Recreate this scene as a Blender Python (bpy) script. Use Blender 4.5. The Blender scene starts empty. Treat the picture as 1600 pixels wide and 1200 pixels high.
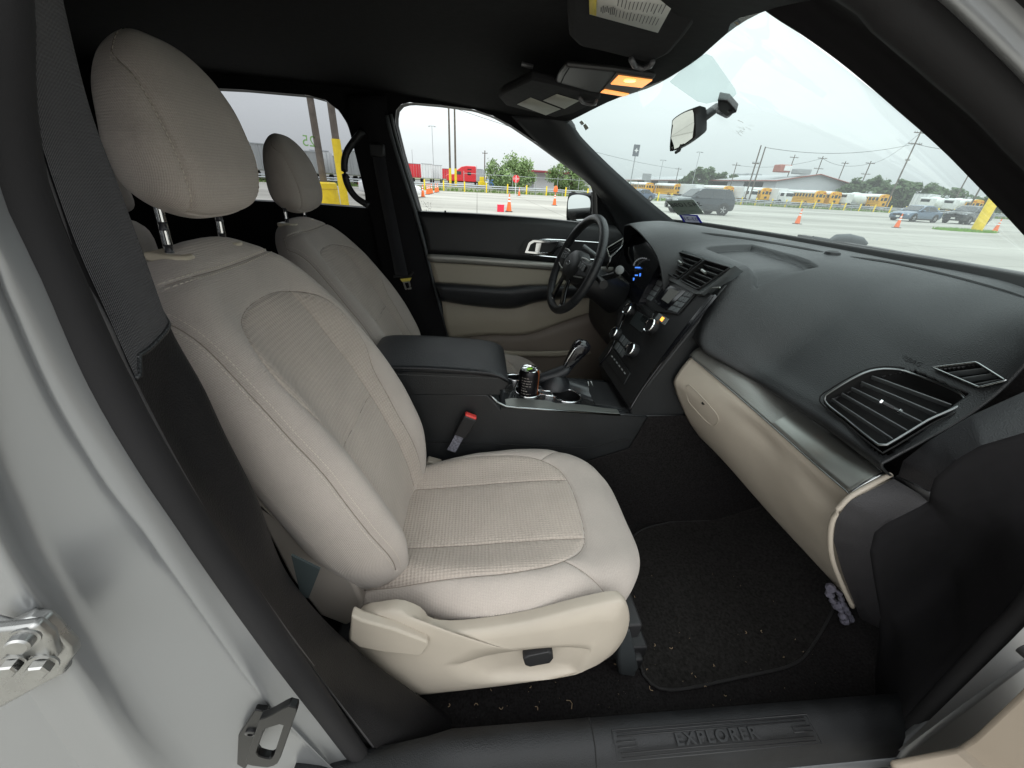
import bpy, bmesh, math, random
import numpy as np
from mathutils import Vector as V, Matrix
from mathutils.geometry import tessellate_polygon
random.seed(7)
rad = math.radians
# ------------------------------------------------------------------ camera
F_PX, IMG_W, IMG_H = 590.0, 1600.0, 1200.0
CAM = V((0.0, -1.2, 1.5))
_p, _r, _w = rad(28.2), rad(3.3), rad(6.2)
_f = V((math.sin(_w)*math.cos(_p), math.cos(_w)*math.cos(_p), -math.sin(_p)))
_r0 = V((math.cos(_w), -math.sin(_w), 0)); _u0 = _r0.cross(_f)
RT = _r0*math.cos(_r) + _u0*math.sin(_r)
UP = -_r0*math.sin(_r) + _u0*math.cos(_r)
scn = bpy.context.scene
cd = bpy.data.cameras.new('camera'); cam = bpy.data.objects.new('camera', cd)
scn.collection.objects.link(cam); scn.camera = cam
cd.sensor_width = 36; cd.lens = F_PX/IMG_W*36; cd.clip_start = 0.02; cd.clip_end = 3000
m = Matrix((RT, UP, -_f)).transposed().to_4x4(); m.translation = CAM
cam.matrix_world = m
# ------------------------------------------------------------------ sky, sun, exposure
SUN_EL, SUN_AZ = rad(42), rad(200)      # azimuth measured from +Y towards +X
w = bpy.data.worlds.new('World'); scn.world = w; w.use_nodes = True
nt = w.node_tree; N = nt.nodes; Lk = nt.links
for n in list(N): N.remove(n)
out = N.new('ShaderNodeOutputWorld'); bg = N.new('ShaderNodeBackground')
sky = N.new('ShaderNodeTexSky'); sky.sky_type = 'NISHITA'; sky.sun_disc = False
sky.sun_elevation = SUN_EL; sky.sun_rotation = SUN_AZ; sky.dust_density = 4; sky.air_density = 1.0
hsv = N.new('ShaderNodeHueSaturation'); hsv.inputs['Saturation'].default_value = 0.10
# overcast cloud deck: brighter towards the zenith, soft mottling
tc = N.new('ShaderNodeTexCoord'); sep = N.new('ShaderNodeSeparateXYZ')
Lk.new(tc.outputs['Generated'], sep.inputs[0])
ramp = N.new('ShaderNodeMapRange'); ramp.inputs[1].default_value = 0.0; ramp.inputs[2].default_value = 0.9
ramp.inputs[3].default_value = 8.2; ramp.inputs[4].default_value = 24.0
Lk.new(sep.outputs['Z'], ramp.inputs[0])
noi = N.new('ShaderNodeTexNoise'); noi.inputs['Scale'].default_value = 1.7; noi.inputs['Detail'].default_value = 5
mp = N.new('ShaderNodeMapping'); mp.inputs['Scale'].default_value = (1, 1, 3.5)
Lk.new(tc.outputs['Generated'], mp.inputs[0]); Lk.new(mp.outputs[0], noi.inputs['Vector'])
nr = N.new('ShaderNodeMapRange'); nr.inputs[1].default_value = 0.3; nr.inputs[2].default_value = 0.7
nr.inputs[3].default_value = 0.90; nr.inputs[4].default_value = 1.09
Lk.new(noi.outputs[0], nr.inputs[0])
mul = N.new('ShaderNodeMath'); mul.operation = 'MULTIPLY'
Lk.new(ramp.outputs[0], mul.inputs[0]); Lk.new(nr.outputs[0], mul.inputs[1])
cl = N.new('ShaderNodeVectorMath'); cl.operation = 'SCALE'; cl.inputs[0].default_value = (0.96, 1.0, 1.015)
Lk.new(mul.outputs[0], cl.inputs['Scale'])
mx = N.new('ShaderNodeMixRGB'); mx.inputs[0].default_value = 0.85
Lk.new(sky.outputs[0], hsv.inputs['Color']); Lk.new(hsv.outputs[0], mx.inputs[1]); Lk.new(cl.outputs[0], mx.inputs[2])
Lk.new(mx.outputs[0], bg.inputs[0]); bg.inputs[1].default_value = 0.10
Lk.new(bg.outputs[0], out.inputs[0])
sl = bpy.data.lights.new('sun', 'SUN'); sl.energy = 0.5; sl.angle = rad(60); sl.color = (1, 0.97, 0.93)
so = bpy.data.objects.new('sun', sl); scn.collection.objects.link(so)
sd = V((math.sin(SUN_AZ)*math.cos(SUN_EL), math.cos(SUN_AZ)*math.cos(SUN_EL), math.sin(SUN_EL)))
so.rotation_euler = sd.to_track_quat('Z', 'Y').to_euler()
scn.view_settings.view_transform = 'Standard'; scn.view_settings.look = 'None'
scn.view_settings.exposure = 0.30; scn.view_settings.gamma = 1
scn.cycles.max_bounces = 10; scn.cycles.diffuse_bounces = 6; scn.cycles.transparent_max_bounces = 12
scn.cycles.use_denoising = True
# ------------------------------------------------------------------ measuring: a photo point on a plane of the car
def ray(x, y): return RT*((x-800)/F_PX) - UP*((y-600)/F_PX) + _f
def at(x, y, Y=None, X=None, Z=None):
    d = ray(x, y)
    k, v = (1, Y) if Y is not None else (0, X) if X is not None else (2, Z)
    return CAM + d*((v-CAM[k])/d[k])
def far(x, dist):                       # ground point at a compass bearing and distance
    d = ray(x, 283+.0577*(x-818)); d = V((d.x, d.y, 0)).normalized()
    return V((CAM.x+d.x*dist, CAM.y+d.y*dist, 0))
# ------------------------------------------------------------------ materials
MATS = {}
def mat(name, col, rough=.5, metal=0., bump=None, var=0., varscale=6., coat=0., spec=.5, emis=None, alpha=None, uv=False, sheen=0., coat_rough=.1):
    if name in MATS: return MATS[name]
    mt = bpy.data.materials.new(name); mt.use_nodes = True
    t = mt.node_tree; b = t.nodes['Principled BSDF']
    b.inputs['Base Color'].default_value = (*col, 1); b.inputs['Roughness'].default_value = rough
    b.inputs['Metallic'].default_value = metal; b.inputs['Coat Weight'].default_value = coat; b.inputs['Coat Roughness'].default_value = coat_rough
    b.inputs['Specular IOR Level'].default_value = spec; b.inputs['Sheen Weight'].default_value = sheen
    if emis: b.inputs['Emission Color'].default_value = (*emis[0], 1); b.inputs['Emission Strength'].default_value = emis[1]
    c = t.nodes.new('ShaderNodeTexCoord')
    if var:
        nz = t.nodes.new('ShaderNodeTexNoise'); nz.inputs['Scale'].default_value = varscale; nz.inputs['Detail'].default_value = 6
        t.links.new(c.outputs['Object'], nz.inputs['Vector'])
        r = t.nodes.new('ShaderNodeMapRange'); r.inputs[1].default_value = .3; r.inputs[2].default_value = .7
        r.inputs[3].default_value = 1-var; r.inputs[4].default_value = 1+var
        t.links.new(nz.outputs[0], r.inputs[0])
        s = t.nodes.new('ShaderNodeVectorMath'); s.operation = 'SCALE'; s.inputs[0].default_value = col
        t.links.new(r.outputs[0], s.inputs['Scale']); t.links.new(s.outputs[0], b.inputs['Base Color'])
        r2 = t.nodes.new('ShaderNodeMapRange'); r2.inputs[1].default_value = .3; r2.inputs[2].default_value = .7
        r2.inputs[3].default_value = max(0, rough-.06); r2.inputs[4].default_value = min(1, rough+.06)
        t.links.new(nz.outputs[0], r2.inputs[0]); t.links.new(r2.outputs[0], b.inputs['Roughness'])
    if bump:
        kind, sc, st = bump
        bp = t.nodes.new('ShaderNodeBump'); bp.inputs['Strength'].default_value = st; bp.inputs['Distance'].default_value = 0.4/sc
        if kind == 'noise':
            g = t.nodes.new('ShaderNodeTexNoise'); g.inputs['Scale'].default_value = sc; g.inputs['Detail'].default_value = 3
        else:
            g = t.nodes.new('ShaderNodeTexVoronoi'); g.inputs['Scale'].default_value = sc
        t.links.new(c.outputs['Object'], g.inputs['Vector']); t.links.new(g.outputs[0], bp.inputs['Height'])
        t.links.new(bp.outputs[0], b.inputs['Normal'])
    MATS[name] = mt
    return mt
def fabric(name, col, pitch, depth, tint, diag=True):
    mt = bpy.data.materials.new(name); mt.use_nodes = True
    t = mt.node_tree; b = t.nodes['Principled BSDF']; b.inputs['Roughness'].default_value = .92
    b.inputs['Sheen Weight'].default_value = .15; b.inputs['Specular IOR Level'].default_value = .2
    uv = t.nodes.new('ShaderNodeUVMap'); sx = t.nodes.new('ShaderNodeSeparateXYZ'); t.links.new(uv.outputs[0], sx.inputs[0])
    def mth(op, a, b_=None):
        n = t.nodes.new('ShaderNodeMath'); n.operation = op
        for i, q in enumerate((a, b_)):
            if q is None: continue
            if isinstance(q, (int, float)): n.inputs[i].default_value = q
            else: t.links.new(q, n.inputs[i])
        return n.outputs[0]
    k = math.pi*2/pitch
    x, y = sx.outputs[0], sx.outputs[1]
    if diag:
        a = mth('ADD', mth('MULTIPLY', x, 1.25), y); c2 = mth('SUBTRACT', mth('MULTIPLY', x, 1.25), y)
    else: a, c2 = x, y
    h = mth('MULTIPLY', mth('SINE', mth('MULTIPLY', a, k)), mth('SINE', mth('MULTIPLY', c2, k)))
    nz = t.nodes.new('ShaderNodeTexNoise'); nz.inputs['Scale'].default_value = 8; nz.inputs['Detail'].default_value = 6
    co = t.nodes.new('ShaderNodeTexCoord'); t.links.new(co.outputs['Object'], nz.inputs['Vector'])
    nf = t.nodes.new('ShaderNodeTexNoise'); nf.inputs['Scale'].default_value = 700; nf.inputs['Detail'].default_value = 2
    t.links.new(co.outputs['Object'], nf.inputs['Vector'])
    f = mth('ADD', mth('ADD', mth('MULTIPLY', h, tint), mth('MULTIPLY', mth('SUBTRACT', nz.outputs[0], .5), .30)),
            mth('ADD', mth('MULTIPLY', mth('SUBTRACT', nf.outputs[0], .5), .45), 1.0))
    s = t.nodes.new('ShaderNodeVectorMath'); s.operation = 'SCALE'; s.inputs[0].default_value = col
    t.links.new(f, s.inputs['Scale']); t.links.new(s.outputs[0], b.inputs['Base Color'])
    bp = t.nodes.new('ShaderNodeBump'); bp.inputs['Strength'].default_value = depth; bp.inputs['Distance'].default_value = pitch*.35
    t.links.new(h, bp.inputs['Height']); t.links.new(bp.outputs[0], b.inputs['Normal'])
    MATS[name] = mt
    return mt
def glass(name, tint, refl=.06, rough=0., veil=0.):
    mt = bpy.data.materials.new(name); mt.use_nodes = True
    t = mt.node_tree
    for n in list(t.nodes): t.nodes.remove(n)
    o = t.nodes.new('ShaderNodeOutputMaterial'); tr = t.nodes.new('ShaderNodeBsdfTransparent'); tr.inputs[0].default_value = (*tint, 1)
    gl = t.nodes.new('ShaderNodeBsdfGlossy'); gl.inputs['Roughness'].default_value = rough
    fr = t.nodes.new('ShaderNodeFresnel'); fr.inputs[0].default_value = 1.45
    mx = t.nodes.new('ShaderNodeMixShader'); sc = t.nodes.new('ShaderNodeMath'); sc.operation = 'MULTIPLY'; sc.inputs[1].default_value = refl/.04*.5
    sc.use_clamp = True
    t.links.new(fr.outputs[0], sc.inputs[0]); t.links.new(sc.outputs[0], mx.inputs[0])
    t.links.new(tr.outputs[0], mx.inputs[1]); t.links.new(gl.outputs[0], mx.inputs[2])
    last = mx
    if veil:      # pale haze mixed into the glass to veil the view
        df = t.nodes.new('ShaderNodeBsdfTranslucent'); df.inputs[0].default_value = (.9, .97, .95, 1)
        m2 = t.nodes.new('ShaderNodeMixShader'); m2.inputs[0].default_value = veil
        t.links.new(mx.outputs[0], m2.inputs[1]); t.links.new(df.outputs[0], m2.inputs[2]); last = m2
    t.links.new(last.outputs[0], o.inputs[0])
    MATS[name] = mt
    return mt
BEIGE = (.39, .345, .285)
fab = fabric('seat_cloth', (.455, .403, .362), .0075, .30, .06)
fabi = fabric('seat_insert_cloth', (.455, .393, .343), .0180, .28, .07)
stitch = mat('stitch_thread', (.60, .54, .46), .8)
bplas = mat('beige_plastic', BEIGE, .52, bump=('voronoi', 700, .25), var=.06, varscale=9)
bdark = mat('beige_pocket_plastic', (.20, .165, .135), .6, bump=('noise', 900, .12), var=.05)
blk = mat('black_grained_plastic', (.0125, .0135, .0145), .42, bump=('voronoi', 480, .65), var=.22, varscale=7, spec=.5)
sillm = mat('sill_plastic', (.009, .0095, .0105), .55, bump=('voronoi', 420, .6), var=.35, varscale=14, spec=.35)
blk2 = mat('black_smooth_plastic', (.012, .012, .013), .5, bump=('noise', 1200, .1), var=.12)
gloss = mat('piano_black', (.006, .006, .008), .12, coat=.4)
leath = mat('black_leather', (.014, .015, .017), .40, bump=('voronoi', 300, .5), var=.1)
lgrain = mat('coarse_grain_vinyl', (.021, .020, .022), .50, spec=.35, bump=('voronoi', 420, .6), var=.1)
head = mat('headliner_cloth', (.008, .008, .0085), .95, bump=('noise', 1500, .5), var=.2, varscale=60, spec=.15)
ptrim = mat('pillar_cloth', (.0085, .008, .009), .9, bump=('noise', 1500, .5), var=.15, varscale=60, spec=.2)
carpet = mat('carpet_pile', (.013, .012, .012), 1., bump=('noise', 500, 1.), var=.45, varscale=180, spec=.05)
matc = mat('floor_mat_pile', (.0155, .0145, .0138), 1., bump=('noise', 420, 1.), var=.4, varscale=120, spec=.05)
pgrain = mat('pillar_grain_vinyl', (.0075, .007, .0075), .55, bump=('voronoi', 420, .7), var=.1, spec=.22)
rubber = mat('seal_rubber', (.0140, .0135, .0145), .72, spec=.25, bump=('noise', 900, .3), var=.12)
silver = mat('silver_paint', (.265, .272, .278), .38, metal=.60, coat=.2, coat_rough=.3, bump=('noise', 1500, .06))
chrome = mat('chrome', (.82, .83, .84), .10, metal=1.)
satin = mat('satin_silver', (.31, .315, .295), .38, metal=.85)
steel = mat('zinc_steel', (.36, .36, .35), .30, metal=1., var=.1, varscale=60)
bsteel = mat('black_painted_steel', (.012, .012, .013), .3, coat=.3)
dkch = mat('dark_chrome', (.30, .31, .31), .2, metal=1.)
white = mat('label_paper', (.66, .66, .62), .6)
yel = mat('label_yellow', (.78, .62, .08), .6)
ink = mat('print_ink', (.10, .10, .10), .6)
void = mat('dark_cavity', (.003, .003, .003), .9)
web = fabric('belt_webbing', (.021, .021, .024), .0052, .5, .25)
redp = mat('red_release_button', (.75, .06, .05), .45)
# ------------------------------------------------------------------ geometry helpers
def cut(o, poly, tol=.05, shrink=1.0):
    c = sum(poly, V())/len(poly); P = [c+(p-c)*shrink for p in poly]; n = V()
    for i in range(len(P)): n += (P[i]-c).cross(P[(i+1) % len(P)]-c)
    n.normalize(); ux = n.orthogonal().normalized(); uy = n.cross(ux)
    Q = [((p-c).dot(ux), (p-c).dot(uy)) for p in P]
    def inside(x, y):
        r = False; j = len(Q)-1
        for i in range(len(Q)):
            if (Q[i][1] > y) != (Q[j][1] > y) and x < (Q[j][0]-Q[i][0])*(y-Q[i][1])/(Q[j][1]-Q[i][1])+Q[i][0]: r = not r
            j = i
        return r
    bm = bmesh.new(); bm.from_mesh(o.data); kill = []
    for f in bm.faces:
        d = f.calc_center_median()-c
        if abs(d.dot(n)) < tol and inside(d.dot(ux), d.dot(uy)): kill.append(f)
    bmesh.ops.delete(bm, geom=kill, context='FACES'); bm.to_mesh(o.data); bm.free()
def crom(pts, n, closed=False):
    pts = [V(p) for p in pts]
    if len(pts) == 2 and not closed: return [pts[0].lerp(pts[1], i/(n-1)) for i in range(n)]
    P = ([pts[-1]]+pts+[pts[0], pts[1]]) if closed else ([pts[0]*2-pts[1]]+pts+[pts[-1]*2-pts[-2]])
    segs = []
    for i in range(len(P)-3):
        L = (P[i+2]-P[i+1]).length
        segs.append(max(L, 1e-9))
    tot = sum(segs); res = []
    cnt = n if closed else n-1
    for j in range(n):
        d = tot*j/cnt; i = 0
        while i < len(segs)-1 and d > segs[i]: d -= segs[i]; i += 1
        t = min(1, d/segs[i]); a, b, c, e = P[i:i+4]
        res.append(.5*((2*b)+(c-a)*t+(2*a-5*b+4*c-e)*t*t+(3*b-a-3*c+e)*t**3))
    return res
def lin(pts, n, closed=False):
    pts = [V(p) for p in pts]
    if closed: pts = pts+[pts[0]]
    L = [(pts[i+1]-pts[i]).length for i in range(len(pts)-1)]; tot = sum(L); res = []
    cnt = n if closed else n-1
    for j in range(n):
        d = tot*j/cnt; i = 0
        while i < len(L)-1 and d > L[i]: d -= L[i]; i += 1
        res.append(pts[i].lerp(pts[i+1], min(1, d/max(L[i], 1e-9))))
    return res
class G:
    def __init__(s): s.v = []; s.f = []; s.m = []
    def add(s, vs, fs, mi=0):
        o = len(s.v); s.v += [tuple(p) for p in vs]; s.f += [tuple(i+o for i in f) for f in fs]; s.m += [mi]*len(fs); return s
    def grid(s, rows, closed=False, loop=False, mi=0):
        n = len(rows[0]); k = len(rows); vs = [p for r in rows for p in r]; fs = []
        for i in range(k if loop else k-1):
            for j in range(n if closed else n-1):
                a, b = i*n+j, i*n+(j+1) % n; c, d = ((i+1) % k)*n+(j+1) % n, ((i+1) % k)*n+j
                fs.append((a, b, c, d))
        return s.add(vs, fs, mi)
    def box(s, c, sz, R=None, mi=0):
        c = V(c); vs = []
        for dx in (-.5, .5):
            for dy in (-.5, .5):
                for dz in (-.5, .5):
                    p = V((dx*sz[0], dy*sz[1], dz*sz[2])); vs.append(c+(R @ p if R else p))
        return s.add(vs, [(0, 1, 3, 2), (4, 6, 7, 5), (0, 4, 5, 1), (2, 3, 7, 6), (0, 2, 6, 4), (1, 5, 7, 3)], mi)
    def tube(s, pts, r, n=10, mi=0, closed=False, up=V((0, 0, 1)), squash=1.):
        pts = [V(p) for p in pts]; rows = []; k = len(pts)
        for i, p in enumerate(pts):
            t = (pts[(i+1) % k]-pts[i-1]) if closed else (pts[min(i+1, k-1)]-pts[max(i-1, 0)])
            t.normalize(); a = t.cross(up)
            if a.length < 1e-3: a = t.cross(V((1, 0, 0)))
            a.normalize(); b = a.cross(t); rr = r[i] if isinstance(r, (list, tuple)) else r
            rows.append([p+a*math.cos(q*2*math.pi/n)*rr+b*math.sin(q*2*math.pi/n)*rr*squash for q in range(n)])
        if not closed:
            rows = [[pts[0]]*n]+rows+[[pts[-1]]*n]
        return s.grid(rows, closed=True, loop=closed, mi=mi)
    def lathe(s, c, axis, prof, n=24, mi=0):
        c = V(c); ax = V(axis).normalized(); a = ax.orthogonal().normalized(); b = ax.cross(a)
        return s.grid([[c+ax*h+(a*math.cos(q*2*math.pi/n)+b*math.sin(q*2*math.pi/n))*r for q in range(n)] for r, h in prof], closed=True, mi=mi)
    def prism(s, poly, d, mi=0, bev=0.):
        poly = [V(p) for p in poly]; d = V(d); n = len(poly)
        tri = tessellate_polygon([poly])
        a, b = poly, [p+d for p in poly]
        s.add(a+b, [t for t in tri]+[tuple(n+i for i in t[::-1]) for t in tri]+[(i, (i+1) % n, n+(i+1) % n, n+i) for i in range(n)], mi)
        return s
    def build(s, name, mats, parent=None, smooth=40, bevel=0, bseg=2, solid=0, soff=-1, sub=0, weld=True):
        me = bpy.data.meshes.new(name); me.from_pydata(s.v, [], s.f)
        if not isinstance(mats, (list, tuple)): mats = [mats]
        for q in mats: me.materials.append(q)
        if len(mats) > 1: me.polygons.foreach_set('material_index', s.m)
        bm = bmesh.new(); bm.from_mesh(me)
        if weld: bmesh.ops.remove_doubles(bm, verts=bm.verts, dist=1e-5)
        bmesh.ops.dissolve_degenerate(bm, edges=bm.edges, dist=1e-6)
        bmesh.ops.recalc_face_normals(bm, faces=bm.faces); bm.to_mesh(me); bm.free()
        me.polygons.foreach_set('use_smooth', [True]*len(me.polygons))
        if smooth < 180: me.set_sharp_from_angle(angle=rad(smooth))
        o = bpy.data.objects.new(name, me); scn.collection.objects.link(o)
        if solid:
            q = o.modifiers.new('thickness', 'SOLIDIFY'); q.thickness = solid; q.offset = soff
        if bevel:
            q = o.modifiers.new('bevel', 'BEVEL'); q.width = bevel; q.segments = bseg; q.limit_method = 'ANGLE'; q.angle_limit = rad(35)
        if sub:
            q = o.modifiers.new('subdivision', 'SUBSURF'); q.levels = sub; q.render_levels = sub
        if parent is not None: o.parent = parent
        return o
def sheet(rows, n, m=None, curve=True):
    """loft of polylines, resampled along (n) and across (m)"""
    R = [crom(r, n) if curve else lin(r, n) for r in rows]
    if m is None: return R
    cols = [crom([r[j] for r in R], m) for j in range(n)]
    return [[cols[j][i] for j in range(n)] for i in range(m)]
def pxs(lst, Y=None):
    return [at(p[0], p[1], Y=(p[2] if len(p) > 2 else Y)) for p in lst]
def thing(name, label, cat, loc=(0, 0, 0), rz=0, group=None, kind=None):
    o = bpy.data.objects.new(name, None); scn.collection.objects.link(o); o.location = loc; o.rotation_euler = (0, 0, rz)
    return tag(o, label, cat, group, kind)
def tag(o, label=None, cat=None, group=None, kind=None):
    if label: o['label'] = label
    if cat: o['category'] = cat
    if group: o['group'] = group
    if kind: o['kind'] = kind
    return o
def copy_tree(o, parent=None):
    c = o.copy(); scn.collection.objects.link(c); c.parent = parent
    for ch in [q for q in bpy.data.objects if q.parent == o]: copy_tree(ch, c)
    return c
def text_mesh(txt, size, M4, name, material, parent=None, depth=.0004, mirror=False, align='CENTER', bold=0., space=1., sx=1.):
    cu = bpy.data.curves.new(name, 'FONT'); cu.body = txt; cu.size = size; cu.align_x = align; cu.align_y = 'CENTER'; cu.extrude = depth; cu.offset = bold; cu.space_character = space
    to = bpy.data.objects.new('tmp', cu); scn.collection.objects.link(to)
    dg = bpy.context.evaluated_depsgraph_get(); me = bpy.data.meshes.new_from_object(to.evaluated_get(dg))
    bpy.data.objects.remove(to)
    me.transform(M4 @ Matrix.Diagonal((sx, 1, 1, 1)) @ (Matrix.Scale(-1, 4, (1, 0, 0)) if mirror else Matrix.Identity(4)))
    me.materials.clear(); me.materials.append(material); me.name = name
    o = bpy.data.objects.new(name, me); scn.collection.objects.link(o); o.parent = parent
    return o
def frame4(o, x, y):
    x = V(x).normalized(); z = x.cross(V(y)).normalized(); y = z.cross(x)
    q = Matrix((x, y, z)).transposed().to_4x4(); q.translation = V(o); return q
# ================================================================== SETTING
gm = bpy.data.materials.new('lot_concrete'); gm.use_nodes = True
t = gm.node_tree; b = t.nodes['Principled BSDF']; b.inputs['Roughness'].default_value = .9
c = t.nodes.new('ShaderNodeTexCoord'); n1 = t.nodes.new('ShaderNodeTexNoise'); n1.inputs['Scale'].default_value = .12; n1.inputs['Detail'].default_value = 8
mpg = t.nodes.new('ShaderNodeMapping'); mpg.inputs['Scale'].default_value = (.35, 1.6, 1); mpg.inputs['Rotation'].default_value = (0, 0, .25)
t.links.new(c.outputs['Object'], mpg.inputs[0]); t.links.new(mpg.outputs[0], n1.inputs['Vector'])
n2 = t.nodes.new('ShaderNodeTexNoise'); n2.inputs['Scale'].default_value = 9; n2.inputs['Detail'].default_value = 6
t.links.new(c.outputs['Object'], n2.inputs['Vector'])
cr = t.nodes.new('ShaderNodeValToRGB'); cr.color_ramp.elements[0].position = .33; cr.color_ramp.elements[0].color = (.33, .315, .28, 1)
cr.color_ramp.elements[1].position = .62; cr.color_ramp.elements[1].color = (.52, .50, .45, 1)
t.links.new(n1.outputs[0], cr.inputs[0])
mm = t.nodes.new('ShaderNodeMixRGB'); mm.blend_type = 'MULTIPLY'; mm.inputs[0].default_value = .25
t.links.new(cr.outputs[0], mm.inputs[1]); t.links.new(n2.outputs[0], mm.inputs[2]); bk_ = t.nodes.new('ShaderNodeTexBrick'); bk_.offset = 0; bk_.inputs['Scale'].default_value = 1; bk_.inputs['Mortar Size'].default_value = .035; bk_.inputs['Mortar Smooth'].default_value = .3
bk_.inputs['Brick Width'].default_value = 4.6; bk_.inputs['Row Height'].default_value = 4.6; bk_.inputs['Color1'].default_value = (1, 1, 1, 1); bk_.inputs['Color2'].default_value = (.93, .93, .92, 1); bk_.inputs['Mortar'].default_value = (.45, .44, .42, 1)
t.links.new(c.outputs['Object'], bk_.inputs['Vector'])
m3 = t.nodes.new('ShaderNodeMixRGB'); m3.blend_type = 'MULTIPLY'; m3.inputs[0].default_value = .8; t.links.new(mm.outputs[0], m3.inputs[1]); t.links.new(bk_.outputs['Color'], m3.inputs[2])
vs_ = t.nodes.new('ShaderNodeTexNoise'); vs_.inputs['Scale'].default_value = .55; vs_.inputs['Detail'].default_value = 7; vs_.inputs['Roughness'].default_value = .7; t.links.new(c.outputs['Object'], vs_.inputs['Vector'])
sr = t.nodes.new('ShaderNodeMapRange'); sr.inputs[1].default_value = .60; sr.inputs[2].default_value = .72; sr.inputs[3].default_value = 1; sr.inputs[4].default_value = .62; t.links.new(vs_.outputs[0], sr.inputs[0])
m4 = t.nodes.new('ShaderNodeVectorMath'); m4.operation = 'SCALE'; t.links.new(m3.outputs[0], m4.inputs[0]); t.links.new(sr.outputs[0], m4.inputs['Scale']); t.links.new(m4.outputs[0], b.inputs['Base Color'])
def struct(o): o['kind'] = 'structure'; return o
g = G(); g.add([(-1500, -600, 0), (1500, -600, 0), (1500, 2200, 0), (-1500, 2200, 0)], [(0, 1, 2, 3)])
struct(g.build('ground', mat('dry_grassland', (.16, .17, .09), 1., var=.3, varscale=.05)))
g = G(); rows = []
g.add([(-90, -60, .004), (170, -60, .004), (170, 64, .004), (70, 64, .004), (30, 61, .004), (12, 57, .004), (-4, 51, .004), (-90, 40, .004)], [tuple(range(8))])
struct(g.build('parking_lot', gm))
g = G(); g.add([(-200, 84, .004), (260, 84, .004), (260, 210, .004), (-200, 210, .004)], [(0, 1, 2, 3)])
struct(g.build('bus_yard', mat('yard_asphalt', (.20, .20, .19), .95, var=.2, varscale=.3)))
g = G(); rnd = random.Random(3)
for i in range(1500):
    x = rnd.uniform(-25, 110); base = 64 if x > 30 else 57+(x-12)*.25
    y = base+rnd.uniform(.2, 5); h = rnd.uniform(.1, .4); a = rnd.uniform(0, 3.14); dx, dy = math.cos(a)*.15, math.sin(a)*.15
    g.add([(x-dx, y-dy, 0), (x+dx, y+dy, 0), (x+rnd.uniform(-.1, .1), y, h)], [(0, 1, 2)])
o = g.build('grass', mat('grass_blades', (.13, .22, .05), .9, var=.3, varscale=1), weld=False); tag(o, 'strip of green grass under the guard rail', 'grass', kind='stuff')

# ---- materials out there
m_yel = mat('safety_yellow', (.80, .58, .02), .55, var=.12, varscale=4)
m_or = mat('cone_orange', (.85, .16, .03), .55); m_wh = mat('reflective_white', (.80, .80, .80), .5)
m_bus = mat('bus_yellow', (.78, .40, .02), .45); m_busroof = mat('bus_white_roof', (.78, .78, .76), .5)
m_win = mat('dark_vehicle_glass', (.02, .025, .03), .08, spec=.8)
m_tyre = mat('tyre_rubber', (.02, .02, .02), .85); m_rim = mat('wheel_alloy', (.45, .45, .46), .35, metal=.8)
m_blackt = mat('black_trim', (.02, .02, .02), .5); m_red = mat('truck_red', (.62, .02, .03), .35, coat=.3)
m_wt = mat('truck_white', (.70, .71, .71), .45, var=.05); m_galv = mat('galvanised_steel', (.42, .44, .46), .45, metal=.6)
m_wood = mat('weathered_wood_pole', (.13, .11, .095), .95, var=.3, varscale=3); m_pgrey = mat('grey_paint', (.35, .36, .37), .6)
m_leaf = mat('tree_leaf', (.18, .26, .10), .8, var=.3, varscale=1.2); m_leafd = mat('dark_leaf', (.07, .115, .045), .8, var=.3, varscale=1)
m_bark = mat('bark', (.10, .08, .06), .95)
m_light = mat('tail_light_red', (.5, .01, .01), .3)

# ---- cones
def cone_at(p, label, group=None, src=None, h=.91):
    if src is None:
        r = thing('traffic_cone', label, 'traffic cone', p, 0, group)
        g = G(); g.box((0, 0, .02), (.38, .38, .04)); g.build('base', m_blackt, r, bevel=.008)
        g = G(); z = [.04, .34, .5, .58, .66, .74, .88, .91]; rr = [.15, .105, .078, .066, .055, .043, .025, .02]
        mi = [0, 0, 1, 0, 1, 0, 0]
        for i in range(7): g.grid([[V((math.cos(q*.3927)*rr[i+k], math.sin(q*.3927)*rr[i+k], z[i+k])) for q in range(16)] for k in (0, 1)], closed=True, mi=mi[i])
        g.build('cone_body', [m_or, m_wh], r)
        return r
    c = copy_tree(src); c.location = p; c['label'] = label; 
    if group: c['group'] = group
    elif 'group' in c: del c['group']
    return c
CG = 'orange traffic cones set out across the lot'
k0 = cone_at(at(1245, 350, Z=0), 'orange cone standing alone between the dark SUV and the blue sedan', CG)
cone_at(at(1400, 356, Z=0), 'orange cone in front of the blue grey sedan nose', CG, k0)
cone_at(at(1553, 363, Z=0), 'orange cone just right of the leaning yellow post', CG, k0)
cone_at(at(795, 331, Z=0), 'nearest orange cone beside the small red box in the driver window', CG, k0)
cone_at(at(811, 306, Z=0), 'small far cone by the stop sign in the driver window', CG, k0)
cone_at(at(866, 321, Z=0), 'cone with an orange cap to the left of the door mirror', CG, k0)
for i, q in enumerate([(661, 308), (668, 304), (671, 303.3), (674.5, 302.6), (681, 301), (684, 300)]):
    cone_at(at(q[0], q[1], Z=0), ['nearest cone of the row at the left edge of the driver window', 'second cone of the row behind the white car nose', 'third cone of the row in the driver window', 'fourth cone of the row in the driver window', 'fifth cone of the row in the driver window', 'farthest cone of the row near the yellow bollards'][i], CG, k0)
p = at(866, 321, Z=0)
g = G(); g.lathe((p.x, p.y, .93), (0, 0, 1), [(.02, 0), (.15, 0), (.17, .12), (.15, .3), (.08, .42), (0, .44)], 12)
tag(g.build('cone_topper', m_or), 'rounded orange warning cap sitting on top of a cone', 'cone cap')
p = at(782, 331, Z=0)
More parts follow.
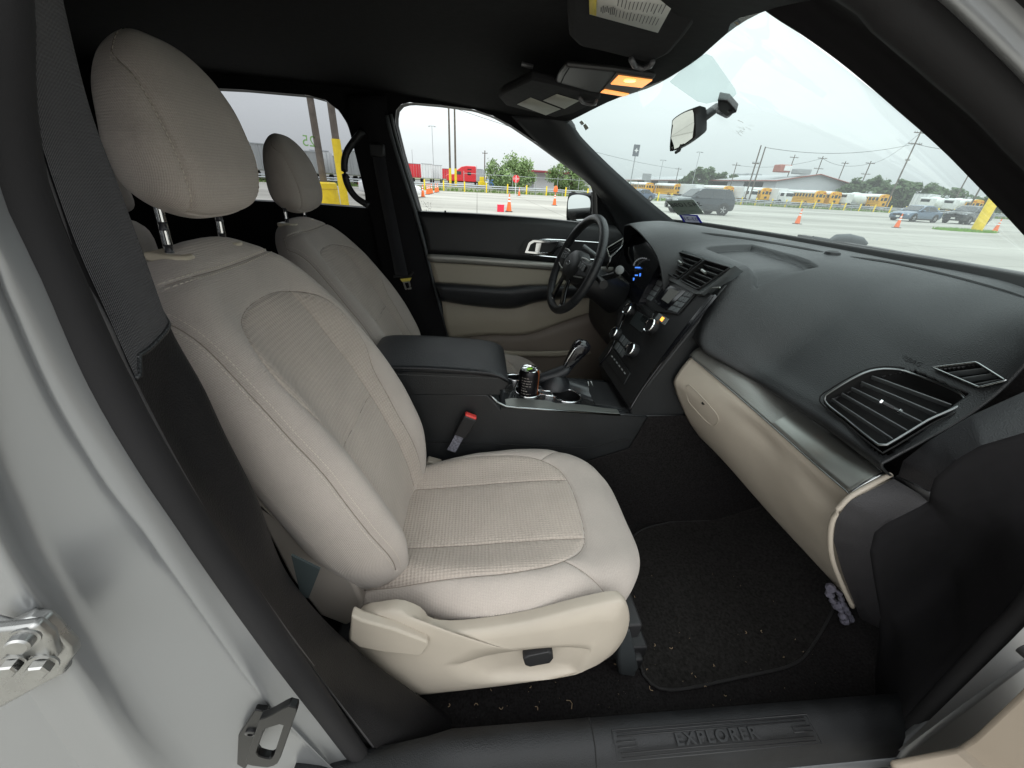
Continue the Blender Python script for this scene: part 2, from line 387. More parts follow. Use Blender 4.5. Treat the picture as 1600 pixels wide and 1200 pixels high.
g = G(); g.box((p.x, p.y, .165), (.36, .3, .33)); g.box((p.x, p.y, .34), (.40, .34, .03))
tag(g.build('red_box', mat('red_plastic', (.75, .02, .06), .5), bevel=.015), 'small bright red box on the concrete beside the nearest cone', 'box')

# ---- bollards and guard rail
def bollard(p, h=1.05, label='', src=None, r=.09):
    if src: c = src.copy(); scn.collection.objects.link(c)
    else:
        g = G(); g.lathe((0, 0, 0), (0, 0, 1), [(r, 0), (r, h-.05), (r*.7, h-.01), (0, h)], 12); c = g.build('bollard', m_yel)
    c.location = p; return tag(c, label, 'bollard', 'yellow bollards along the guard rail')
b0 = None
_t = 'first second third fourth fifth sixth seventh eighth ninth tenth eleventh twelfth thirteenth fourteenth fifteenth sixteenth seventeenth eighteenth nineteenth twentieth'.split()
ORD = _t+['twenty '+w_ for w_ in _t[:9]]+['thirtieth']+['thirty '+w_ for w_ in _t[:9]]
def fy(x): return 65.0 if x > 30 else 61.5-(30-x)*.22+0
xs = [-6.5, -4.2, -1.6, 1.2, 4.0, 6.6, 9.4, 12.2, 15.5, 19, 23, 27, 31, 34.5, 38, 40.5, 43, 45.5, 48.3, 50.8, 53.5, 56, 59, 61.5, 64.3, 67, 70, 72.8, 75.8, 79, 82, 86]
for i, x in enumerate(xs):
    c = bollard((x, fy(x)-1.0, 0), 1.15, ORD[i]+' yellow bollard from the left in the long row before the guard rail', src=b0); b0 = b0 or c
rl = thing('guard_rail', 'long galvanised guard rail running behind the yellow bollards', 'guard rail', (30, 62, 0))
g = G(); pts = [(-40, 45.5-62, .62), (0, 0-8, .62)] 
path = [V((x-30, fy(x)-62, 0)) for x in (-30, -5, 10, 20, 30, 60, 110)]
for zz in (.5, .74):
    g.tube([p+V((0, 0, zz)) for p in path], .09, 6)
g.build('rail_beam', m_galv, rl)
g = G()
for x in range(-20, 110, 4): g.box((x-30, fy(x)-61.85, .35), (.12, .12, .7))
g.build('post', m_galv, rl)['kind'] = 'stuff'
# fence behind with white posts in the driver window
fn = thing('chain_link_fence', 'pale chain link fence posts and top rail in front of the two trees', 'fence', (14, 69, 0))
g = G(); g.tube([(-16, -5, 2.2), (18, 4, 2.2)], .03, 6); g.tube([(-16, -5, .1), (18, 4, .1)], .02, 6); g.build('top_rail', m_galv, fn)
g = G()
for i in range(10):
    s = i/9; g.tube([(-16+34*s, -5+9*s, 0), (-16+34*s, -5+9*s, 2.5)], .045, 6)
g.build('post', m_galv, fn)['kind'] = 'stuff'

# ---- wheels for vehicles
def wheel(parent, x, y, r, wd, side, nm='wheel'):
    g = G(); g.lathe((x, y, r), (0, side, 0), [(r*.6, -wd), (r*.93, -wd), (r, -wd*.8), (r, -.02), (r*.93, .01), (r*.64, .015), (r*.62, .0)], 24)
    o = g.build(nm, m_tyre, parent)
    g = G(); g.lathe((x, y, r), (0, side, 0), [(r*.62, .0), (r*.58, -.03), (r*.55, -.04)], 24)
    for k in range(5):
        a = k*2*math.pi/5; R = Matrix.Rotation(-a*side, 3, 'Y'); g.box(V((x, y-side*.01, r))+R @ V((0, 0, r*.3)), (r*.16, .03, r*.62), R)
    g.lathe((x, y, r), (0, side, 0), [(0, .0), (r*.14, .0), (r*.14, -.05)], 12)
    g.build('rim', m_rim, o)
    g = G(); g.lathe((x, y, r), (0, side, 0), [(0, -.05), (r*.6, -.05)], 16); g.build('brake', m_blackt, o)
# ---- passenger cars: nose towards -X, length along X
def car(name, label, cat, loc, rz, L, W, H, prof, paint, roofline, wheels, wr, group=None, suv=False):
    r = thing(name, label, cat, loc, rz, group)
    hw = W/2
    # lower body: cross sections along the length
    g = G(); rows = []
    for (x, zb, zt, wf) in prof:
        w_ = hw*wf; zm = zb+(zt-zb)*.55
        rows.append([V((x, -w_*.90, zb)), V((x, -w_, zb+.12)), V((x, -w_, zm)), V((x, -w_*.97, zt-.06)), V((x, -w_*.86, zt)), V((x, 0, zt+.03)),
                     V((x, w_*.86, zt)), V((x, w_*.97, zt-.06)), V((x, w_, zm)), V((x, w_, zb+.12)), V((x, w_*.90, zb)), V((x, 0, zb))])
    rows = [[V((rows[0][0].x+.05, p.y*.1, (p.z+rows[0][5].z)/2)) for p in rows[0]]]+rows+[[V((rows[-1][0].x-.05, p.y*.1, (p.z+rows[-1][5].z)/2)) for p in rows[-1]]]
    cols = [crom([rw[j] for rw in rows], 40) for j in range(12)]
    g.grid([[cols[j][i] for j in range(12)] for i in range(40)], closed=True)
    g.build('body', paint, r)
    # greenhouse: roofline list (x_bottom, x_top...) as side polygon; narrower at the top
    bot, top, zb, zt = roofline
    g = G()
    def gh(x, z, s): k = (z-zb)/(zt-zb); return V((x, s*hw*(.93-.17*k), z))
    side = [(bot[0], zb), (top[0], zt-.04), (top[0]+.25, zt), (top[1]-.35, zt-.01), (top[1], zt-.07), (bot[1], zb)]
    rows = [[gh(x, z, s)+V((0, 0, .03*(1-s*s) if z > zb+.1 else 0)) for s in (-1, -.95, -.5, 0, .5, .95, 1)] for x, z in side]
    g.grid(rows); 
    g.add([gh(x, z, -1) for x, z in side], [tuple(range(6))]); g.add([gh(x, z, 1) for x, z in side], [tuple(range(6))])
    cb = g.build('cabin', paint, r, smooth=30)
    for s in (-1, 1):
        e = .012*s
        def q(x, z): p = gh(x, z, s); p.y += e; return p
        zt2, zb2 = zt-.10, zb+.03
        def xf(z): return bot[0]+(top[0]-bot[0])*(z-zb)/(zt-zb)
        def xr(z): return bot[1]+(top[1]-bot[1])*(z-zb)/(zt-zb)
        m1 = (bot[0]+bot[1])/2-.15
        wins = [(xf(zb2)+.18, xf(zt2)+.14, m1-.05), (m1+.05, m1+.05, None)]
        g = G(); g.add([q(xf(zb2)+.2, zb2), q(m1-.04, zb2), q(m1-.02, zt2), q(xf(zt2)+.16, zt2)], [(0, 1, 2, 3)]); g.build('side_window', m_win, r)
        rr_ = xr(zb2)-.18; m2 = m1+1.0
        g = G(); g.add([q(m1+.05, zb2), q(m2 if suv else rr_-.12, zb2), q(m2 if suv else xr(zt2)-.25, zt2), q(m1+.05, zt2)], [(0, 1, 2, 3)]); g.build('side_window', m_win, r)
        if suv:
            g = G(); g.add([q(m2+.08, zb2+.02), q(rr_-.05, zb2+.03), q(xr(zt2)-.2, zt2-.02), q(m2+.08, zt2)], [(0, 1, 2, 3)]); g.build('side_window', m_win, r)
    def ws(a, b_, nm, e):
        k0_, k1 = .08, .86
        g = G(); pts = []
        for (k, s) in ((k0_, -.88), (k0_, .88), (k1, .9), (k1, -.9)):
            x = a+(b_-a)*k; z = zb+(zt-zb)*k; pts.append(V((x+e, s*hw*(.93-.17*k)*.98, z+.02)))
        g.add(pts, [(0, 1, 2, 3)]); g.build(nm, m_win, r)
    ws(bot[0], top[0], 'windscreen', -.02); ws(bot[1], top[1], 'rear_window', .02)
    for i, x in enumerate(wheels):
        for s in (-1, 1):
            g = G(); g.lathe((x, s*(hw-.01), wr+.02), (0, s, 0), [(0, .012), (wr+.07, .012), (wr+.07, -.1)], 28); g.build('wheel_arch', m_blackt, r)
            wheel(r, x, s*(hw+.01), wr, .22, s)
    x0 = prof[0][0]; x1 = prof[-1][0]; zt0 = prof[1][2]
    for s in (-1, 1):
        g = G(); g.box((x0+.10, s*hw*.72, zt0-.14), (.14, .34, .13)); g.build('headlight', mat('headlight_lens', (.6, .62, .65), .1, metal=.4), r, bevel=.03)
        g = G(); g.box((x1-.06, s*hw*.78, prof[-1][2]-.15), (.12, .24, .16)); g.build('tail_light', m_light, r, bevel=.03)
        g = G(); g.box((bot[0]+.45, s*(hw+.07), zb+.06), (.12, .2, .14)); g.build('door_mirror', paint, r, bevel=.03)
        for xx in ((bot[0]+bot[1])/2-.35, (bot[0]+bot[1])/2+.6):
            g = G(); g.box((xx, s*(hw*.985+.01), zb-.12), (.2, .03, .035)); g.build('door_handle', paint, r, bevel=.01)
    g = G(); g.box((x0+.03, 0, prof[0][1]+.27), (.10, W*.55, .16)); g.build('grille', m_blackt, r, bevel=.02)
    g = G(); g.box((x0-.01, 0, prof[0][1]+.12), (.02, .32, .14)); g.build('licence_plate', white, r)
    g = G()
    for s in (-1, 1): g.box(((wheels[0]+wheels[1])/2, s*(hw*.985), prof[3][1]+.04), (abs(wheels[1]-wheels[0])-wr*2.3, .06, .12))
    g.build('rocker_trim', m_blackt, r, bevel=.02)
    return r
suvp = [(-2.38, .38, .88, .80), (-2.25, .30, 1.02, .93), (-1.6, .28, 1.10, 1.), (-.9, .28, 1.13, 1.), (0, .28, 1.14, 1.), (1.2, .28, 1.15, 1.), (2.1, .32, 1.15, .98), (2.36, .42, 1.10, .86)]
sedp = [(-2.25, .30, .66, .78), (-2.1, .22, .76, .93), (-1.5, .20, .87, 1.), (-.9, .20, .92, 1.), (0, .20, .94, 1.), (1.2, .20, .97, 1.), (2.0, .26, .98, .97), (2.22, .36, .94, .84)]
pg = mat('dark_grey_car_paint', (.035, .045, .055), .25, metal=.4, coat=.8); pb = mat('grey_blue_car_paint', (.12, .17, .24), .28, metal=.5, coat=.8)
pk = mat('black_car_paint', (.03, .035, .037), .25, metal=.3, coat=.8); pw = mat('white_car_paint', (.75, .76, .77), .3, coat=.6)
car('parked_suv', 'dark grey boxy SUV parked side on nearest the windshield sticker', 'SUV', at(1100, 335.5, Z=0)+V((-.1, .9, 0)), rad(2), 4.8, 1.95, 1.78, suvp, pg, ((-1.25, 2.28), (-.45, 1.95), 1.12, 1.77), (-1.5, 1.45), .39, suv=True)
car('parked_sedan', 'grey blue sedan parked behind the right hand cones', 'car', at(1432, 347, Z=0)+V((.6, .9, 0)), rad(8), 4.5, 1.8, 1.45, sedp, pb, ((-1.15, 1.75), (-.25, .95), .93, 1.46), (-1.42, 1.32), .33)
car('parked_suv', 'black SUV partly hidden behind the leaning yellow post', 'SUV', at(1505, 351, Z=0)+V((1.6, 1.2, 0)), rad(14), 4.7, 1.88, 1.65, suvp, pk, ((-1.25, 2.15), (-.45, 1.8), 1.1, 1.66), (-1.5, 1.4), .37, suv=True)
car('parked_sedan', 'small dark blue car at the far left end of the windshield', 'car', far(1001, 62), rad(20), 4.5, 1.8, 1.45, sedp, mat('navy_car_paint', (.06, .09, .15), .3, coat=.7), ((-1.15, 1.75), (-.25, .95), .93, 1.46), (-1.42, 1.32), .33)
car('parked_sedan', 'white car nose at the left edge of the driver window', 'car', at(646, 309, Z=0)+V((-1.7, .3, 0)), rad(188), 4.5, 1.8, 1.45, sedp, pw, ((-1.15, 1.75), (-.25, .95), .93, 1.46), (-1.42, 1.32), .33)

# ---- school buses: rear at origin, pointing +Y
def bus(loc, rz, label, col, src=None, group='school buses parked in the yard'):
    if src:
        c = copy_tree(src); c.location = loc; c.rotation_euler = (0, 0, rz); c['label'] = label; return c
    r = thing('school_bus', label, 'bus', loc, rz, group)
    W, Lb = 1.22, 9.2
    sec = [(-W, .55), (-W, 2.45), (-W*.93, 2.75), (-W*.7, 2.98), (0, 3.08), (W*.7, 2.98), (W*.93, 2.75), (W, 2.45), (W, .55)]
    g = G(); g.grid([[V((x, y, z)) for x, z in sec] for y in (0, Lb)]); g.add([(x, 0, z) for x, z in sec], [tuple(range(9))]); g.add([(x, Lb, z) for x, z in sec], [tuple(range(9))])
    g.add([(-W, 0, .55), (W, 0, .55), (W, Lb, .55), (-W, Lb, .55)], [(0, 1, 2, 3)]); g.build('body', col, r, smooth=50)
    g = G(); sec2 = [(x*1.01, z+.012) for x, z in sec[1:-1]]; g.grid([[V((x, y, z)) for x, z in sec2] for y in (.45, Lb+.02)]); g.build('roof', m_busroof, r, smooth=50, solid=.01, soff=1)
    g = G(); g.box((0, Lb+.75, 1.15), (2.0, 1.5, 1.1)); g.build('hood', col, r, bevel=.15)
    for s in (-1, 1):
        for k in range(10):
            g = G(); g.box((s*(W+.004), .75+k*.86, 2.1), (.02, .62, .62)); g.build('side_window', m_win, r)
        g = G()
        for z in (1.0, 1.35, 1.62): g.box((s*(W+.01), Lb/2, z), (.02, Lb, .05))
        g.build('rub_rail', m_blackt, r)
        for y in (2.1, Lb+.7): wheel(r, s*W*.98, 0, .48, .25, s) if False else None
    for y in (2.1, Lb+.7):
        for s in (-1, 1):
            g = G(); g.lathe((s*W*.96, y, .48), (s, 0, 0), [(0, .02), (.25, .02), (.28, .05), (.46, .05), (.48, 0), (.48, -.25)], 20); g.build('wheel', m_tyre, r)
    for x, w_, z, h in ((0, .7, 2.1, .62), (-.82, .45, 2.05, .55), (.82, .45, 2.05, .55), (0, .6, 1.15, .45)):
        g = G(); g.box((x, -.01, z), (w_, .02, h)); g.build('rear_window', m_win, r)
    for x in (-.95, -.6, .6, .95):
        g = G(); g.lathe((x, 0, 2.62), (0, -1, 0), [(.11, 0), (.11, .03), (0, .05)], 12); g.build('warning_light', m_light, r)
    g = G(); g.box((0, -.1, .6), (2.4, .2, .22)); g.build('rear_bumper', m_blackt, r, bevel=.03)
    return r
YB = 84
def bx_(x, Y): d = ray(x, 283+.0577*(x-818)); return V((d.x/d.y*(Y+1.2), Y, 0))
bA = bus(bx_(1281, YB), rad(2), 'longest visible yellow school bus in front of the white gable wall', m_bus)
bus(bx_(1305, YB), rad(2), 'yellow school bus rear just right of the white gable wall bus', m_bus, bA)
bus(bx_(1197, 88), rad(4), 'yellow school bus rear behind the two tall wooden poles', m_bus, bA)
bus(bx_(1382, YB-2), rad(0), 'yellow school bus between the white mixer and the white trailer', m_bus, bA)
bus(bx_(1138, 92), rad(6), 'yellow school bus whose top shows above the dark grey SUV', m_bus, bA)
bus(bx_(1060, 104), rad(10), 'farthest left yellow school bus by the windshield edge', m_bus, bA)
bus(bx_(1015, 112), rad(12), 'yellow school bus end peeking past the far pillar', m_bus, bA)
bus(bx_(1525, YB-6), rad(-4), 'yellow school bus behind the black SUV at the right', m_bus, bA)
def box_truck(loc, rz, label, col, Lt=8, src=None):
    r = thing('white_truck', label, 'truck', loc, rz, 'white vehicles in the bus yard')
    g = G(); g.box((0, Lt/2, 1.9), (2.3, Lt, 2.4)); g.build('cargo_box', col, r, bevel=.1)
    g = G(); g.box((0, -1.0, 1.5), (2.1, 1.9, 1.9)); g.build('cab', col, r, bevel=.25, bseg=3)
    g = G(); g.box((-1.06, -1.1, 1.95), (.02, .9, .6)); g.build('side_window', m_win, r); g = G(); g.box((0, -1.96, 1.95), (1.7, .02, .65)); g.build('windscreen', m_win, r)
    for y in (-.9, Lt*.7, Lt*.85):
        for s in (-1, 1):
            g = G(); g.lathe((s*1.1, y, .5), (s, 0, 0), [(0, .02), (.46, .05), (.5, 0), (.5, -.25)], 20); g.build('wheel', m_tyre, r)
    return r
box_truck(bx_(1222, YB+2), rad(5), 'white truck cab between the yellow buses', m_wt)
box_truck(bx_(1168, 90), rad(6), 'white bus with dark windows behind the dark SUV', m_wt)
box_truck(bx_(1092, 98), rad(8), 'white truck beside the farthest yellow school bus', m_wt)
box_truck(bx_(1250, YB+12), rad(5), 'white box truck behind the long yellow bus', m_wt)
def mixer(loc, rz, label):
    r = thing('cement_mixer', label, 'mixer truck', loc, rz, 'white cement mixers in the yard')
    g = G(); R = Matrix.Rotation(rad(-12), 3, 'X')
    ax = R @ V((0, 1, 0)); g.lathe((0, 0, 2.3), ax, [(0, 0), (.7, .02), (1.0, .5), (1.3, 1.8), (1.35, 3.0), (1.1, 4.4), (.65, 5.6), (.6, 5.9), (0, 5.9)], 24)
    g.build('drum', mat('mixer_drum_white', (.72, .74, .72), .45, var=.08, varscale=1), r)
    g = G(); g.box((0, 2.5, 1.0), (1.9, 9, .35)); g.build('chassis', m_pgrey, r)
    g = G(); g.box((0, -1.6, 1.9), (2.2, 1.9, 2.0)); g.build('cab', m_wt, r, bevel=.2, bseg=3)
    g = G(); g.box((0, -2.56, 2.35), (1.5, .02, .5)); g.box((-1.11, -1.8, 2.3), (.02, .6, .5)); g.build('cab_window', m_win, r)
    g = G(); g.tube([(0, 5.6, 3.4), (.3, 6.4, 2.6), (.5, 6.7, 1.5)], .25, 8); g.tube([(-.9, 5.2, 1.1), (-.5, 5.5, 3.6)], .06, 6); g.tube([(.9, 5.2, 1.1), (.5, 5.5, 3.6)], .06, 6); g.build('chute', m_pgrey, r)
    for y in (-1.4, 3.6, 4.8):
        for s in (-1, 1):
            g = G(); g.lathe((s*1.1, y, .52), (s, 0, 0), [(0, .02), (.48, .05), (.52, 0), (.52, -.25)], 20); g.build('wheel', m_tyre, r)
mixer(bx_(1327, YB+1), rad(-75), 'large white cement mixer drum beside the yellow buses')
mixer(bx_(1452, YB-4), rad(-70), 'white cement mixer behind the blue grey sedan')
mixer(bx_(1488, YB-4), rad(-70), 'white cement mixer between sedan and black SUV')
def trailer(loc, rz, label, col, Lt=13, h=4.0, w=2.5, z0=1.1, group='semi trailers parked beyond the fence', dark=m_galv):
    r = thing('semi_trailer', label, 'trailer', loc, rz, group)
    g = G(); g.box((0, Lt/2, (h+z0)/2), (w, Lt, h-z0)); g.build('trailer_box', col, r, bevel=.06)
    g = G()
    for x in (-.62, .62): g.box((x, -.03, (h+z0)/2), (1.16, .05, h-z0-.16))
    g.build('rear_door', col, r, bevel=.02)
    g = G()
    for x in (-.9, -.3, .3, .9): g.tube([(x, -.08, z0+.1), (x, -.08, h-.1)], .025, 6)
    g.box((0, -.05, h-.05), (w+.05, .12, .1)); g.build('lock_rod', dark, r)
    for y in (1.5, 2.8):
        for s in (-1, 1):
            g = G(); g.lathe((s*1.05, y, .5), (s, 0, 0), [(0, .02), (.46, .05), (.5, 0), (.5, -.3)], 20); g.build('wheel', m_tyre, r)
    g = G(); g.box((0, .1, .7), (2.2, .1, .12)); g.build('bumper', m_blackt, r)
    return r
trailer(bx_(1433, YB), rad(-60), 'long plain white trailer right of the last yellow bus', m_wt, 11, 3.7)
D1 = 104
trailer(far(641, D1), rad(12), 'red trailer at the far left of the driver window', m_red)
trailer(far(653, D1), rad(12), 'red trailer next to the white trailer doors', m_red)
trailer(far(667.5, D1-4), rad(9), 'white trailer with closed rear doors right of the red ones', m_wt)
trailer(far(683, D1+2), rad(6), 'second smaller white trailer left of the twin poles', m_wt)
trailer(far(696, D1+35), rad(4), 'distant red trailer behind the twin wooden poles', m_red)
trailer(far(747, D1+16), rad(-4), 'grey trailer immediately right of the red semi cab', m_pgrey)
for i, xx in enumerate((352, 372, 392, 410, 428, 470, 482, 503, 524, 549, 560)):
    trailer(far(xx, 62+(i % 3)*7), rad(35-i*3), ORD[i]+(' trailer from the left, white, ' if i % 3 else ' trailer from the left, grey, ')+'in the row beyond the tinted rear window', m_wt if i % 3 else m_pgrey, 9, 3.6+(i % 2)*.4, group='trailers seen through the rear window')
# red semi cab (side on)
r = thing('semi_truck', 'bright red semi truck cab with a tall sleeper, seen from the side', 'truck', far(727, 98), rad(6))
g = G(); sideP = [(-4.2, .9), (-4.3, 1.9), (-3.9, 2.15), (-2.5, 2.25), (-2.1, 2.9), (-.9, 3.75), (.3, 4.0), (2.2, 4.0), (2.3, 3.8), (2.3, .9)]
g.prism([(x, -1.2, z) for x, z in sideP], (0, 2.4, 0)); g.build('cab', m_red, r, bevel=.12, bseg=3)
for x0, x1, z0, z1 in ((-2.2, -1.0, 2.2, 2.85), (.4, 1.2, 2.2, 2.8), (.4, 1.3, 3.2, 3.4)):
    g = G(); g.box(((x0+x1)/2, -1.21, (z0+z1)/2), (x1-x0, .02, z1-z0)); g.build('side_window', m_win, r)
for x in (-3.1, 3.2, 4.5):
    g = G(); g.lathe((x, -1.1, .52), (0, -1, 0), [(0, .02), (.3, .0), (.5, .05), (.52, 0), (.52, -.3)], 20); g.build('wheel', m_tyre, r)
g = G(); g.box((1, 0, .85), (9, 1.0, .3)); g.build('chassis', m_blackt, r)
g = G(); g.tube([(2.45, -.9, 1), (2.45, -.9, 4.2)], .08, 8); g.build('exhaust_stack', chrome, r)
# small blue machine and yellow machine near tree
p = far(765, 92); r = thing('blue_container', 'low blue machine left of the first tree', 'container', p)
g = G(); g.box((0, 0, .9), (4.2, 2, 1.4)); g.build('container_box', mat('blue_paint', (.05, .14, .4), .5), r, bevel=.08); g = G(); g.box((-.6, -1.01, 1.0), (.8, .03, 1.)); g.build('white_panel', m_wt, r)
for xx, lb in ((753, 'yellow machine arm left of the first tree'), (815, 'orange and yellow machine under the first tree')):
    p = far(xx, 76); r = thing('yard_machine', lb, 'machine', p)
    g = G(); g.box((0, 0, .8), (1.3, 1., .7)); g.box((0, 0, 1.5), (.8, .8, .8)); g.build('machine_body', m_yel, r, bevel=.05)
    g = G(); g.tube([(.5, 0, 1.2), (.9, 0, 2.3), (1.3, 0, 1.6)], .09, 6); g.build('arm', m_yel, r)
# stop sign
p = at(805, 307, Z=0); r = thing('stop_sign', 'small red octagonal stop sign on a white post beyond the lot', 'sign', p)
g = G(); g.tube([(0, 0, 0), (0, 0, 2.1)], .035, 8); g.build('sign_post', m_wt, r)
g = G(); g.prism([(math.cos(rad(22.5+45*i))*.40, 0, 1.75+math.sin(rad(22.5+45*i))*.40) for i in range(8)], (0, .02, 0)); pn = g.build('sign_plate', mat('stop_red', (.7, .02, .03), .4), r)
to = text_mesh('STOP', .26, frame4((0, -.006, 1.75), (1, 0, 0), (0, 0, 1)), 'lettering', m_wh, pn, depth=.003)

# ---- poles
def pole(p, h, r0, label, arms=(), material=m_wood, lean=0., yellow=0, name='utility_pole', cat='utility pole', group=None, lamp=False):
    r = thing(name, label, cat, p, 0, group)
    g = G(); g.tube([(0, 0, 0), (lean*h, 0, h)], [r0, r0*.75], 10); g.build('pole_shaft', material, r)
    if arms:
        for z, w_ in arms:
            g = G(); g.box((lean*z, 0, z), (w_, .12, .14)); g.build('crossarm', m_wood, r)
            g = G()
            for s in (-1, -.6, .6, 1): g.lathe((lean*z+s*w_*.46, 0, z+.07), (0, 0, 1), [(.05, 0), (.07, .1), (.03, .2), (0, .22)], 8)
            g.build('insulator', m_pgrey, r)
    if yellow:
        g = G(); g.lathe((0, 0, 0), (0, 0, 1), [(r0*1.12, 0), (r0*1.12, yellow), (r0*.9, yellow)], 14); g.build('yellow_sleeve', m_yel, r)
    if lamp:
        g = G(); g.box((0, 0, h), (1.6, .3, .1)); g.box((-.8, 0, h-.1), (.5, .4, .15)); g.box((.8, 0, h-.1), (.5, .4, .15)); g.build('lamp_head', m_pgrey, r, bevel=.02)
    return r
UG = 'wooden utility poles beyond the yard'
pole(far(1166, 84), 8.8, .13, 'left pole of the tall leaning pair in front of the long building', [(6.2, 1.2)], group=UG)
pole(far(1173, 84), 8.6, .13, 'right pole of the tall leaning pair with a lamp on top', lamp=False, group=UG)
for xx, d, h, arms, lb in ((1138, 150, 10, [(9.3, 2.6)], 'thin pole over the tree left of the long building'), (1220, 150, 12.3, [(11.6, 2.6)], 'pole behind the red and white rooftop box'), (1262, 150, 12, [(11.5, 2.8), (9, 2.8)], 'pole rising over the gable peak'),
                        (1298, 160, 11.5, [(11, 2.2)], 'pole above the right slope of the gable roof'), (1335, 150, 11, [(10.5, 2.6), (8, 2.6)], 'pole with two arms left of the right hand trees'),
                        (1387, 118, 14.5, [(13.8, 2.6), (12.0, 3.), (9.2, 1.)], 'large pole with three arms in front of the right hand trees'), (1487, 150, 11, [(10.5, 2.4)], 'right hand far pole near the near pillar'),
                        (1515, 130, 10.5, [(10, 2.4)], 'farthest right pole beside the near pillar'), (1053, 170, 9, [(8.5, 2.2)], 'short far pole left of the trees')):
    pole(far(xx, d), h, .15, lb, arms, group=UG)
pole(far(703.5, 80), 12.6, .20, 'left of the twin poles with yellow bases in the driver window', yellow=3.0, group='twin poles with yellow sleeves')
pole(far(712, 80), 12.8, .20, 'right of the twin poles with yellow bases in the driver window', yellow=3.0, group='twin poles with yellow sleeves')
pole(far(757, 130), 9, .2, 'wooden pole just left of the first tree', [(8.3, 1.6)], group=UG)
pole(far(678, 130), 14, .10, 'tall thin light mast above the white trailers', material=m_pgrey, name='light_mast', cat='light mast', lamp=True)
pole(far(646, 120), 7.5, .08, 'short thin mast above the red trailers', material=m_pgrey, name='light_mast', cat='light mast')
pole(far(1027, 150), 10, .09, 'left light mast between the sign and the trees', material=m_pgrey, name='light_mast', cat='light mast', lamp=True)
pole(far(1079, 150), 12.5, .09, 'right light mast left of the trees', material=m_pgrey, name='light_mast', cat='light mast', lamp=True)
q1 = pole(at(506, 320, Z=0)+V((0, .5, 0)), 9.0, .17, 'left wooden pole outside the tinted rear window', group='big wooden poles outside the rear window')
q2 = pole(at(540, 325, Z=0), 9.0, .16, 'right wooden pole with a long yellow sleeve outside the rear window', yellow=2.72, group='big wooden poles outside the rear window')
# yellow round barrier
p = at(506, 321, Z=0); r = thing('yellow_barrier', 'squat yellow cylinder around the left wooden pole', 'barrier', p+V((0, .45, 0)))
g = G(); g.lathe((0, 0, 0), (0, 0, 1), [(.62, 0), (.58, .95), (.5, 1.0), (0, 1.0)], 28); g.build('barrier_body', m_yel, r)
g = G(); g.lathe((0, 0, .7), (0, 0, 1), [(.60, 0), (.615, .02), (.60, .05)], 28); g.build('barrier_band', mat('dark_yellow', (.6, .42, .02), .6), r)
# big leaning yellow post with grass patch
p = at(1524, 362, Z=0)
r = thing('yellow_post', 'thick bright yellow leaning steel post growing from a grass patch', 'post', p)
g = G(); g.lathe((0, 0, -.1), (0, 0, 1), [(.30, 0), (.30, 3.2), (.24, 3.3), (0, 3.32)], 20); g.build('post_shaft', m_yel, r)
g = G(); rnd = random.Random(5)
for i in range(900):
    a = rnd.uniform(0, 6.28); rr_ = rnd.random()**.6; x = p.x-.9+math.cos(a)*rr_*2.3; y = p.y+math.sin(a)*rr_*1.0; h = rnd.uniform(.06, .22)
    g.add([(x-.05, y, 0), (x+.05, y, 0), (x+rnd.uniform(-.06, .06), y+rnd.uniform(-.05, .05), h)], [(0, 1, 2)])
tag(g.build('grass', mat('bright_grass', (.16, .33, .04), .9, var=.2, varscale=3), weld=False), 'small patch of bright grass around the leaning yellow post', 'grass', kind='stuff')
# road sign on pole
p = far(984, 120); r = thing('pylon_sign', 'tall pole sign with a dark square panel bearing a pale star', 'sign', p)
g = G(); g.tube([(0, 0, 0), (0, 0, 9.2)], .13, 10); g.build('sign_pole', m_pgrey, r)
g = G(); g.box((0, 0, 10.2), (1.6, .3, 2.6)); sp = g.build('sign_panel', mat('sign_slate', (.13, .14, .16), .5), r, bevel=.03)
g = G(); st = [(math.sin(i*math.pi/4)*(.6 if i % 2 == 0 else .24), -.17, 10.2+math.cos(i*math.pi/4)*(.6 if i % 2 == 0 else .24)) for i in range(8)]; g.prism(st, (0, .02, 0)); g.build('star_mark', m_wh, sp)
# low billboard cluster
p = far(1007, 150); r = thing('roadside_board', 'small grey roadside board near the far pillar', 'sign', p)
g = G(); g.tube([(0, 0, 0), (0, 0, 5)], .12, 8); g.build('board_post', m_pgrey, r); g = G(); g.box((0, 0, 5), (3, .2, 2)); g.build('board_panel', m_pgrey, r, bevel=.03)
# overhead wires
wm = mat('wire', (.05, .05, .05), .6)
for i, (a, b_, za, zb_) in enumerate((((1138, 150), (1262, 150), 9.3, 11.5), ((1262, 150), (1335, 150), 11.5, 10.5), ((1335, 150), (1387, 118), 10.5, 13.8), ((1387, 118), (1600, 110), 13.8, 13), ((1387, 118), (1600, 110), 12.0, 11), ((712, 80), (1053, 170), 12, 8.5), ((1173, 84), (1387, 118), 8.5, 12.0))):
    A, B = far(*a), far(*b_); g = G()
    g.tube([A.lerp(B, k/16)+V((0, 0, za+(zb_-za)*k/16-4*1.2*(k/16)*(1-k/16))) for k in range(17)], .035, 4)
    tag(g.build('overhead_wire', wm), ['thin wire from the leftmost treetop pole to the gable pole', 'thin wire from the gable pole to the pole left of the trees', 'thin wire from the pole left of the trees to the three arm pole', 'upper wire running right from the three arm pole', 'lower wire running right from the three arm pole', 'wire crossing from the driver window twin poles to the windshield', 'long wire from the tall leaning pair to the three arm pole'][i], 'wire', 'overhead wires')

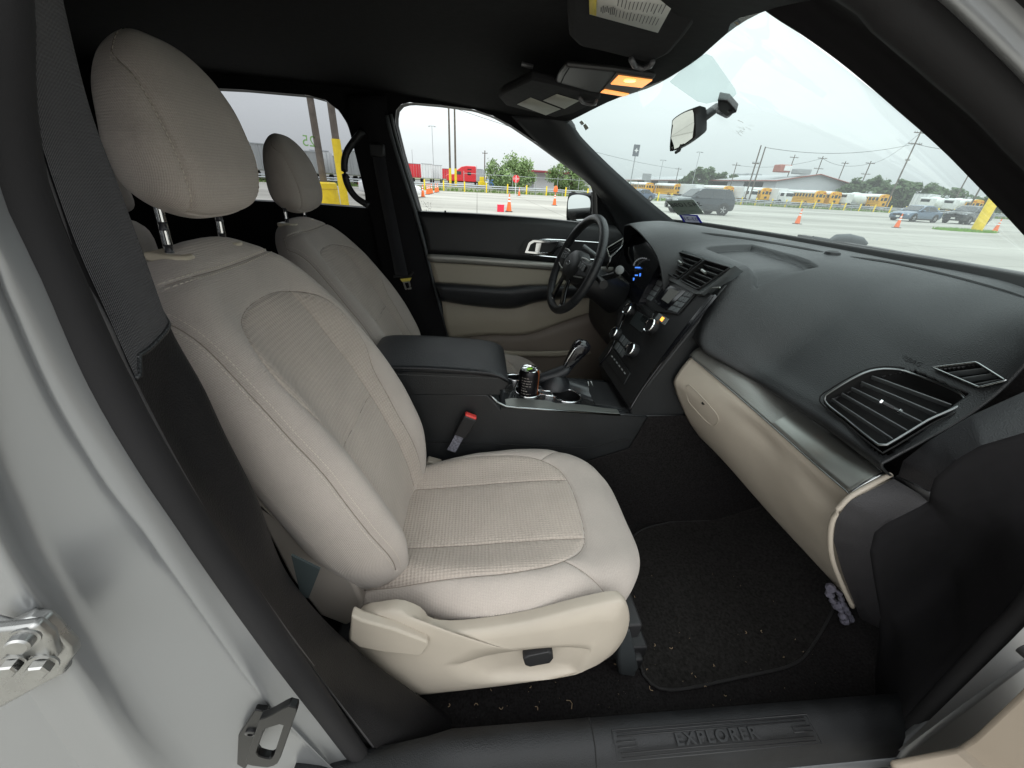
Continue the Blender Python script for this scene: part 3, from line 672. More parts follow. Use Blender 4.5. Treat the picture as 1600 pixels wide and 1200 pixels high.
# ---- building
p = bx_(1262, 120)
r = thing('warehouse', 'long pale metal warehouse with a low gable end trimmed in brown red', 'building', (0, 0, 0))
gy = 112; a = bx_(1207, gy); c_ = bx_(1320, gy); pk_ = bx_(1264, gy)
hw_ = [6.2, 10.4]
g = G(); g.add([(a.x, gy, 0), (c_.x, gy, 0), (c_.x, gy, 5.4), (pk_.x, gy, 7.4), (a.x, gy, 5.4)], [(0, 1, 2, 3, 4)])
g.add([(a.x, gy, 0), (a.x, gy+120, 0), (a.x, gy+120, 5.4), (a.x, gy, 5.4)], [(0, 1, 2, 3)]); g.add([(c_.x, gy, 0), (c_.x, gy+120, 0), (c_.x, gy+120, 5.4), (c_.x, gy, 5.4)], [(0, 1, 2, 3)])
g.build('wall', mat('pale_metal_wall', (.52, .53, .55), .6, var=.05), r)
g = G(); 
for x0, x1, z0, z1 in ((a.x-1.2, pk_.x, 5.3, 7.5), (pk_.x, c_.x+1.2, 7.5, 5.3)): g.add([(x0, gy-1, z0), (x1, gy-1, z1), (x1, gy+120, z1), (x0, gy+120, z0)], [(0, 1, 2, 3)])
g.build('roof', mat('metal_roof', (.45, .46, .47), .5), r, solid=.15)
g = G(); g.tube([(a.x-1.2, gy-1.05, 5.3), (pk_.x, gy-1.05, 7.5), (c_.x+1.2, gy-1.05, 5.3)], .16, 4); g.tube([(a.x-1.25, gy-1, 5.3), (a.x-1.25, gy+120, 5.3)], .18, 4); g.build('fascia', mat('brown_red_trim', (.25, .08, .06), .6), r)
g = G()
for k in range(6): g.box((a.x-.03, gy+10+k*18, 2.5), (.05, 9, 5)); 
g.build('loading_door', m_blackt, r)
for xx, d, sz, colr, nm, z in ((1208, 122, (3.4, 3, 1.9), mat('billboard_red', (.38, .14, .11), .5), 'rooftop_box', 8.6), (1238, 122, (3.8, 3, 1.3), m_pgrey, 'rooftop_unit', 8.0), (1150, 150, (6, 4, 1.2), m_pgrey, 'rooftop_unit', 7.6), (1166, 150, (5, 4, 1.2), m_pgrey, 'rooftop_unit', 7.8)):
    p = far(xx, d*1.2); g = G(); g.box((p.x, p.y, z), sz); bb = g.build(nm, colr, r, bevel=.2)
    if nm == 'rooftop_box':
        g = G(); g.box((p.x+.6, p.y-1.55, z+.1), (2.2, .05, 1.3)); g.build('white_face', m_wh, bb)
# white building behind second tree + others in the driver window
r = thing('white_shed', 'low white shed with a dark red roof edge between the two trees', 'building', far(847, 125), rad(-6))
g = G(); g.box((3, 4, 2.1), (22, 8, 4.2)); g.build('wall', m_wt, r); g = G(); g.box((3, -.1, 4.3), (22.6, 8.6, .5)); g.build('roof', mat('maroon', (.25, .04, .05), .5), r, bevel=.05)
g = G(); g.box((-3, -.03, 1.4), (1.2, .05, 2.6)); g.build('door', m_pgrey, r)
r = thing('tan_building', 'low pale yellow long building behind the right hand mixers', 'building', bx_(1540, 130), rad(-4))
g = G(); g.box((0, 0, 2.3), (60, 14, 4.6)); g.build('wall', mat('tan_wall', (.55, .50, .38), .7), r); g = G(); g.box((0, -.1, 4.7), (61, 15, .5)); g.build('roof', m_wt, r, bevel=.05)

# ---- trees
def tree(loc, label, R, H, zc, n, leaf, seed, squash=.75, name='tree', leafs=.28, group=None):
    rnd = random.Random(seed); r = thing(name, label, 'tree', loc, 0, group)
    g = G(); g.tube([(0, 0, 0), (.1, 0, zc*.6), (0, .1, zc)], [R*.07, R*.055, R*.03], 8)
    for k in range(7):
        a = k*.9+rnd.random(); e = V((math.cos(a)*R*.7, math.sin(a)*R*.7, zc+rnd.uniform(-.1, .6)*R)); g.tube([(0, 0, zc*.5), e*.5+V((0, 0, zc*.35)), e], [R*.03, R*.02, R*.008], 5)
    g.build('trunk', m_bark, r)
    clumps = []
    for k in range(26):
        a = rnd.uniform(0, 6.28); q = rnd.random()**.5; zz = rnd.uniform(-.75, .95)
        rr_ = math.sqrt(max(0, 1-zz*zz))*q
        clumps.append((V((math.cos(a)*rr_*R, math.sin(a)*rr_*R, zc+zz*R*squash)), R*rnd.uniform(.16, .36)))
    vs = []; fs = []
    for i in range(n):
        c_, cr_ = clumps[rnd.randrange(len(clumps))]
        d = V((rnd.gauss(0, 1), rnd.gauss(0, 1), rnd.gauss(0, 1))).normalized()*cr_*rnd.random()**.4; p = c_+d+V((0, 0, rnd.random()**3*R*.12))
        u = V((rnd.gauss(0, 1), rnd.gauss(0, 1), rnd.gauss(0, 1))).normalized(); v_ = u.orthogonal().normalized(); s = leafs*rnd.uniform(.5, 1.2)
        o = len(vs); vs += [p-u*s, p+v_*s*.55, p+u*s, p-v_*s*.55]; fs.append((o, o+1, o+2, o+3))
    G().add(vs, fs).build('crown', leaf, r, weld=False)
    return r
tree(far(801, 74), 'bushy bright green tree behind the stop sign in the driver window', 4.3, 6, 2.2, 4800, m_leaf, 1, .50, leafs=.26)
tree(far(895, 80), 'bright green tree partly hidden behind the driver door mirror pillar', 4.2, 6, 2.4, 4600, m_leaf, 2, .62, leafs=.26)
for i, (xx, d, R, zc, lb) in enumerate(((1073, 165, 3.0, 5.6, 'leftmost dark tree over the long warehouse roof'), (1086, 165, 3.6, 6.2, 'second dark tree over the long warehouse roof'), (1101, 168, 3.8, 6.2, 'third dark tree over the long warehouse roof'), (1118, 170, 3.4, 5.8, 'fourth dark tree over the long warehouse roof'), (1140, 170, 3., 5.4, 'small dark tree by the rooftop units'),
                            (1318, 150, 3.4, 4.2, 'dark tree touching the right end of the gable roof'), (1334, 150, 4.4, 5.2, 'dark tree left of the big three arm pole'), (1352, 150, 4.8, 6.0, 'tallest dark tree of the right hand clump'), (1372, 150, 4.6, 5.2, 'dark tree behind the big three arm pole'), (1392, 150, 4.6, 5.2, 'dark tree right of the big three arm pole'), (1413, 150, 4.4, 5.3, 'dark tree over the white trailer'), (1433, 150, 4.2, 4.8, 'dark tree over the left mixer of the right pair'), (1450, 150, 3.6, 4.0, 'last dark tree of the right hand clump'),
                            (1482, 155, 4., 3.6, 'lone dark tree between the clump and the pillar'), (1535, 155, 4, 3.2, 'dark tree beside the near pillar edge'))):
    tree(far(xx, d), lb, R*(.85 if xx > 1200 else 1), 9, zc*(.62 if xx > 1200 else .8), 2600, m_leafd, 10+i, .8, leafs=.6, group='trees on the horizon')
# ================================================================== THE CAR
CAR = thing('suv', 'silver SUV seen through its open front passenger door, beige cloth seats and black dashboard', 'SUV', (0, 0, 0))
from mathutils.bvhtree import BVHTree
def hit(o, x, y):
    me = o.data; bv = BVHTree.FromPolygons([v.co for v in me.vertices], [p.vertices for p in me.polygons])
    return bv.ray_cast(CAM, ray(x, y).normalized())[0]
# ---- headliner
FE = [(-.84, .25, 1.63), (-.66, .316, 1.68), (-.5, .37, 1.712), (-.35, .42, 1.733), (-.15, .476, 1.752), (.1, .49, 1.755), (.3, .446, 1.753), (.5, .41, 1.742), (.62, .377, 1.728), (.76, .33, 1.715)]
rows = []
for (y, x, z) in FE:
    top = 1.80 if y > -.6 else 1.74 if y > -.7 else 1.66
    rows.append([V((x, y, z)), V((x-.08, y, z+.004)), V((x-.3, y, min(top, z+.04))), V((-.6, y, top)), V((-1.5, y, top)), V((-2.3, y, top-.12))])
g = G(); g.grid(sheet(rows, 30, 24)); g.build('headliner', head, CAR, smooth=180, solid=.012, soff=1)
# roof skin outside, rear wall, floor under
g = G(); g.grid(sheet([[V((x-.0, y*1.06, z+.05)), V((x-.3, y*1.06, 1.85)), V((-1.2, y*1.06, 1.86)), V((-2.4, y*1.06, 1.78))] for (y, x, z) in FE], 20, 12)); g.build('roof_panel', silver, CAR, smooth=180)
g = G(); g.box((-2.35, 0, 1.0), (.04, 1.7, 1.6)); g.box((-.4, 0, .19), (4.0, 1.72, .04)); g.box((1.75, 0, .75), (.04, 1.7, 1.15)); g.build('body_floor', blk2, CAR)
g = G(); g.prism([(-.44, -.95, .28), (-.44, -.95, .85), (-.46, -.95, 1.22), (-2.35, -.95, 1.25), (-2.4, -.95, .3)], (0, .10, 0)); RD_ = g.build('rear_passenger_door', silver, CAR, bevel=.02, bseg=3)
g = G(); g.prism([(-.50, -.90, 1.24), (-.50, -.86, 1.30), (-.55, -.80, 1.64), (-.60, -.78, 1.70), (-2.1, -.78, 1.68), (-2.3, -.90, 1.26)], (0, .012, 0)); g.build('rear_door_window', glass('privacy_glass_near', (.35, .36, .38), .05), RD_)
g = G(); g.prism([(1.0, -.915, .30), (1.0, -.915, 1.20), (1.3, -.915, 1.27), (2.75, -.90, 1.10), (2.8, -.88, .5), (2.5, -.90, .30)], (0, .03, 0)); g.build('front_fender', silver, CAR, bevel=.01)
g = G(); g.box((.28, -.905, .27), (1.5, .03, .14)); g.build('rocker_panel', silver, CAR, bevel=.01)
# ---- windshield
WB = [(.74, .80, 1.38), (.66, .905, 1.372), (.64, 1.0, 1.37), (.6, 1.09, 1.366), (.5, 1.20, 1.358), (.3, 1.27, 1.355), (0, 1.30, 1.355), (-.3, 1.27, 1.362), (-.5, 1.18, 1.37), (-.60, 1.08, 1.374), (-.665, .98, 1.40)]
WT = [(.70, .33, 1.70), (.62, .377, 1.728), (.56, .40, 1.736), (.5, .41, 1.742), (.38, .435, 1.75), (.25, .455, 1.754), (0, .485, 1.756), (-.2, .465, 1.748), (-.4, .405, 1.728), (-.55, .35, 1.70), (-.665, .313, 1.681)]
rows = [[V((t[1]-.07, t[0], t[2]+.028)), V((t[1], t[0], t[2])), V(((t[1]+b_[1])/2, (t[0]+b_[0])/2, (t[2]+b_[2])/2+.012)), V((b_[1], b_[0], b_[2])), V((b_[1]+.05, b_[0], b_[2]-.035))] for t, b_ in zip(WT, WB)]
ws_glass = glass('windshield_glass', (.78, .875, .86), .014, veil=.065)
g = G(); g.grid(sheet(rows, 24, 30)); WS = g.build('windshield', ws_glass, CAR, smooth=180)
def onws(x, y, off=.004): 
    p = hit(WS, x, y); return p+(CAM-p).normalized()*off if p else at(x, y, Y=.2)
# black lower frit / cowl edge
g = G(); rr = [V((x, y, z)) for y, x, z in WB]
g.grid([[p+V((.02, 0, -.03)) for p in crom(rr, 40)], [p+V((-.005, 0, .010)) for p in crom(rr, 40)], [p+V((-.035, 0, .006)) for p in crom(rr, 40)], [p+V((-.05, 0, -.03)) for p in crom(rr, 40)]])
g.build('windshield_lower_band', void, CAR, smooth=180)
# grey reflection beside the mirror, put in as a tinted patch
pp = [(1046, 128), (1062, 112), (1085, 92), (1103, 84), (1113, 88), (1148, 138), (1151, 146), (1146, 152), (1105, 162), (1090, 159)]
g = G(); g.add([onws(*q, .003) for q in pp], [tuple(range(10))]); g.build('reflection_patch', glass('reflection_tint', (.70, .76, .75), .0, veil=.05), WS)
# stickers
q = [onws(*a) for a in ((1041, 314), (1083, 312), (1100, 334), (1059, 336))]
g = G(); g.add(q, [(0, 1, 2, 3)]); s1 = g.build('registration_sticker', mat('sticker_grey', (.33, .38, .33), .7), WS)
tag(s1, 'grey green sticker with mirrored printed number')
def quadtext(q, txt, size, cx, cy, m_, par, nm='printed_number', mirror=True):
    o = q[3].lerp(q[2], cx).lerp(q[0].lerp(q[1], cx), cy); o += (CAM-o).normalized()*.003
    X = (q[1]-q[0]+q[2]-q[3]); Y = (q[0]-q[3]+q[1]-q[2])
    Yn = Y.normalized(); Xn = X.normalized(); Mx = Matrix(((Xn.x, Yn.x, 0, o.x), (Xn.y, Yn.y, 0, o.y), (Xn.z, Yn.z, 0, o.z), (0, 0, 0, 1)))
    n_ = Xn.cross(Yn); Mx[0][2], Mx[1][2], Mx[2][2] = n_
    return text_mesh(txt, size, Mx, nm, m_, par, depth=.0002, mirror=mirror)
quadtext(q, '34210985', .038, .50, .68, ink, s1); quadtext(q, '29E   N3', .018, .5, .22, mat('faint_ink', (.2, .24, .2), .7), s1)
q = [onws(*a) for a in ((1059.5, 334), (1090, 336), (1099, 350), (1069, 348.5))]
g = G(); g.add(q, [(0, 1, 2, 3)]); s2 = g.build('inspection_sticker', mat('sticker_blue', (.03, .03, .42), .5), WS); tag(s2, 'small white sticker with a thick dark blue border')
c_ = sum(q, V())/4; g = G(); g.add([c_+(p-c_)*.74+(CAM-c_).normalized()*.002 for p in q], [(0, 1, 2, 3)]); g.build('sticker_face', mat('sticker_lilac', (.62, .62, .75), .6), s2)
quadtext([c_+(p-c_)*.74+(CAM-c_).normalized()*.002 for p in q], '03-21', .028, .5, .5, mat('navy_ink', (.08, .08, .22), .6), s2)
q = [onws(*a) for a in ((905, 191), (909, 188), (913, 193), (909, 196))]; g = G(); g.add(q, [(0, 1, 2, 3)])
q = [onws(*a) for a in ((911, 196), (915, 193), (920, 200), (915, 204))]; g.add(q, [(0, 1, 2, 3)]); g.build('corner_label', mat('corner_label', (.45, .46, .40), .6), WS)
# dirty rub marks on the glass by the mirror foot
g = G(); rnd = random.Random(4)
for i in range(20):
    x = rnd.gauss(1158, 8); y = rnd.gauss(198, 5); a = onws(x, y, .003); b_ = onws(x+rnd.uniform(2, 9), y+rnd.uniform(1, 5), .003); n_ = V((0, 0, .0011))*rnd.random()
    g.add([a, b_, b_+n_, a+n_], [(0, 1, 2, 3)])
g.build('glass_smear', mat('smear', (.42, .43, .41), .8), WS)
# ---- pillars of the near side
pa = [pxs([(1120, -50), (1196, 15), (1260, 57), (1324, 105), (1402, 172), (1462, 225), (1522, 285), (1600, 367), (1720, 500)], -.66),
      pxs([(1170, -90), (1250, -30), (1315, 15), (1385, 68), (1460, 135), (1520, 190), (1580, 250), (1660, 330), (1780, 470)], -.69),
      pxs([(1230, -120), (1310, -50), (1372, 0), (1432, 41), (1507, 109), (1560, 165), (1600, 214), (1690, 310), (1800, 430)], -.835),
      pxs([(1238, -128), (1318, -57), (1380, -6), (1441, 35), (1517, 103), (1570, 158), (1610, 206), (1700, 302), (1810, 420)], -.835),
      pxs([(1245, -135), (1325, -63), (1388, -12), (1450, 30), (1527, 98), (1580, 152), (1620, 200), (1710, 296), (1820, 414)], -.80)]
g = G(); g.grid(sheet(pa, 60, 30)); g.build('windshield_pillar_trim', ptrim, CAR, smooth=180, solid=.01, soff=0)
# door opening seal: one closed loop
loop = pxs([(-22, -60), (-15, 0), (-10, 120), (5, 220), (30, 315), (82, 430), (166, 600), (245, 735), (325, 855), (415, 980), (500, 1097), (590, 1215)], -.885)
loop += [V((-.10, -.92, .36)), V((.02, -.935, .30)), V((.3, -.94, .27)), V((.6, -.94, .27)), V((.82, -.935, .28)), V((.93, -.92, .31))]
loop += pxs([(1402, 1160), (1475, 1085), (1550, 1007), (1600, 957)], -.885)
loop += [V((.915, -.885, 1.0)), V((.86, -.885, 1.15)), V((.72, -.885, 1.34)), V((.55, -.885, 1.49))] + pxs([(1600, 186), (1502, 90), (1406, 3), (1345, -55)], -.885) + [V((.1, -.885, 1.66)), V((-.1, -.885, 1.665)), V((-.24, -.885, 1.64))]
LC = crom(loop, 200, closed=True)
g = G(); g.tube(LC, .0165, 12, closed=True, up=V((0, 1, 0))); SEAL = g.build('door_seal', rubber, CAR, smooth=180)
cen = sum(LC, V())/len(LC)
LP = [(24, -50), (22, 0), (22, 75), (30, 135), (50, 220), (84, 320), (122, 425), (167, 510), (205, 595), (288, 750), (358, 862), (458, 1002), (558, 1132), (632, 1228)]
g = G(); g.tube(crom(pxs(LP, -.868), 80), .0030, 8, up=V((0, 1, 0))); g.build('seal_lip', mat('seal_lip_rubber', (.05, .048, .05), .45), SEAL, smooth=180)
GR = [(-30, -50), (-6, 0), (-6, 75), (2, 135), (18, 220), (48, 320), (88, 425), (132, 510), (170, 595), (252, 750), (322, 862), (420, 1002), (520, 1132), (594, 1228)]
g = G(); g.grid([crom(pxs(GR, -.862), 80), crom(pxs(LP, -.862), 80)]); g.build('seal_groove', void, SEAL, smooth=180)
# silver body beside the seal
def outw(k, dy, dz=0, t=0): return [p+(p-cen).normalized()*k+V((0, dy, 0)) for p in LC]
i0 = 0; seg = [i for i in range(200)]
# B pillar body (left of picture)
br = [pxs([(-10, -60), (0, 0), (5, 120), (18, 220), (40, 315), (95, 430), (175, 600), (250, 735), (330, 855), (420, 980), (505, 1097), (600, 1215), (640, 1260)], -.885),
      pxs([(-60, -60), (-50, 0), (-45, 120), (-30, 220), (-5, 315), (48, 430), (125, 600), (205, 735), (287, 855), (370, 980), (452, 1097), (535, 1215), (570, 1260)], -.905),
      pxs([(-90, -60), (-80, 0), (-75, 120), (-60, 220), (-40, 315), (5, 440), (80, 610), (160, 745), (250, 865), (338, 990), (412, 1092), (478, 1160), (560, 1240)], -.918),
      pxs([(-96, -60), (-86, 0), (-81, 120), (-67, 220), (-50, 320), (-8, 448), (66, 618), (148, 755), (238, 877), (326, 1000), (400, 1100), (466, 1172), (545, 1255)], -.912),
      pxs([(-170, -60), (-165, 0), (-160, 120), (-150, 240), (-130, 380), (-80, 530), (-10, 700), (60, 840), (135, 965), (210, 1075), (290, 1180), (350, 1260), (400, 1330)], -.935),
      pxs([(-200, -60), (-195, 0), (-190, 120), (-180, 250), (-165, 400), (-120, 560), (-55, 730), (10, 870), (85, 995), (150, 1100), (225, 1205), (285, 1290), (330, 1360)], -.962),
      pxs([(-230, -60), (-225, 0), (-220, 130), (-215, 270), (-200, 420), (-155, 590), (-90, 760), (-30, 895), (40, 1020), (108, 1125), (180, 1225), (240, 1310), (280, 1380)], -.955),
      pxs([(-330, -60), (-325, 0), (-320, 130), (-315, 290), (-300, 480), (-255, 680), (-190, 850), (-130, 980), (-60, 1095), (0, 1190), (70, 1290), (120, 1370), (160, 1440)], -.93)]
g = G(); g.grid(sheet(br, 60, 56)); BP = g.build('door_pillar', silver, CAR, smooth=180)
# dark gap behind the pillar at the lower left
gp = [pxs([(-60, 1080), (-10, 1085), (25, 1110), (50, 1150), (85, 1215)], -.94), pxs([(-60, 1180), (-30, 1185), (-10, 1195), (10, 1215), (25, 1240)], -.945)]
g = G(); g.grid(sheet(gp, 16, 4)); g.build('pillar_gap', rubber, CAR, smooth=180, solid=.004, soff=0)
# trim of the near B pillar
S1 = [(24, -50), (22, 0), (24, 100), (45, 200), (80, 310), (129, 440), (207, 600), (288, 750), (358, 862), (458, 1002), (558, 1132), (630, 1225)]
MI = [(62, -50), (62, 0), (88, 140), (120, 250), (160, 360), (215, 480), (262, 640), (318, 745), (382, 850), (468, 980), (570, 1080), (690, 1190)]
IN = [(90, -50), (97, 0), (140, 170), (185, 290), (225, 400), (268, 515), (318, 605), (352, 678), (402, 778), (455, 905), (560, 1018), (705, 1125)]
def yl(a, b_, n): return [a+(b_-a)*i/(n-1) for i in range(n)]
r1 = [at(x, y, Y=-.872) for x, y in S1]; r2 = [at(x, y, Y=-.828) for x, y in MI]; r3 = [at(x, y, Y=v) for (x, y), v in zip(IN, yl(-.785, -.758, 12))]
r4 = [p+V((-.05, .015, 0)) for p in r3]; r5 = [p+V((-.16, .06, 0)) for p in r3]
rr = sheet([r1, r2, r3, r4, r5], 80, 32)
g = G(); g.grid(rr); pt = g.build('door_pillar_trim', [ptrim, pgrain], CAR, smooth=180)
for pl_ in pt.data.polygons:     # grained lower cover against the cloth wrapped upper
    c_ = pl_.center
    if c_.z < 1.335 and c_.x < 0.5:
        i = pl_.index // 79; pl_.material_index = 1 if i < 17 else 0
# belt
g = G(); wr_ = []
for i in range(1, 17):
    row = rr[i]; zl = 1.318+.036*(i-1)/15; wr_.append(row)
ncol = [max(j for j in range(80) if wr_[i][j].z > 1.318+.036*i/15 and j < 45) for i in range(16)]
rib = []
for i, row in enumerate(wr_):
    pts = lin(row[:ncol[i]+1], 60); k_ = math.sin(math.pi*i/15)
    rib.append([p+(CAM-p).normalized()*(.0022+.003*k_) for p in pts])
g.grid(rib)
def uvfill(o, ax=(1, 2)):
    me = o.data; uv = me.uv_layers.new(name='UVMap')
    for l in me.loops: c = me.vertices[l.vertex_index].co; uv.data[l.index].uv = (c[ax[0]]*1.2, c[ax[1]])
sb = g.build('seat_belt', web, CAR, smooth=180); uvfill(sb)
g = G(); g.tube([rb[-1]+V((0, -.001, 0)) for rb in rib], .0028, 8); g.build('belt_slot_bezel', blk, sb, smooth=180)
# belt anchor by the seat side
g = G(); q = [at(455, 868, Y=-.735), at(500, 890, Y=-.735), at(482, 935, Y=-.735), at(470, 932, Y=-.735)]; g.prism(q, (0, .004, 0)); g.build('belt_anchor_strap', mat('dark_teal_webbing', (.03, .042, .044), .8), sb)  # belt strap in one even dark teal
# striker
STB = mat('striker_black', (.005, .005, .005), .30, spec=.2)
q = [(372, 1150), (398, 1110), (415, 1112), (420, 1128), (400, 1170), (383, 1203), (370, 1195)]
g = G(); g.prism([at(x, y, Y=-.93) for x, y in q], (0, .008, 0)); so_ = g.build('door_striker', STB, BP, bevel=.0015)
def ring(outer, inner, Y0, Y1, n=40):
    o_ = lin([at(x, y, Y=Y0) for x, y in outer], n, True); i_ = lin([at(x, y, Y=Y0) for x, y in inner], n, True)
    d = V((0, Y1-Y0, 0)); g = G(); g.grid([o_, i_, [p+d for p in i_], [p+d for p in o_]], closed=True, loop=True); return g
g = ring([(405, 1125), (420, 1120), (450, 1103), (463, 1106), (463, 1114), (438, 1185), (432, 1196), (418, 1200), (385, 1196), (383, 1192)], [(412, 1140), (425, 1136), (438, 1132), (443, 1134), (441, 1140), (428, 1180), (424, 1186), (418, 1186), (404, 1182), (400, 1176)], -.955, -.945)
g.build('striker_loop', STB, so_, bevel=.0012)
g = G(); p = at(393, 1143, Y=-.93); g.lathe(p, (0, -1, 0), [(.008, 0), (.008, .003), (.004, .004), (.004, .001), (0, .001)], 14); p = at(404, 1172, Y=-.93); g.lathe(p, (0, -1, 0), [(.006, 0), (.006, .003), (0, .003)], 14); g.build('striker_bolt', bsteel, so_)
# hinge with bolts
hp = [(-40, 975), (0, 985), (35, 968), (65, 972), (80, 985), (92, 1000), (108, 1015), (112, 1028), (98, 1048), (98, 1055), (60, 1075), (0, 1108), (-40, 1110)]
g = G(); g.prism([at(x, y, Y=-.975) for x, y in hp], (0, .012, 0)); hg = g.build('door_hinge', steel, BP, bevel=.004, bseg=3)
g = G(); g.prism([at(x, y, Y=-.985) for x, y in [(-40, 990), (15, 985), (50, 980), (75, 1000), (85, 1030), (70, 1050), (30, 1058), (-40, 1055)]], (0, .011, 0)); g.build('hinge_leaf', steel, hg, bevel=.004, bseg=3)
for (x, y, r_) in ((40, 995, .0085), (23, 1034, .0075), (68, 1036, .009)):
    p = at(x, y, Y=-.986); g = G(); g.lathe(p, V((.25, -1, .1)), [(r_*1.25, 0), (r_*1.25, .002), (r_, .0025), (r_, .0025)], 20); n6 = 6 if r_ != .0085 else 16
    g.lathe(p, V((.25, -1, .1)), [(r_, .002), (r_*.98, .009), (r_*.8, .0105), (0, .0105)], n6); g.build('hinge_bolt', steel, hg, smooth=30)
# silver at the top right, outside the seal
q1 = [(1270, -160), (1352, -80), (1449, -8), (1529, 66), (1604, 142), (1700, 250)]
r1 = pxs(q1, -.893); r1b = pxs([(x+12, y-8) for x, y in q1], -.910); r2 = pxs([(x+60, y-30) for x, y in q1], -.914); r3 = pxs([(x+115, y-50) for x, y in q1], -.925); r1 = r1
g = G(); g.grid(sheet([r1, r1b, r2, r3], 30, 16)); g.build('roof_rail_panel', silver, CAR, smooth=180)
g = G(); g.tube(pxs([(1400, -150), (1520, -110), (1605, -28), (1658, 24), (1740, 100)], -.945), .006, 8); g.build('drip_rubber', rubber, CAR, smooth=180)
# silver lower right + open door corner
r1 = pxs([(1385, 1190), (1470, 1108), (1553, 1027), (1600, 980), (1660, 915)], -.905); r2 = pxs([(1400, 1220), (1490, 1140), (1575, 1055), (1620, 1010), (1680, 950)], -.910); r3 = pxs([(1420, 1250), (1520, 1190), (1600, 1110), (1660, 1040), (1720, 980)], -.915)
g = G(); g.grid(sheet([r1, r2, r3], 24, 8)); g.build('hinge_pillar_panel', silver, CAR, smooth=180)
g = G(); g.prism([at(x, y, Y=-.97) for x, y in [(1384, 1187), (1492, 1166), (1515, 1150), (1620, 1048), (1700, 1100), (1700, 1300), (1420, 1300)]], (.42, -.85, 0)); fd = g.build('front_passenger_door', mat('door_beige_vinyl', (.30, .25, .195), .6, bump=('noise', 500, .2)), CAR, bevel=.01)
tag(fd, 'beige lower corner of the opened passenger door')
p = at(1600, 1012, Y=-.95); g = G(); g.lathe(p, (0, -1, 0), [(.012, 0), (.012, .01), (.008, .014), (0, .014)], 16); g.build('door_bumper_plug', blk2, CAR)
# ---- sill
prof = [(-.79, .26), (-.80, .33), (-.808, .395), (-.82, .428), (-.845, .437), (-.872, .430), (-.895, .408), (-.905, .37), (-.91, .33)]
def zx(x): return 0.0 if x < .7 else -.00
rows = [[V((x, y+(.0 if x > -.05 else (-.05-x)*-.35), z+(0 if x > -.05 else (-.05-x)**1.3*1.1))) for y, z in prof] for x in [-.3+.05*i for i in range(28)]]
g = G(); g.grid(rows); SC = g.build('scuff_plate', sillm, CAR, smooth=180)
g = G(); g.tube([V((.262, y, z+.0006)) for y, z in prof[1:]], .0012, 6); g.build('scuff_joint', void, SC)
def sillpt(x, y): # on sill top
    return hit(SC, x, y)
e0, e1, e2, e3 = sillpt(952, 1156), sillpt(1215, 1134), sillpt(1240, 1185), sillpt(965, 1205)
if e3 is None: e3 = e0+(e2-e1)
o1 = (e0+e1+e2+e3)/4; o1 = V((o1.x, -.862, .4435)); L_ = (e1-e0).length
g = G(); pl_o = [(-L_/2, -.026), (-L_/2, .022), (-L_/2+.008, .028), (L_/2-.008, .028), (L_/2, .022), (L_/2, -.026)]
sy = V((0, .98, .16)).normalized()
def sp(u, v, n=0): return V((.54, -.872, .4335))+V((1, 0, 0))*u+sy*v+V((0, 0, n))
k_ = .235
g.tube([sp(-k_, -.026), sp(-k_, .024), sp(k_, .024), sp(k_, -.026)], .0014, 6, closed=True)
for v in (-.021, -.014, .013, .019): g.tube([sp(-k_+.01, v), sp(k_-.01, v)], .0011, 6)
for s in (-1, 1): g.tube([sp(s*(k_-.005), -.005), sp(s*(k_-.05), -.005), sp(s*(k_-.05), .004), sp(s*(k_-.005), .004)], .0011, 6)
g.build('plate_ribs', blk2, SC, smooth=180)
tm = text_mesh('EXPLORER', .030, frame4(sp(0, -.001, .0005), (1, 0, 0), sy), 'embossed_lettering', mat('embossed_black', (.0085, .009, .010), .5, spec=.4), SC, depth=.0011, bold=.0007, space=1.25, sx=1.15)
# ---- floor
g = G(); rows = []
for y in [-.80+.05*i for i in range(33)]:
    rows.append([V((x, y, .262+(0 if x < 1.0 else (x-1.0)**1.15*.55)+.004*math.sin(x*9+y*7)*math.sin(y*11))) for x in [-1.2+.06*i for i in range(49)]])
g.grid(rows); g.build('carpet', carpet, CAR, smooth=180)
# firewall
g = G(); g.grid([[V((1.45, y, .45)), V((1.5, y, .8)), V((1.35, y, 1.1)), V((1.30, y, 1.3))] for y in (-.85, 0, .85)]); g.build('toe_board', carpet, CAR, smooth=180, solid=.01)
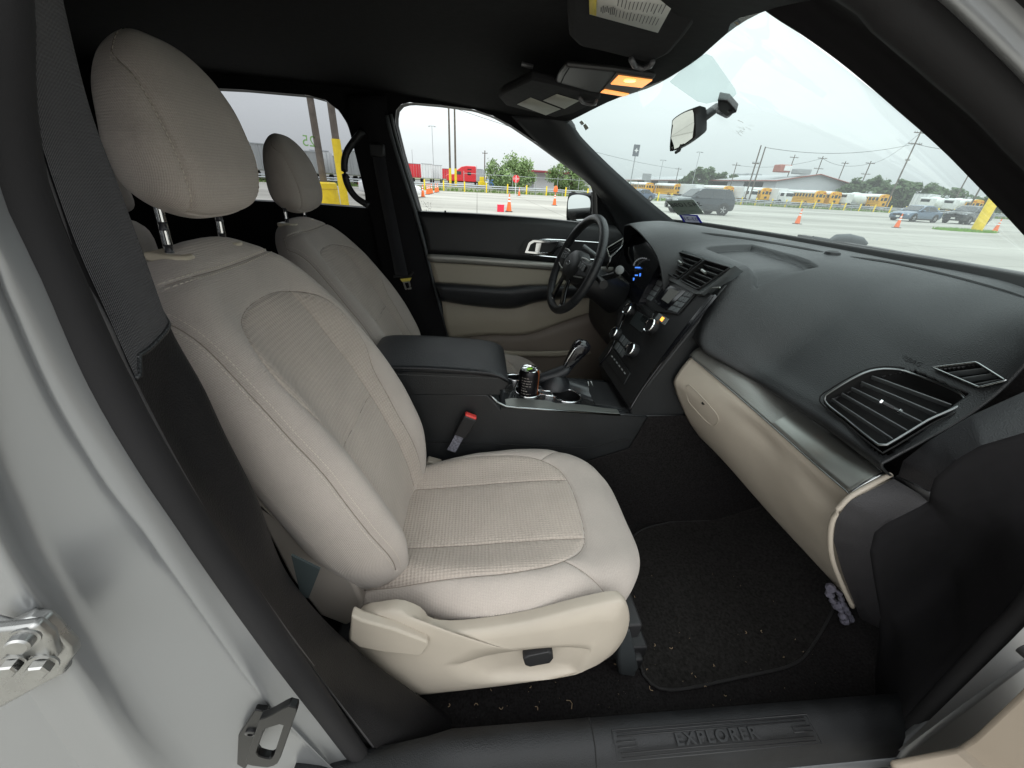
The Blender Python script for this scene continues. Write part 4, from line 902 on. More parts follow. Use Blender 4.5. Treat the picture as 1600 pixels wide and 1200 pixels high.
# ---- dashboard
DP = {
 -.665: [(.96, 1.37), (.965, 1.36), (.97, 1.34), (.975, 1.28), (.97, 1.205), (.935, 1.14), (.885, 1.088), (.838, 1.045), (.828, 1.022), (.91, .968)],
 -.62: [(1.06, 1.368), (1.04, 1.355), (1.02, 1.325), (1.0, 1.27), (.97, 1.20), (.93, 1.137), (.882, 1.087), (.842, 1.046), (.832, 1.022), (.90, .972)],
 -.5: [(1.18, 1.364), (1.13, 1.355), (1.07, 1.315), (1.01, 1.25), (.965, 1.185), (.92, 1.13), (.875, 1.08), (.845, 1.048), (.835, 1.022), (.885, .987)],
 -.3: [(1.27, 1.356), (1.2, 1.354), (1.12, 1.338), (1.03, 1.295), (.96, 1.232), (.90, 1.162), (.84, 1.09), (.80, 1.055), (.79, 1.035), (.825, 1.018)],
 -.17: [(1.29, 1.349), (1.2, 1.352), (1.1, 1.345), (1.0, 1.331), (.9, 1.297), (.82, 1.245), (.755, 1.18), (.70, 1.12), (.670, 1.083), (.70, 1.062)],
 -.128: [(1.295, 1.348), (1.2, 1.352), (1.1, 1.35), (1.0, 1.34), (.9, 1.328), (.82, 1.314), (.766, 1.300), (.735, 1.25), (.70, 1.17), (.68, 1.1)],
 -.09: [(1.295, 1.348), (1.2, 1.352), (1.1, 1.351), (1.0, 1.344), (.9, 1.334), (.82, 1.320), (.768, 1.302), (.735, 1.25), (.70, 1.17), (.68, 1.1)],
 .1: [(1.30, 1.348), (1.2, 1.352), (1.1, 1.352), (1.0, 1.346), (.9, 1.339), (.82, 1.328), (.77, 1.308), (.737, 1.25), (.705, 1.18), (.685, 1.12)],
 .17: [(1.30, 1.348), (1.2, 1.352), (1.1, 1.35), (1.0, 1.346), (.9, 1.34), (.82, 1.33), (.76, 1.315), (.71, 1.298), (.68, 1.288), (.662, 1.279)],
 .21: [(1.29, 1.348), (1.2, 1.353), (1.1, 1.356), (1.0, 1.358), (.9, 1.360), (.82, 1.360), (.75, 1.355), (.69, 1.345), (.645, 1.335), (.622, 1.328)],
 .27: [(1.28, 1.348), (1.2, 1.353), (1.1, 1.358), (1.0, 1.366), (.9, 1.375), (.82, 1.38), (.74, 1.38), (.675, 1.372), (.628, 1.363), (.606, 1.357)],
 .38: [(1.24, 1.350), (1.18, 1.354), (1.1, 1.36), (1.0, 1.370), (.9, 1.381), (.82, 1.388), (.74, 1.392), (.675, 1.388), (.625, 1.380), (.605, 1.373)],
 .50: [(1.18, 1.352), (1.12, 1.356), (1.06, 1.362), (.98, 1.370), (.9, 1.376), (.82, 1.38), (.74, 1.378), (.68, 1.372), (.645, 1.365), (.625, 1.358)],
 .58: [(1.08, 1.358), (1.05, 1.36), (1.0, 1.362), (.95, 1.362), (.88, 1.358), (.82, 1.35), (.76, 1.335), (.71, 1.315), (.68, 1.295), (.665, 1.28)],
 .66: [(.94, 1.366), (.93, 1.36), (.91, 1.35), (.88, 1.335), (.85, 1.32), (.82, 1.30), (.79, 1.27), (.76, 1.24), (.74, 1.22), (.73, 1.2)],
 .74: [(.92, 1.36), (.91, 1.35), (.9, 1.34), (.88, 1.325), (.86, 1.30), (.84, 1.27), (.82, 1.24), (.8, 1.21), (.79, 1.2), (.785, 1.18)]}
ys = sorted(DP)
def dprof(y):
    if y <= ys[0]: return DP[ys[0]]
    for a, b_ in zip(ys, ys[1:]):
        if y <= b_:
            t_ = (y-a)/(b_-a); return [(p[0]+(q[0]-p[0])*t_, p[1]+(q[1]-p[1])*t_) for p, q in zip(DP[a], DP[b_])]
rows = []
yy = [-.665+i*(.74+.665)/280 for i in range(281)]
for y in yy:
    # gentle blur across Y so stations do not crease, but keep the step beside the stack
    acc = None; k_ = [(-.03, 1), (-.015, 2), (0, 2), (.015, 2), (.03, 1)]
    for dy, w_ in k_:
        pr = dprof(min(.74, max(-.665, y+dy)))
        acc = [(a[0]+w_*p[0], a[1]+w_*p[1]) for a, p in zip(acc, pr)] if acc else [(w_*p[0], w_*p[1]) for p in pr]
    tw = sum(w_ for _, w_ in k_)
    r = crom([V((a/tw, y, b2/tw)) for a, b2 in acc], 170)
    for p in r:   # storage tray sunk in the top of the dash
        if -.16 < p.y < .15 and .80 < p.x < .98:
            e = min((p.y+.16)/.010, (.15-p.y)/.010, (p.x-.80)/.03, (.98-p.x)/.010, 1); e = max(0, e); p.z -= .020*e*e*(3-2*e)
    rows.append(r)
g = G(); g.grid(rows); DASH = g.build('dashboard', blk, CAR, smooth=60, solid=.004, soff=-1)
_bv = BVHTree.FromPolygons([v.co for v in DASH.data.vertices], [p.vertices for p in DASH.data.polygons])
def down(x, y, off=.0012):
    p = _bv.ray_cast(V((x, y, 1.6)), V((0, 0, -1)))[0]; return p+V((0, 0, off)) if p else V((x, y, 1.35))
g = G()
for ln in ([(1096, 364), (1180, 375), (1287, 394)], [(1328, 401), (1400, 412), (1480, 430), (1560, 452), (1620, 472)]):
    P_ = [(p.x, p.y) for p in crom([V((x, y, 0)) for x, y in ln], 50)]; n_ = len(P_)
    A1 = []; B1 = []
    for k, (x, y) in enumerate(P_):
        h = min(1, k/6, (n_-1-k)/6)*1.0+.25; p = hit(DASH, x, y-h); q = hit(DASH, x, y+h)
        if p and q: A1.append(p+V((0, 0, .0015))); B1.append(q+V((0, 0, .0015)))
    g.grid([A1, B1])
g.build('defroster_slot', void, DASH)
p = down(1.10, -.06, .002); g = G(); g.lathe(p, (0, 0, 1), [(.022, -.004), (.020, .004), (.012, .008), (0, .009)], 20); g.build('light_sensor', blk2, DASH)
# near end of the dash: grained caps, then kick panel out to the seal
ea = [(1640, 600, -.70), (1600, 612, -.695), (1518, 649, -.682), (1451, 689, -.672), (1411, 720, -.668), (1403, 744, -.668)]; eb1 = [(1640, 660, -.775), (1600, 676, -.77), (1532, 696, -.755), (1491, 720, -.745), (1460, 748, -.735), (1453, 768, -.73)]
def capf(A_, B_, n=60):
    a_, b_ = lin(pxs(A_), n), lin(pxs(B_), n); dn = V((.012, .0, -.006)); return [[p+dn for p in a_]]+[[p.lerp(q, t_)+V((-.55, -.3, .5))*.006*math.sin(math.pi*t_) for p, q in zip(a_, b_)] for t_ in (0, .08, .3, .5, .7, .92, 1)]+[[p+V((.03, .02, -.02)) for p in b_]]
g = G(); g.grid(capf(ea, eb1)); g.build('dash_end_cap', lgrain, DASH, smooth=50)
ea2 = [(1396, 748, -.666), (1384, 754, -.666), (1327, 783, -.668), (1307, 810, -.668), (1302, 844, -.668), (1317, 897, -.668), (1344, 966, -.668)]; eb2 = [(1452, 782, -.715), (1440, 790, -.715), (1384, 818, -.705), (1366, 832, -.70), (1359, 862, -.70), (1364, 897, -.70), (1380, 985, -.70)]
g = G(); g.grid(capf(ea2, eb2)); g.build('dash_end_cap', lgrain, DASH, smooth=50)
g = G(); g.add(pxs([(1402, 742, -.664), (1454, 768, -.728), (1452, 783, -.713), (1394, 752, -.663)]), [(0, 1, 2, 3)]); g.build('cap_step', blk2, DASH, solid=.004)
eb = eb1+eb2
ec = [(1700, 860), (1600, 945), (1560, 982), (1520, 1020), (1500, 1040), (1470, 1068), (1440, 1098), (1420, 1118), (1395, 1142), (1370, 1165)]
em = [(1680, 760, -.79), (1575, 800, -.765), (1525, 850, -.745), (1495, 880, -.735), (1480, 900, -.73), (1445, 930, -.725), (1420, 955, -.725), (1405, 980, -.73), (1395, 1010, -.735), (1370, 1060, -.745)]
em2 = [(x-2, y-2, z+.012) for (x, y, z) in eb]
_e = [lin(pxs(em2), 70), crom(pxs(em), 70), crom(pxs(ec, -.87), 70)]
g = G(); g.grid([[crom([_e[0][j], _e[1][j], _e[2][j]], 16)[i] for j in range(70)] for i in range(16)]); KP = g.build('kick_panel', ptrim, CAR, smooth=180, solid=.006, soff=0)
g = G(); g.tube([hit(KP, x, y)+V((0, -.002, 0)) for x, y in ((1366, 975), (1395, 1010), (1425, 1055), (1440, 1072)) if hit(KP, x, y)], .0022, 6); g.build('panel_joint', blk, KP)
g = G(); g.tube([hit(KP, x, y)+V((0, -.001, 0)) for x, y in ((1425, 1035), (1480, 975), (1540, 910), (1590, 850)) if hit(KP, x, y)], .004, 6); pass
# glovebox + trim
gn = [(.915, .966), (.862, .906), (.856, .86), (.866, .80), (.913, .70), (1.0, .585), (1.106, .46)]
gm_ = [(.865, .985), (.822, .945), (.808, .90), (.812, .85), (.84, .77), (.88, .69), (.936, .608)]
gq = [(.76, 1.03), (.735, 1.00), (.722, .95), (.725, .90), (.75, .84), (.79, .77), (.845, .694)]
gf = [(.69, 1.050), (.655, 1.0), (.655, .955), (.668, .91), (.705, .85), (.75, .785), (.812, .715)]
tt = [(1098, 541, -.14), (1170, 583, -.27), (1250, 638, -.40), (1320, 690, -.53), (1382, 740, -.655)]; tb = [(1078, 556, -.14), (1138, 606, -.27), (1200, 660, -.40), (1265, 718, -.53), (1328, 772, -.655)]
A, B = crom(pxs(tt), 50), crom(pxs(tb), 50)
def byY(L_, y): return min(L_, key=lambda p: abs(p.y-y))
rows = []
for y, pr in ((-.664, gn), (-.655, gn), (-.53, None), (-.40, gm_), (-.25, gq), (-.14, gf)):
    if pr is None: pr = [((a[0]+b_[0])/2, (a[1]+b_[1])/2) for a, b_ in zip(gn, gm_)]
    a, b_ = byY(A, y), byY(B, y)
    rows.append([V((a.x+.028, y, a.z-.012)), V((b_.x+.007, y, b_.z+.0))]+[V((x, y, z)) for x, z in pr[2:]])
rs = sheet(rows, 60, 60)
rs = [[p+V((.0, 0, 0)) for p in rs[0]]]+rs
endc = [[p+V((.05, .0, .0)) for p in rs[-1]]]
g = G(); g.grid(rs+endc); GB = g.build('glovebox', bplas, DASH, smooth=180, solid=.014, soff=-1)
g = G(); g.tube(crom(pxs([(1392, 741, -.660), (1362, 757, -.664), (1325, 779, -.666), (1303, 808, -.667), (1297, 838, -.667), (1300, 872, -.667), (1314, 910, -.667), (1332, 948, -.667)]), 50), .0055, 8); g.build('glovebox_rim', bplas, GB, smooth=180)
# gap line around glovebox lid near its end
def gbp(x, y, off=.0015):
    p = hit(GB, x, y); return p+(CAM-p).normalized()*off if p else None
lt = [(1073, 603), (1078, 602), (1098, 622), (1118, 645), (1122, 655), (1118, 664), (1108, 662), (1088, 642), (1075, 625)]
pts = [gbp(*q) for q in lt]; g = G(); g.tube(crom(pts, 36, True), .0016, 6, closed=True)
gl_ = g.build('latch_bezel', bplas, GB, smooth=180)
p = gbp(1099, 630, .0); g = G(); g.lathe(p, (CAM-p), [(.0045, .0008), (.0055, .0012), (0, .001)], 14); g.build('lock_hole', void, gl_)
def strip(s0, s1, off): 
    R = []
    for k in range(9):
        t_ = s0+(s1-s0)*k/8; o_ = off+.005*math.sin(math.pi*t_)
        R.append([a.lerp(b2, t_)+V((-.8, -.15, .55))*o_ for a, b2 in zip(A, B)])
    return R
g = G(); g.grid(strip(0.03, .97, .004)); TS = g.build('dash_trim_strip', satin, DASH, smooth=180, solid=.006, soff=-1)
g = G(); E_ = strip(0, 1, .003); g.tube([r[-1] for r in E_], .0035, 8); g.tube(E_[0], .0022, 6); g.tube(E_[-1], .0018, 6); g.build('chrome_edge', dkch, TS, smooth=180)
# carbon look inlay (fine weave)
wv = mat('woven_metal_inlay', (.26, .265, .25), .42, metal=.85, bump=('voronoi', 500, .8))
g = G(); R_ = strip(.1, .93, .0055); g.grid([r[8:28] for r in R_]); g.build('woven_inlay', wv, TS, smooth=180)
# ---- vents on the passenger side
def slat_vent(nm, corners, par, nsl, frame_r, m_frame, depth=.05, m_in=void, tab=True, slat_r=.0022, rounding=None, msl=blk):
    """corners TL, TR, BR, BL in 3D"""
    TL, TR, BR, BL = corners; n_ = (TR-TL).cross(BL-TL).normalized()
    c_ = (TL+TR+BR+BL)/4
    if n_.dot(CAM-c_) < 0: n_ = -n_
    g = G(); O_ = rounding or corners; pts = crom(O_, 48, True) if rounding else lin(O_, 48, True)
    pts = [p+n_*.004 for p in pts]
    g.tube(pts, frame_r, 8, closed=True, up=n_); f = g.build(nm, m_frame, par, smooth=180)
    g = G(); g.grid([pts, [c_+(p-c_)*.86-n_*depth for p in pts], [c_-n_*depth]*len(pts)], closed=True); g.build('vent_duct', m_in, f, smooth=180)
    for k in range(nsl):
        t_ = (k+.7)/(nsl+.4); a = TL.lerp(BL, t_); b2 = TR.lerp(BR, t_); a, b2 = a.lerp(b2, .02), a.lerp(b2, .98)
        g = G(); d = (BL-TL).normalized()
        q = [a-n_*.004, b2-n_*.004, b2-n_*.02+d*.004, a-n_*.02+d*.004]; g.prism(q, d*.0022); g.build('vent_slat', msl, f, bevel=.0006)
    return f, n_
vc = pxs([(1375, 585, -.50), (1510, 630, -.628), (1385, 702, -.655), (1292, 632, -.48)])
vr = pxs([(1292, 632, -.48), (1310, 614, -.485), (1350, 592, -.495), (1375, 585, -.50), (1400, 585, -.51), (1430, 592, -.53), (1509, 630, -.628), (1450, 666, -.64), (1388, 703, -.655), (1376, 702, -.648), (1330, 665, -.55)])
vc = [p+V((-.011, 0, .011)) for p in vc]; vr = [p+V((-.011, 0, .011)) for p in vr]
PV, n_ = slat_vent('passenger_air_vent', vc, DASH, 5, .0026, mat('vent_rim_metal', (.20, .21, .21), .3, metal=1.), depth=.05, rounding=vr, msl=mat('grey_slat', (.10, .108, .11), .38))
g = G(); g.tube([p+n_*.001 for p in [sum(vr, V())/len(vr)+(q-sum(vr, V())/len(vr))*1.10 for q in crom(vr, 60, True)]], .0016, 6, closed=True); g.build('vent_groove', void, PV, smooth=180)
cut(DASH, vr, .08, 1.03)
a, b2 = at(1375, 628, Y=-.56)+n_*.006, at(1408, 645, Y=-.59)+n_*.006
g = G(); g.tube([a, a.lerp(b2, .2), a.lerp(b2, .8), b2], [.003, .0045, .0045, .003], 8); g.build('vent_tab', blk2, PV)
g = G(); g.tube([a, a.lerp(b2, .10)], .005, 8); g.tube([b2, b2.lerp(a, .14)], .0055, 8); g.build('vent_tab_cap', chrome, PV)
dc = pxs([(1460, 577, -.565), (1528, 570, -.60), (1570, 598, -.645), (1522, 609, -.62)])
# sit on the dash surface
dc2 = []
for x, y in ((1458, 577), (1526, 569), (1572, 598), (1530, 608)):
    p = hit(DASH, x, y); dc2.append(p+V((-.002, -.001, .003)))
DV, n2 = slat_vent('side_defroster_vent', dc2, DASH, 3, .0022, dkch, depth=.03, msl=mat('grey_slat', (.10, .108, .11), .38)); cut(DASH, dc2, .03, .93)
p = hit(DASH, 1420, 562)
if p:
    q_ = hit(DASH, 1438, 570); q2_ = hit(DASH, 1425, 548); text_mesh('AIRBAG', .016, frame4(p+(CAM-p).normalized()*.001, q_-p, q2_-p), 'embossed_airbag_word', mat('airbag_word_black', (.012, .012, .013), .6), DASH, depth=.0003)  # raised word in an even black close to the dash
# ---- centre stack
SO = V((.53, 0, .84)); EV = V((.215, 0, .45)).normalized(); EN = V((-EV.z, 0, EV.x))
def st(y, v, n=0): return SO+EV*v+EN*n+V((0, y, 0))
g = G(); bp_ = [(.765, 1.262), (.735, 1.262), (.70, 1.19), (.655, 1.095), (.56, .905), (.525, .835), (.56, .74), (.70, .70), (.86, .85), (.9, 1.20)]
g.prism([(x+.006, -.124, z) for x, z in bp_], (0, .40, 0)); STK = g.build('centre_stack', blk, DASH, bevel=.006)
po = [(-.128, .43), (-.122, .29), (-.125, .09), (-.14, -.005), (.206, -.004), (.205, .083), (.30, .286), (.25, .43)]
g = G(); g.prism([st(y, v, .004) for y, v in po], EN*-.012); g.build('stack_face', blk2, STK, bevel=.002)
for s_, pts in ((0, [(-.135, .432), (-.128, .29), (-.132, .09), (-.148, -.008)]), (1, [(.255, .432), (.306, .286), (.211, .083), (.212, -.006)])):
    g = G(); g.tube([st(y, v, .006) for y, v in crom([V((a, b_, 0)) for a, b_ in pts], 30) for _ in ()] if False else [st(p.x, p.y, .006) for p in crom([V((a, b_, 0)) for a, b_ in pts], 30)], .004, 8)
    g.build('gloss_edge', gloss, STK, smooth=180)
g = G(); g.prism([st(y, v, .006) for y, v in [(-.118, .425), (-.113, .29), (-.116, .13), (-.128, .1), (-.138, .29), (-.150, .43)]], EN*.003); g.build('gloss_side_panel', gloss, STK)
for a, b2 in (((-.062, .428), (-.135, .455)), ((.20, .42), (.262, .34))):
    g = G(); g.tube([st(*a, .012), st(*b2, .010)], .0028, 8); g.build('chrome_flash', satin, STK)
vt = [(.163, .505), (-.135, .512), (-.070, .422), (.212, .424)]
vp = [st(y, v, .020) for y, v in vt]
g = G(); o_ = [(.175, .516), (-.140, .522), (-.088, .415), (-.06, .408), (.220, .408), (.232, .425)]; 
def lrp(k, j): return vp[0].lerp(vp[1], k).lerp(vp[3].lerp(vp[2], k), j)
O_ = [st(y, v, .018) for y, v in o_]; H1 = [lrp(0, 0), lrp(.50, 0), lrp(.50, 1), lrp(0, 1)]; H2 = [lrp(.56, 0), lrp(1, 0), lrp(1, 1), lrp(.56, 1)]
g.add([p for L_ in (O_, H1, H2) for p in L_], [t_ for t_ in tessellate_polygon([O_, H1, H2])]); g.grid([O_+[O_[0]], [p-EN*.035 for p in O_]+[O_[0]-EN*.035]]); g.build('vent_housing', mat('housing_dark_grey', (.085, .093, .095), .42), STK, solid=.002)
for a, b2 in ((0.0, .50), (.56, 1.0)):
    f, n_ = slat_vent('centre_air_vent', [lrp(a, 0), lrp(b2, 0), lrp(b2, 1), lrp(a, 1)], DASH, 5, .0022, blk2, depth=.024, msl=mat('grey_slat', (.10, .108, .11), .38))
    k_ = (a+b2)/2; g = G(); g.tube([lrp(k_-.06, .38)+n_*.008, lrp(k_+.04, .42)+n_*.008], .0045, 8); g.build('vent_tab', satin, f)
def quad_panel(nm, pts, m_, par, n0=.004, th=.003, bev=.0015):
    g = G(); g.prism([st(y, v, n0) for y, v in pts], EN*th); return g.build(nm, m_, par, bevel=bev)
rd = [(.238, .396), (-.052, .414), (-.040, .328), (.10, .292), (.274, .305)]
RD = quad_panel('radio_panel', rd, mat('radio_grey', (.012, .013, .014), .38), STK, .004, .005)
sc_ = quad_panel('display_screen', [(.145, .392), (.0, .402), (.03, .318), (.14, .318)], gloss, STK, .0095, .0015)
quad_panel('display_lit_area', [(.095, .386), (.030, .392), (.045, .340), (.10, .340)], mat('dim_lcd', (.03, .03, .03), .5, emis=((.16, .17, .15), .2)), STK, .0112, .0006, 0)
for k in range(4):
    for side in (0, 1):
        t0, t1 = k/4+.02, (k+1)/4-.02
        if side: A_, B_, C_, D_ = (-.004, .404), (-.046, .410), (-.034, .330), (.024, .322)
        else: A_, B_, C_, D_ = (.232, .392), (.155, .394), (.150, .312), (.262, .308)
        def L2(p, q, t): return (p[0]+(q[0]-p[0])*t, p[1]+(q[1]-p[1])*t)
        for h in (0, 1):
            p0, p1 = L2(A_, D_, t0), L2(B_, C_, t0); p2, p3 = L2(B_, C_, t1), L2(A_, D_, t1)
            quad_panel('radio_button', [L2(p0, p1, .5*h+.03), L2(p0, p1, .5*h+.47), L2(p3, p2, .5*h+.47), L2(p3, p2, .5*h+.03)], mat('button_grey', (.12, .13, .135), .45), RD, .0095, .003, .001)
quad_panel('button_bar', [(.25, .292), (.09, .285), (.08, .268), (.24, .275)], blk, STK, .004, .006)
quad_panel('hazard_strip', [(.065, .297), (-.01, .300), (-.012, .276), (.065, .274)], mat('strip_grey', (.16, .17, .17), .5), STK, .004, .004)
quad_panel('hazard_light', [(.030, .294), (.012, .295), (.012, .280), (.030, .280)], mat('amber_glow', (.9, .35, .05), .4, emis=((1., .42, .06), 1.6)), STK, .0085, .0006, 0)
quad_panel('disc_slot', [(.15, .262), (.10, .262), (.09, .235), (.15, .235)], void, STK, .004, .004)
quad_panel('climate_panel', [(.205, .255), (.09, .262), (.085, .205), (.20, .20)], mat('panel_teal_black', (.03, .036, .038), .3), STK, .004, .004)
for i in range(3):
    for j in range(2): quad_panel('climate_button', [(.195-i*.035, .150-j*.035), (.167-i*.035, .151-j*.035), (.165-i*.035, .123-j*.035), (.193-i*.035, .122-j*.035)], mat('button_grey', (.12, .13, .135), .45), STK, .004, .003, .001)
quad_panel('lower_controls', [(.19, .080), (-.02, .075), (-.03, .03), (.18, .03)], blk, STK, .004, .005)
for i in range(6): quad_panel('control_mark', [(.165-i*.03, .062), (.150-i*.03, .062), (.150-i*.03, .057), (.165-i*.03, .057)], mat('mark_grey', (.35, .36, .36), .5), STK, .0095, .0005, 0)
for (y, v, r_) in ((.250, .240, .026), (.036, .248, .028), (.232, .134, .026), (.050, .138, .028)):
    g = G(); g.lathe(st(y, v, .004), EN, [(r_, 0), (r_, .020), (r_*.93, .024), (r_*.80, .022), (r_*.78, .018), (0, .018)], 28); kb = g.build('control_knob', blk2, STK, smooth=35)
    g = G(); g.lathe(st(y, v, .004), EN, [(r_*.955, .0235), (r_*.90, .0265), (r_*.82, .0245)], 28); g.build('knob_ring', chrome, kb)
    for i in range(24):
        pass
p = st(.335, .258, .0); g = G(); g.tube([p+V((0, math.cos(i*.5236)*.022, 0))+EV*math.sin(i*.5236)*.022 for i in range(12)], .0022, 6, closed=True); g.build('start_button_ring', chrome, DASH, smooth=180)
g = G(); g.lathe(p, EN, [(.02, -.005), (.02, .002), (0, .003)], 20); g.build('start_button', blk2, DASH)
# ---- driver side of the dash
g = G(); g.prism([(.70, .215, 1.305), (.70, .62, 1.32), (.66, .62, 1.12), (.62, .19, 1.10)], (.03, 0, 0)); cl_ = g.build('instrument_cluster', gloss, DASH)
ble = mat('blue_display_glow', (.05, .2, .9), .4, emis=((.08, .28, 1.), .8)); whe = mat('white_display_glow', (.3, .3, .3), .4, emis=((.6, .65, .7), .12))
g = G()
def clp(x, y, off=.003): d = ray(x, y); n_ = V((-.96, 0, .25)); o_ = V((.668, .3, 1.21)); t_ = (o_-CAM).dot(n_)/d.dot(n_); return CAM+d*t_
for (x, y, w_, h) in ((992, 417, 8, 2), (989, 434, 2, 5), (992, 429, 4, 2), (999, 427, 2, 5)):
    q = [clp(x, y), clp(x+w_, y), clp(x+w_, y+h), clp(x, y+h)]; g.prism(q, (.002, 0, 0))
g.build('blue_readout', ble, cl_)
g = G()
for i in range(9):
    a = 1.2+i*.22; x, y = 1003+math.cos(a)*14, 416-math.sin(a)*13; q = [clp(x, y), clp(x+1.5, y-1), clp(x+2, y+1), clp(x, y+1.2)]; g.prism(q, (.002, 0, 0))
g.build('gauge_marks', whe, cl_)
rows = [[V((x, y, z)) for x, z in ((.74, 1.34), (.69, 1.12), (.62, 1.07), (.60, 1.0), (.61, .9), (.68, .80), (.9, .74))] for y in (.26, .45, .60, .74)]
g = G(); g.grid(sheet(rows, 24, 12)); g.build('lower_driver_panel', blk2, DASH, smooth=180, solid=.01)
g = G(); rows = [[V((x, y, z)) for x, z in ((.66, 1.12), (.64, 1.09), (.655, 1.05))] for y in (.2, .35, .5, .62)]; g.grid(rows); g.build('column_shroud_trim', blk, DASH, solid=.01)
dv = pxs([(948, 388, .62), (975, 372, .62), (968, 392, .60), (952, 402, .60)]); slat_vent('driver_air_vent', dv, DASH, 3, .003, satin, depth=.03)
g = G(); g.tube(pxs([(948, 420, .55), (955, 402, .56), (968, 390, .57), (978, 378, .58)]), .006, 8); g.build('vent_brace', mat('dark_chrome', (.30, .31, .31), .2, metal=1.), DASH, smooth=180)
# steering wheel
WC = V((.405, .385, 1.205)); WU = V((.148, 0, .397)).normalized(); WN = V((-WU.z, 0, WU.x)); WR = .193
WY = V((-math.sin(rad(6)), math.cos(rad(6)), 0))
def wp(y, v, n=0): return WC+WY*y+WU*v+WN*n
g = G(); g.tube([wp(math.cos(i*2*math.pi/72)*WR, math.sin(i*2*math.pi/72)*WR) for i in range(72)], .0175, 14, closed=True, up=WN); SW = g.build('steering_wheel', leath, CAR, smooth=180)
for a in (20, 160, 215, 325):
    g = G(); c_ = wp(math.cos(rad(a))*WR, math.sin(rad(a))*WR); t_ = V((0, -math.sin(rad(a)), 0))+WU*math.cos(rad(a)); g.lathe(c_, t_, [(.0180, -.001), (.0184, 0), (.0180, .001)], 16); g.build('rim_seam', void, SW)
g = G(); hub = [wp(math.cos(t_)*(.075+.012*math.cos(2*t_)), math.sin(t_)*.068-.005) for t_ in [i*2*math.pi/36 for i in range(36)]]
c_ = wp(0, -.005); g.grid([[p-WN*.03 for p in hub], hub, [c_+(p-c_)*.92+WN*.018 for p in hub], [c_+(p-c_)*.6+WN*.027 for p in hub], [c_+WN*.029]*36], closed=True); g.build('airbag_cover', blk, SW, smooth=60)
for s in (-1, 1):
    g = G(); rows = [[wp(s*.05, .045, .0), wp(s*.05, -.035, .0)], [wp(s*.10, .035, .010), wp(s*.10, -.03, .010)], [wp(s*.15, .035, .006), wp(s*.15, -.02, .006)], [wp(s*.19, .045, 0), wp(s*.19, -.02, 0)]]
    g.grid(sheet(rows, 8, 14)); g.build('spoke', blk2, SW, smooth=180, solid=.012, soff=0)
    g = G(); g.tube([wp(s*.075, .04, .016), wp(s*.11, .044, .016), wp(s*.15, .042, .012)], .004, 8); g.tube([wp(s*.075, -.035, .014), wp(s*.11, -.03, .015), wp(s*.15, -.022, .012)], .003, 8); g.build('spoke_bezel', satin, SW)
    for k in range(3):
        g = G(); g.box(wp(s*(.09+.022*k), .016-.002*k, .018), (.006, .017, .022), Matrix((WN, V((0, 1, 0)), WU)).transposed()); g.build('wheel_button', mat('button_grey', (.12, .13, .135), .45), SW, bevel=.002)
    g = G(); rows = [[wp(s*.02, -.05, .01), wp(s*.045, -.05, .01)], [wp(s*.035, -.11, .008), wp(s*.06, -.10, .008)], [wp(s*.06, -.185, 0), wp(s*.095, -.172, 0)]]; g.grid(sheet(rows, 5, 12)); g.build('lower_spoke', gloss, SW, smooth=180, solid=.010, soff=0)
    g = G(); g.box(wp(s*.055, -.165, .006), (.004, .02, .006), Matrix((WN, V((0, 1, 0)), WU)).transposed()); g.build('spoke_tip', chrome, SW, bevel=.001)
g = G(); g.tube([wp(-.022, .0, .030), wp(0, .010, .031), wp(.022, .0, .030), wp(0, -.010, .031)], .0015, 6, closed=True); g.build('oval_badge', mat('dark_chrome', (.30, .31, .31), .2, metal=1.), SW, smooth=180)
g = G(); g.tube([wp(0, -.01, -.02), wp(0, -.03, -.10), wp(0, -.05, -.24)], [.06, .062, .075], 16); g.build('steering_column', blk2, CAR, smooth=180)
# stalks
g = G(); g.tube([wp(-.05, .0, -.07), wp(-.12, -.005, -.075), wp(-.168, -.012, -.07)], [.009, .012, .017], 12); sk = g.build('wiper_stalk', blk2, CAR, smooth=60); e_ = at(968, 422, Y=.22)
g = G(); g.tube([wp(-.03, -.03, -.08), e_+V((.01, .06, -.03)), e_], [.010, .013, .016], 12); g.build('gear_stalk', blk2, sk, smooth=60); g = G(); g.lathe(e_, (CAM-e_), [(.0165, -.004), (.0165, .002), (.014, .004), (0, .005)], 20); g.build('stalk_cap', mat('stalk_grey', (.18, .19, .19), .5), sk)
g = G(); a_ = at(912, 385, Y=.56); g.tube([a_, a_+V((.05, -.06, -.03))], [.010, .008], 10); g.build('turn_stalk', mat('stalk_grey', (.18, .19, .19), .5), CAR, smooth=60)
# ---- mirrors
rv = pxs([(1051, 189, .06), (1079, 172, -.06), (1084, 212, -.06), (1048, 232, .06)]); c_ = sum(rv, V())/4; n_ = (rv[1]-rv[0]).cross(rv[3]-rv[0]).normalized()
if n_.dot(CAM-c_) < 0: n_ = -n_
rl_ = pxs([(1050, 196, .06), (1052, 187, .06), (1066, 177, 0), (1081, 171, -.06), (1085, 174, -.06), (1086, 211, -.06), (1083, 216, -.06), (1066, 228, 0), (1051, 235, .06), (1047, 232, .06)])
pts = crom(rl_, 40, True); bk = V((.035, .0, .012))
g = G(); g.grid([[c_+(p-c_)*.96+n_*.001 for p in pts], [c_+(p-c_)*1.04 for p in pts], [c_+(p-c_)*1.06+bk*.4 for p in pts], [c_+(p-c_)*.85+bk for p in pts], [c_+bk*1.1]*40], closed=True)
RM = g.build('rear_view_mirror', blk2, CAR, smooth=50)
g = G(); g.add([c_+(p-c_)*.97+n_*.0005 for p in pts], [tuple(range(40))]); g.build('mirror_glass', mat('mirror_silver', (.80, .84, .82), .02, metal=1.), RM)
m0 = at(1090, 190, Y=-.03); m1 = at(1120, 168, Y=-.01); mw = onws(1142, 172, .004)
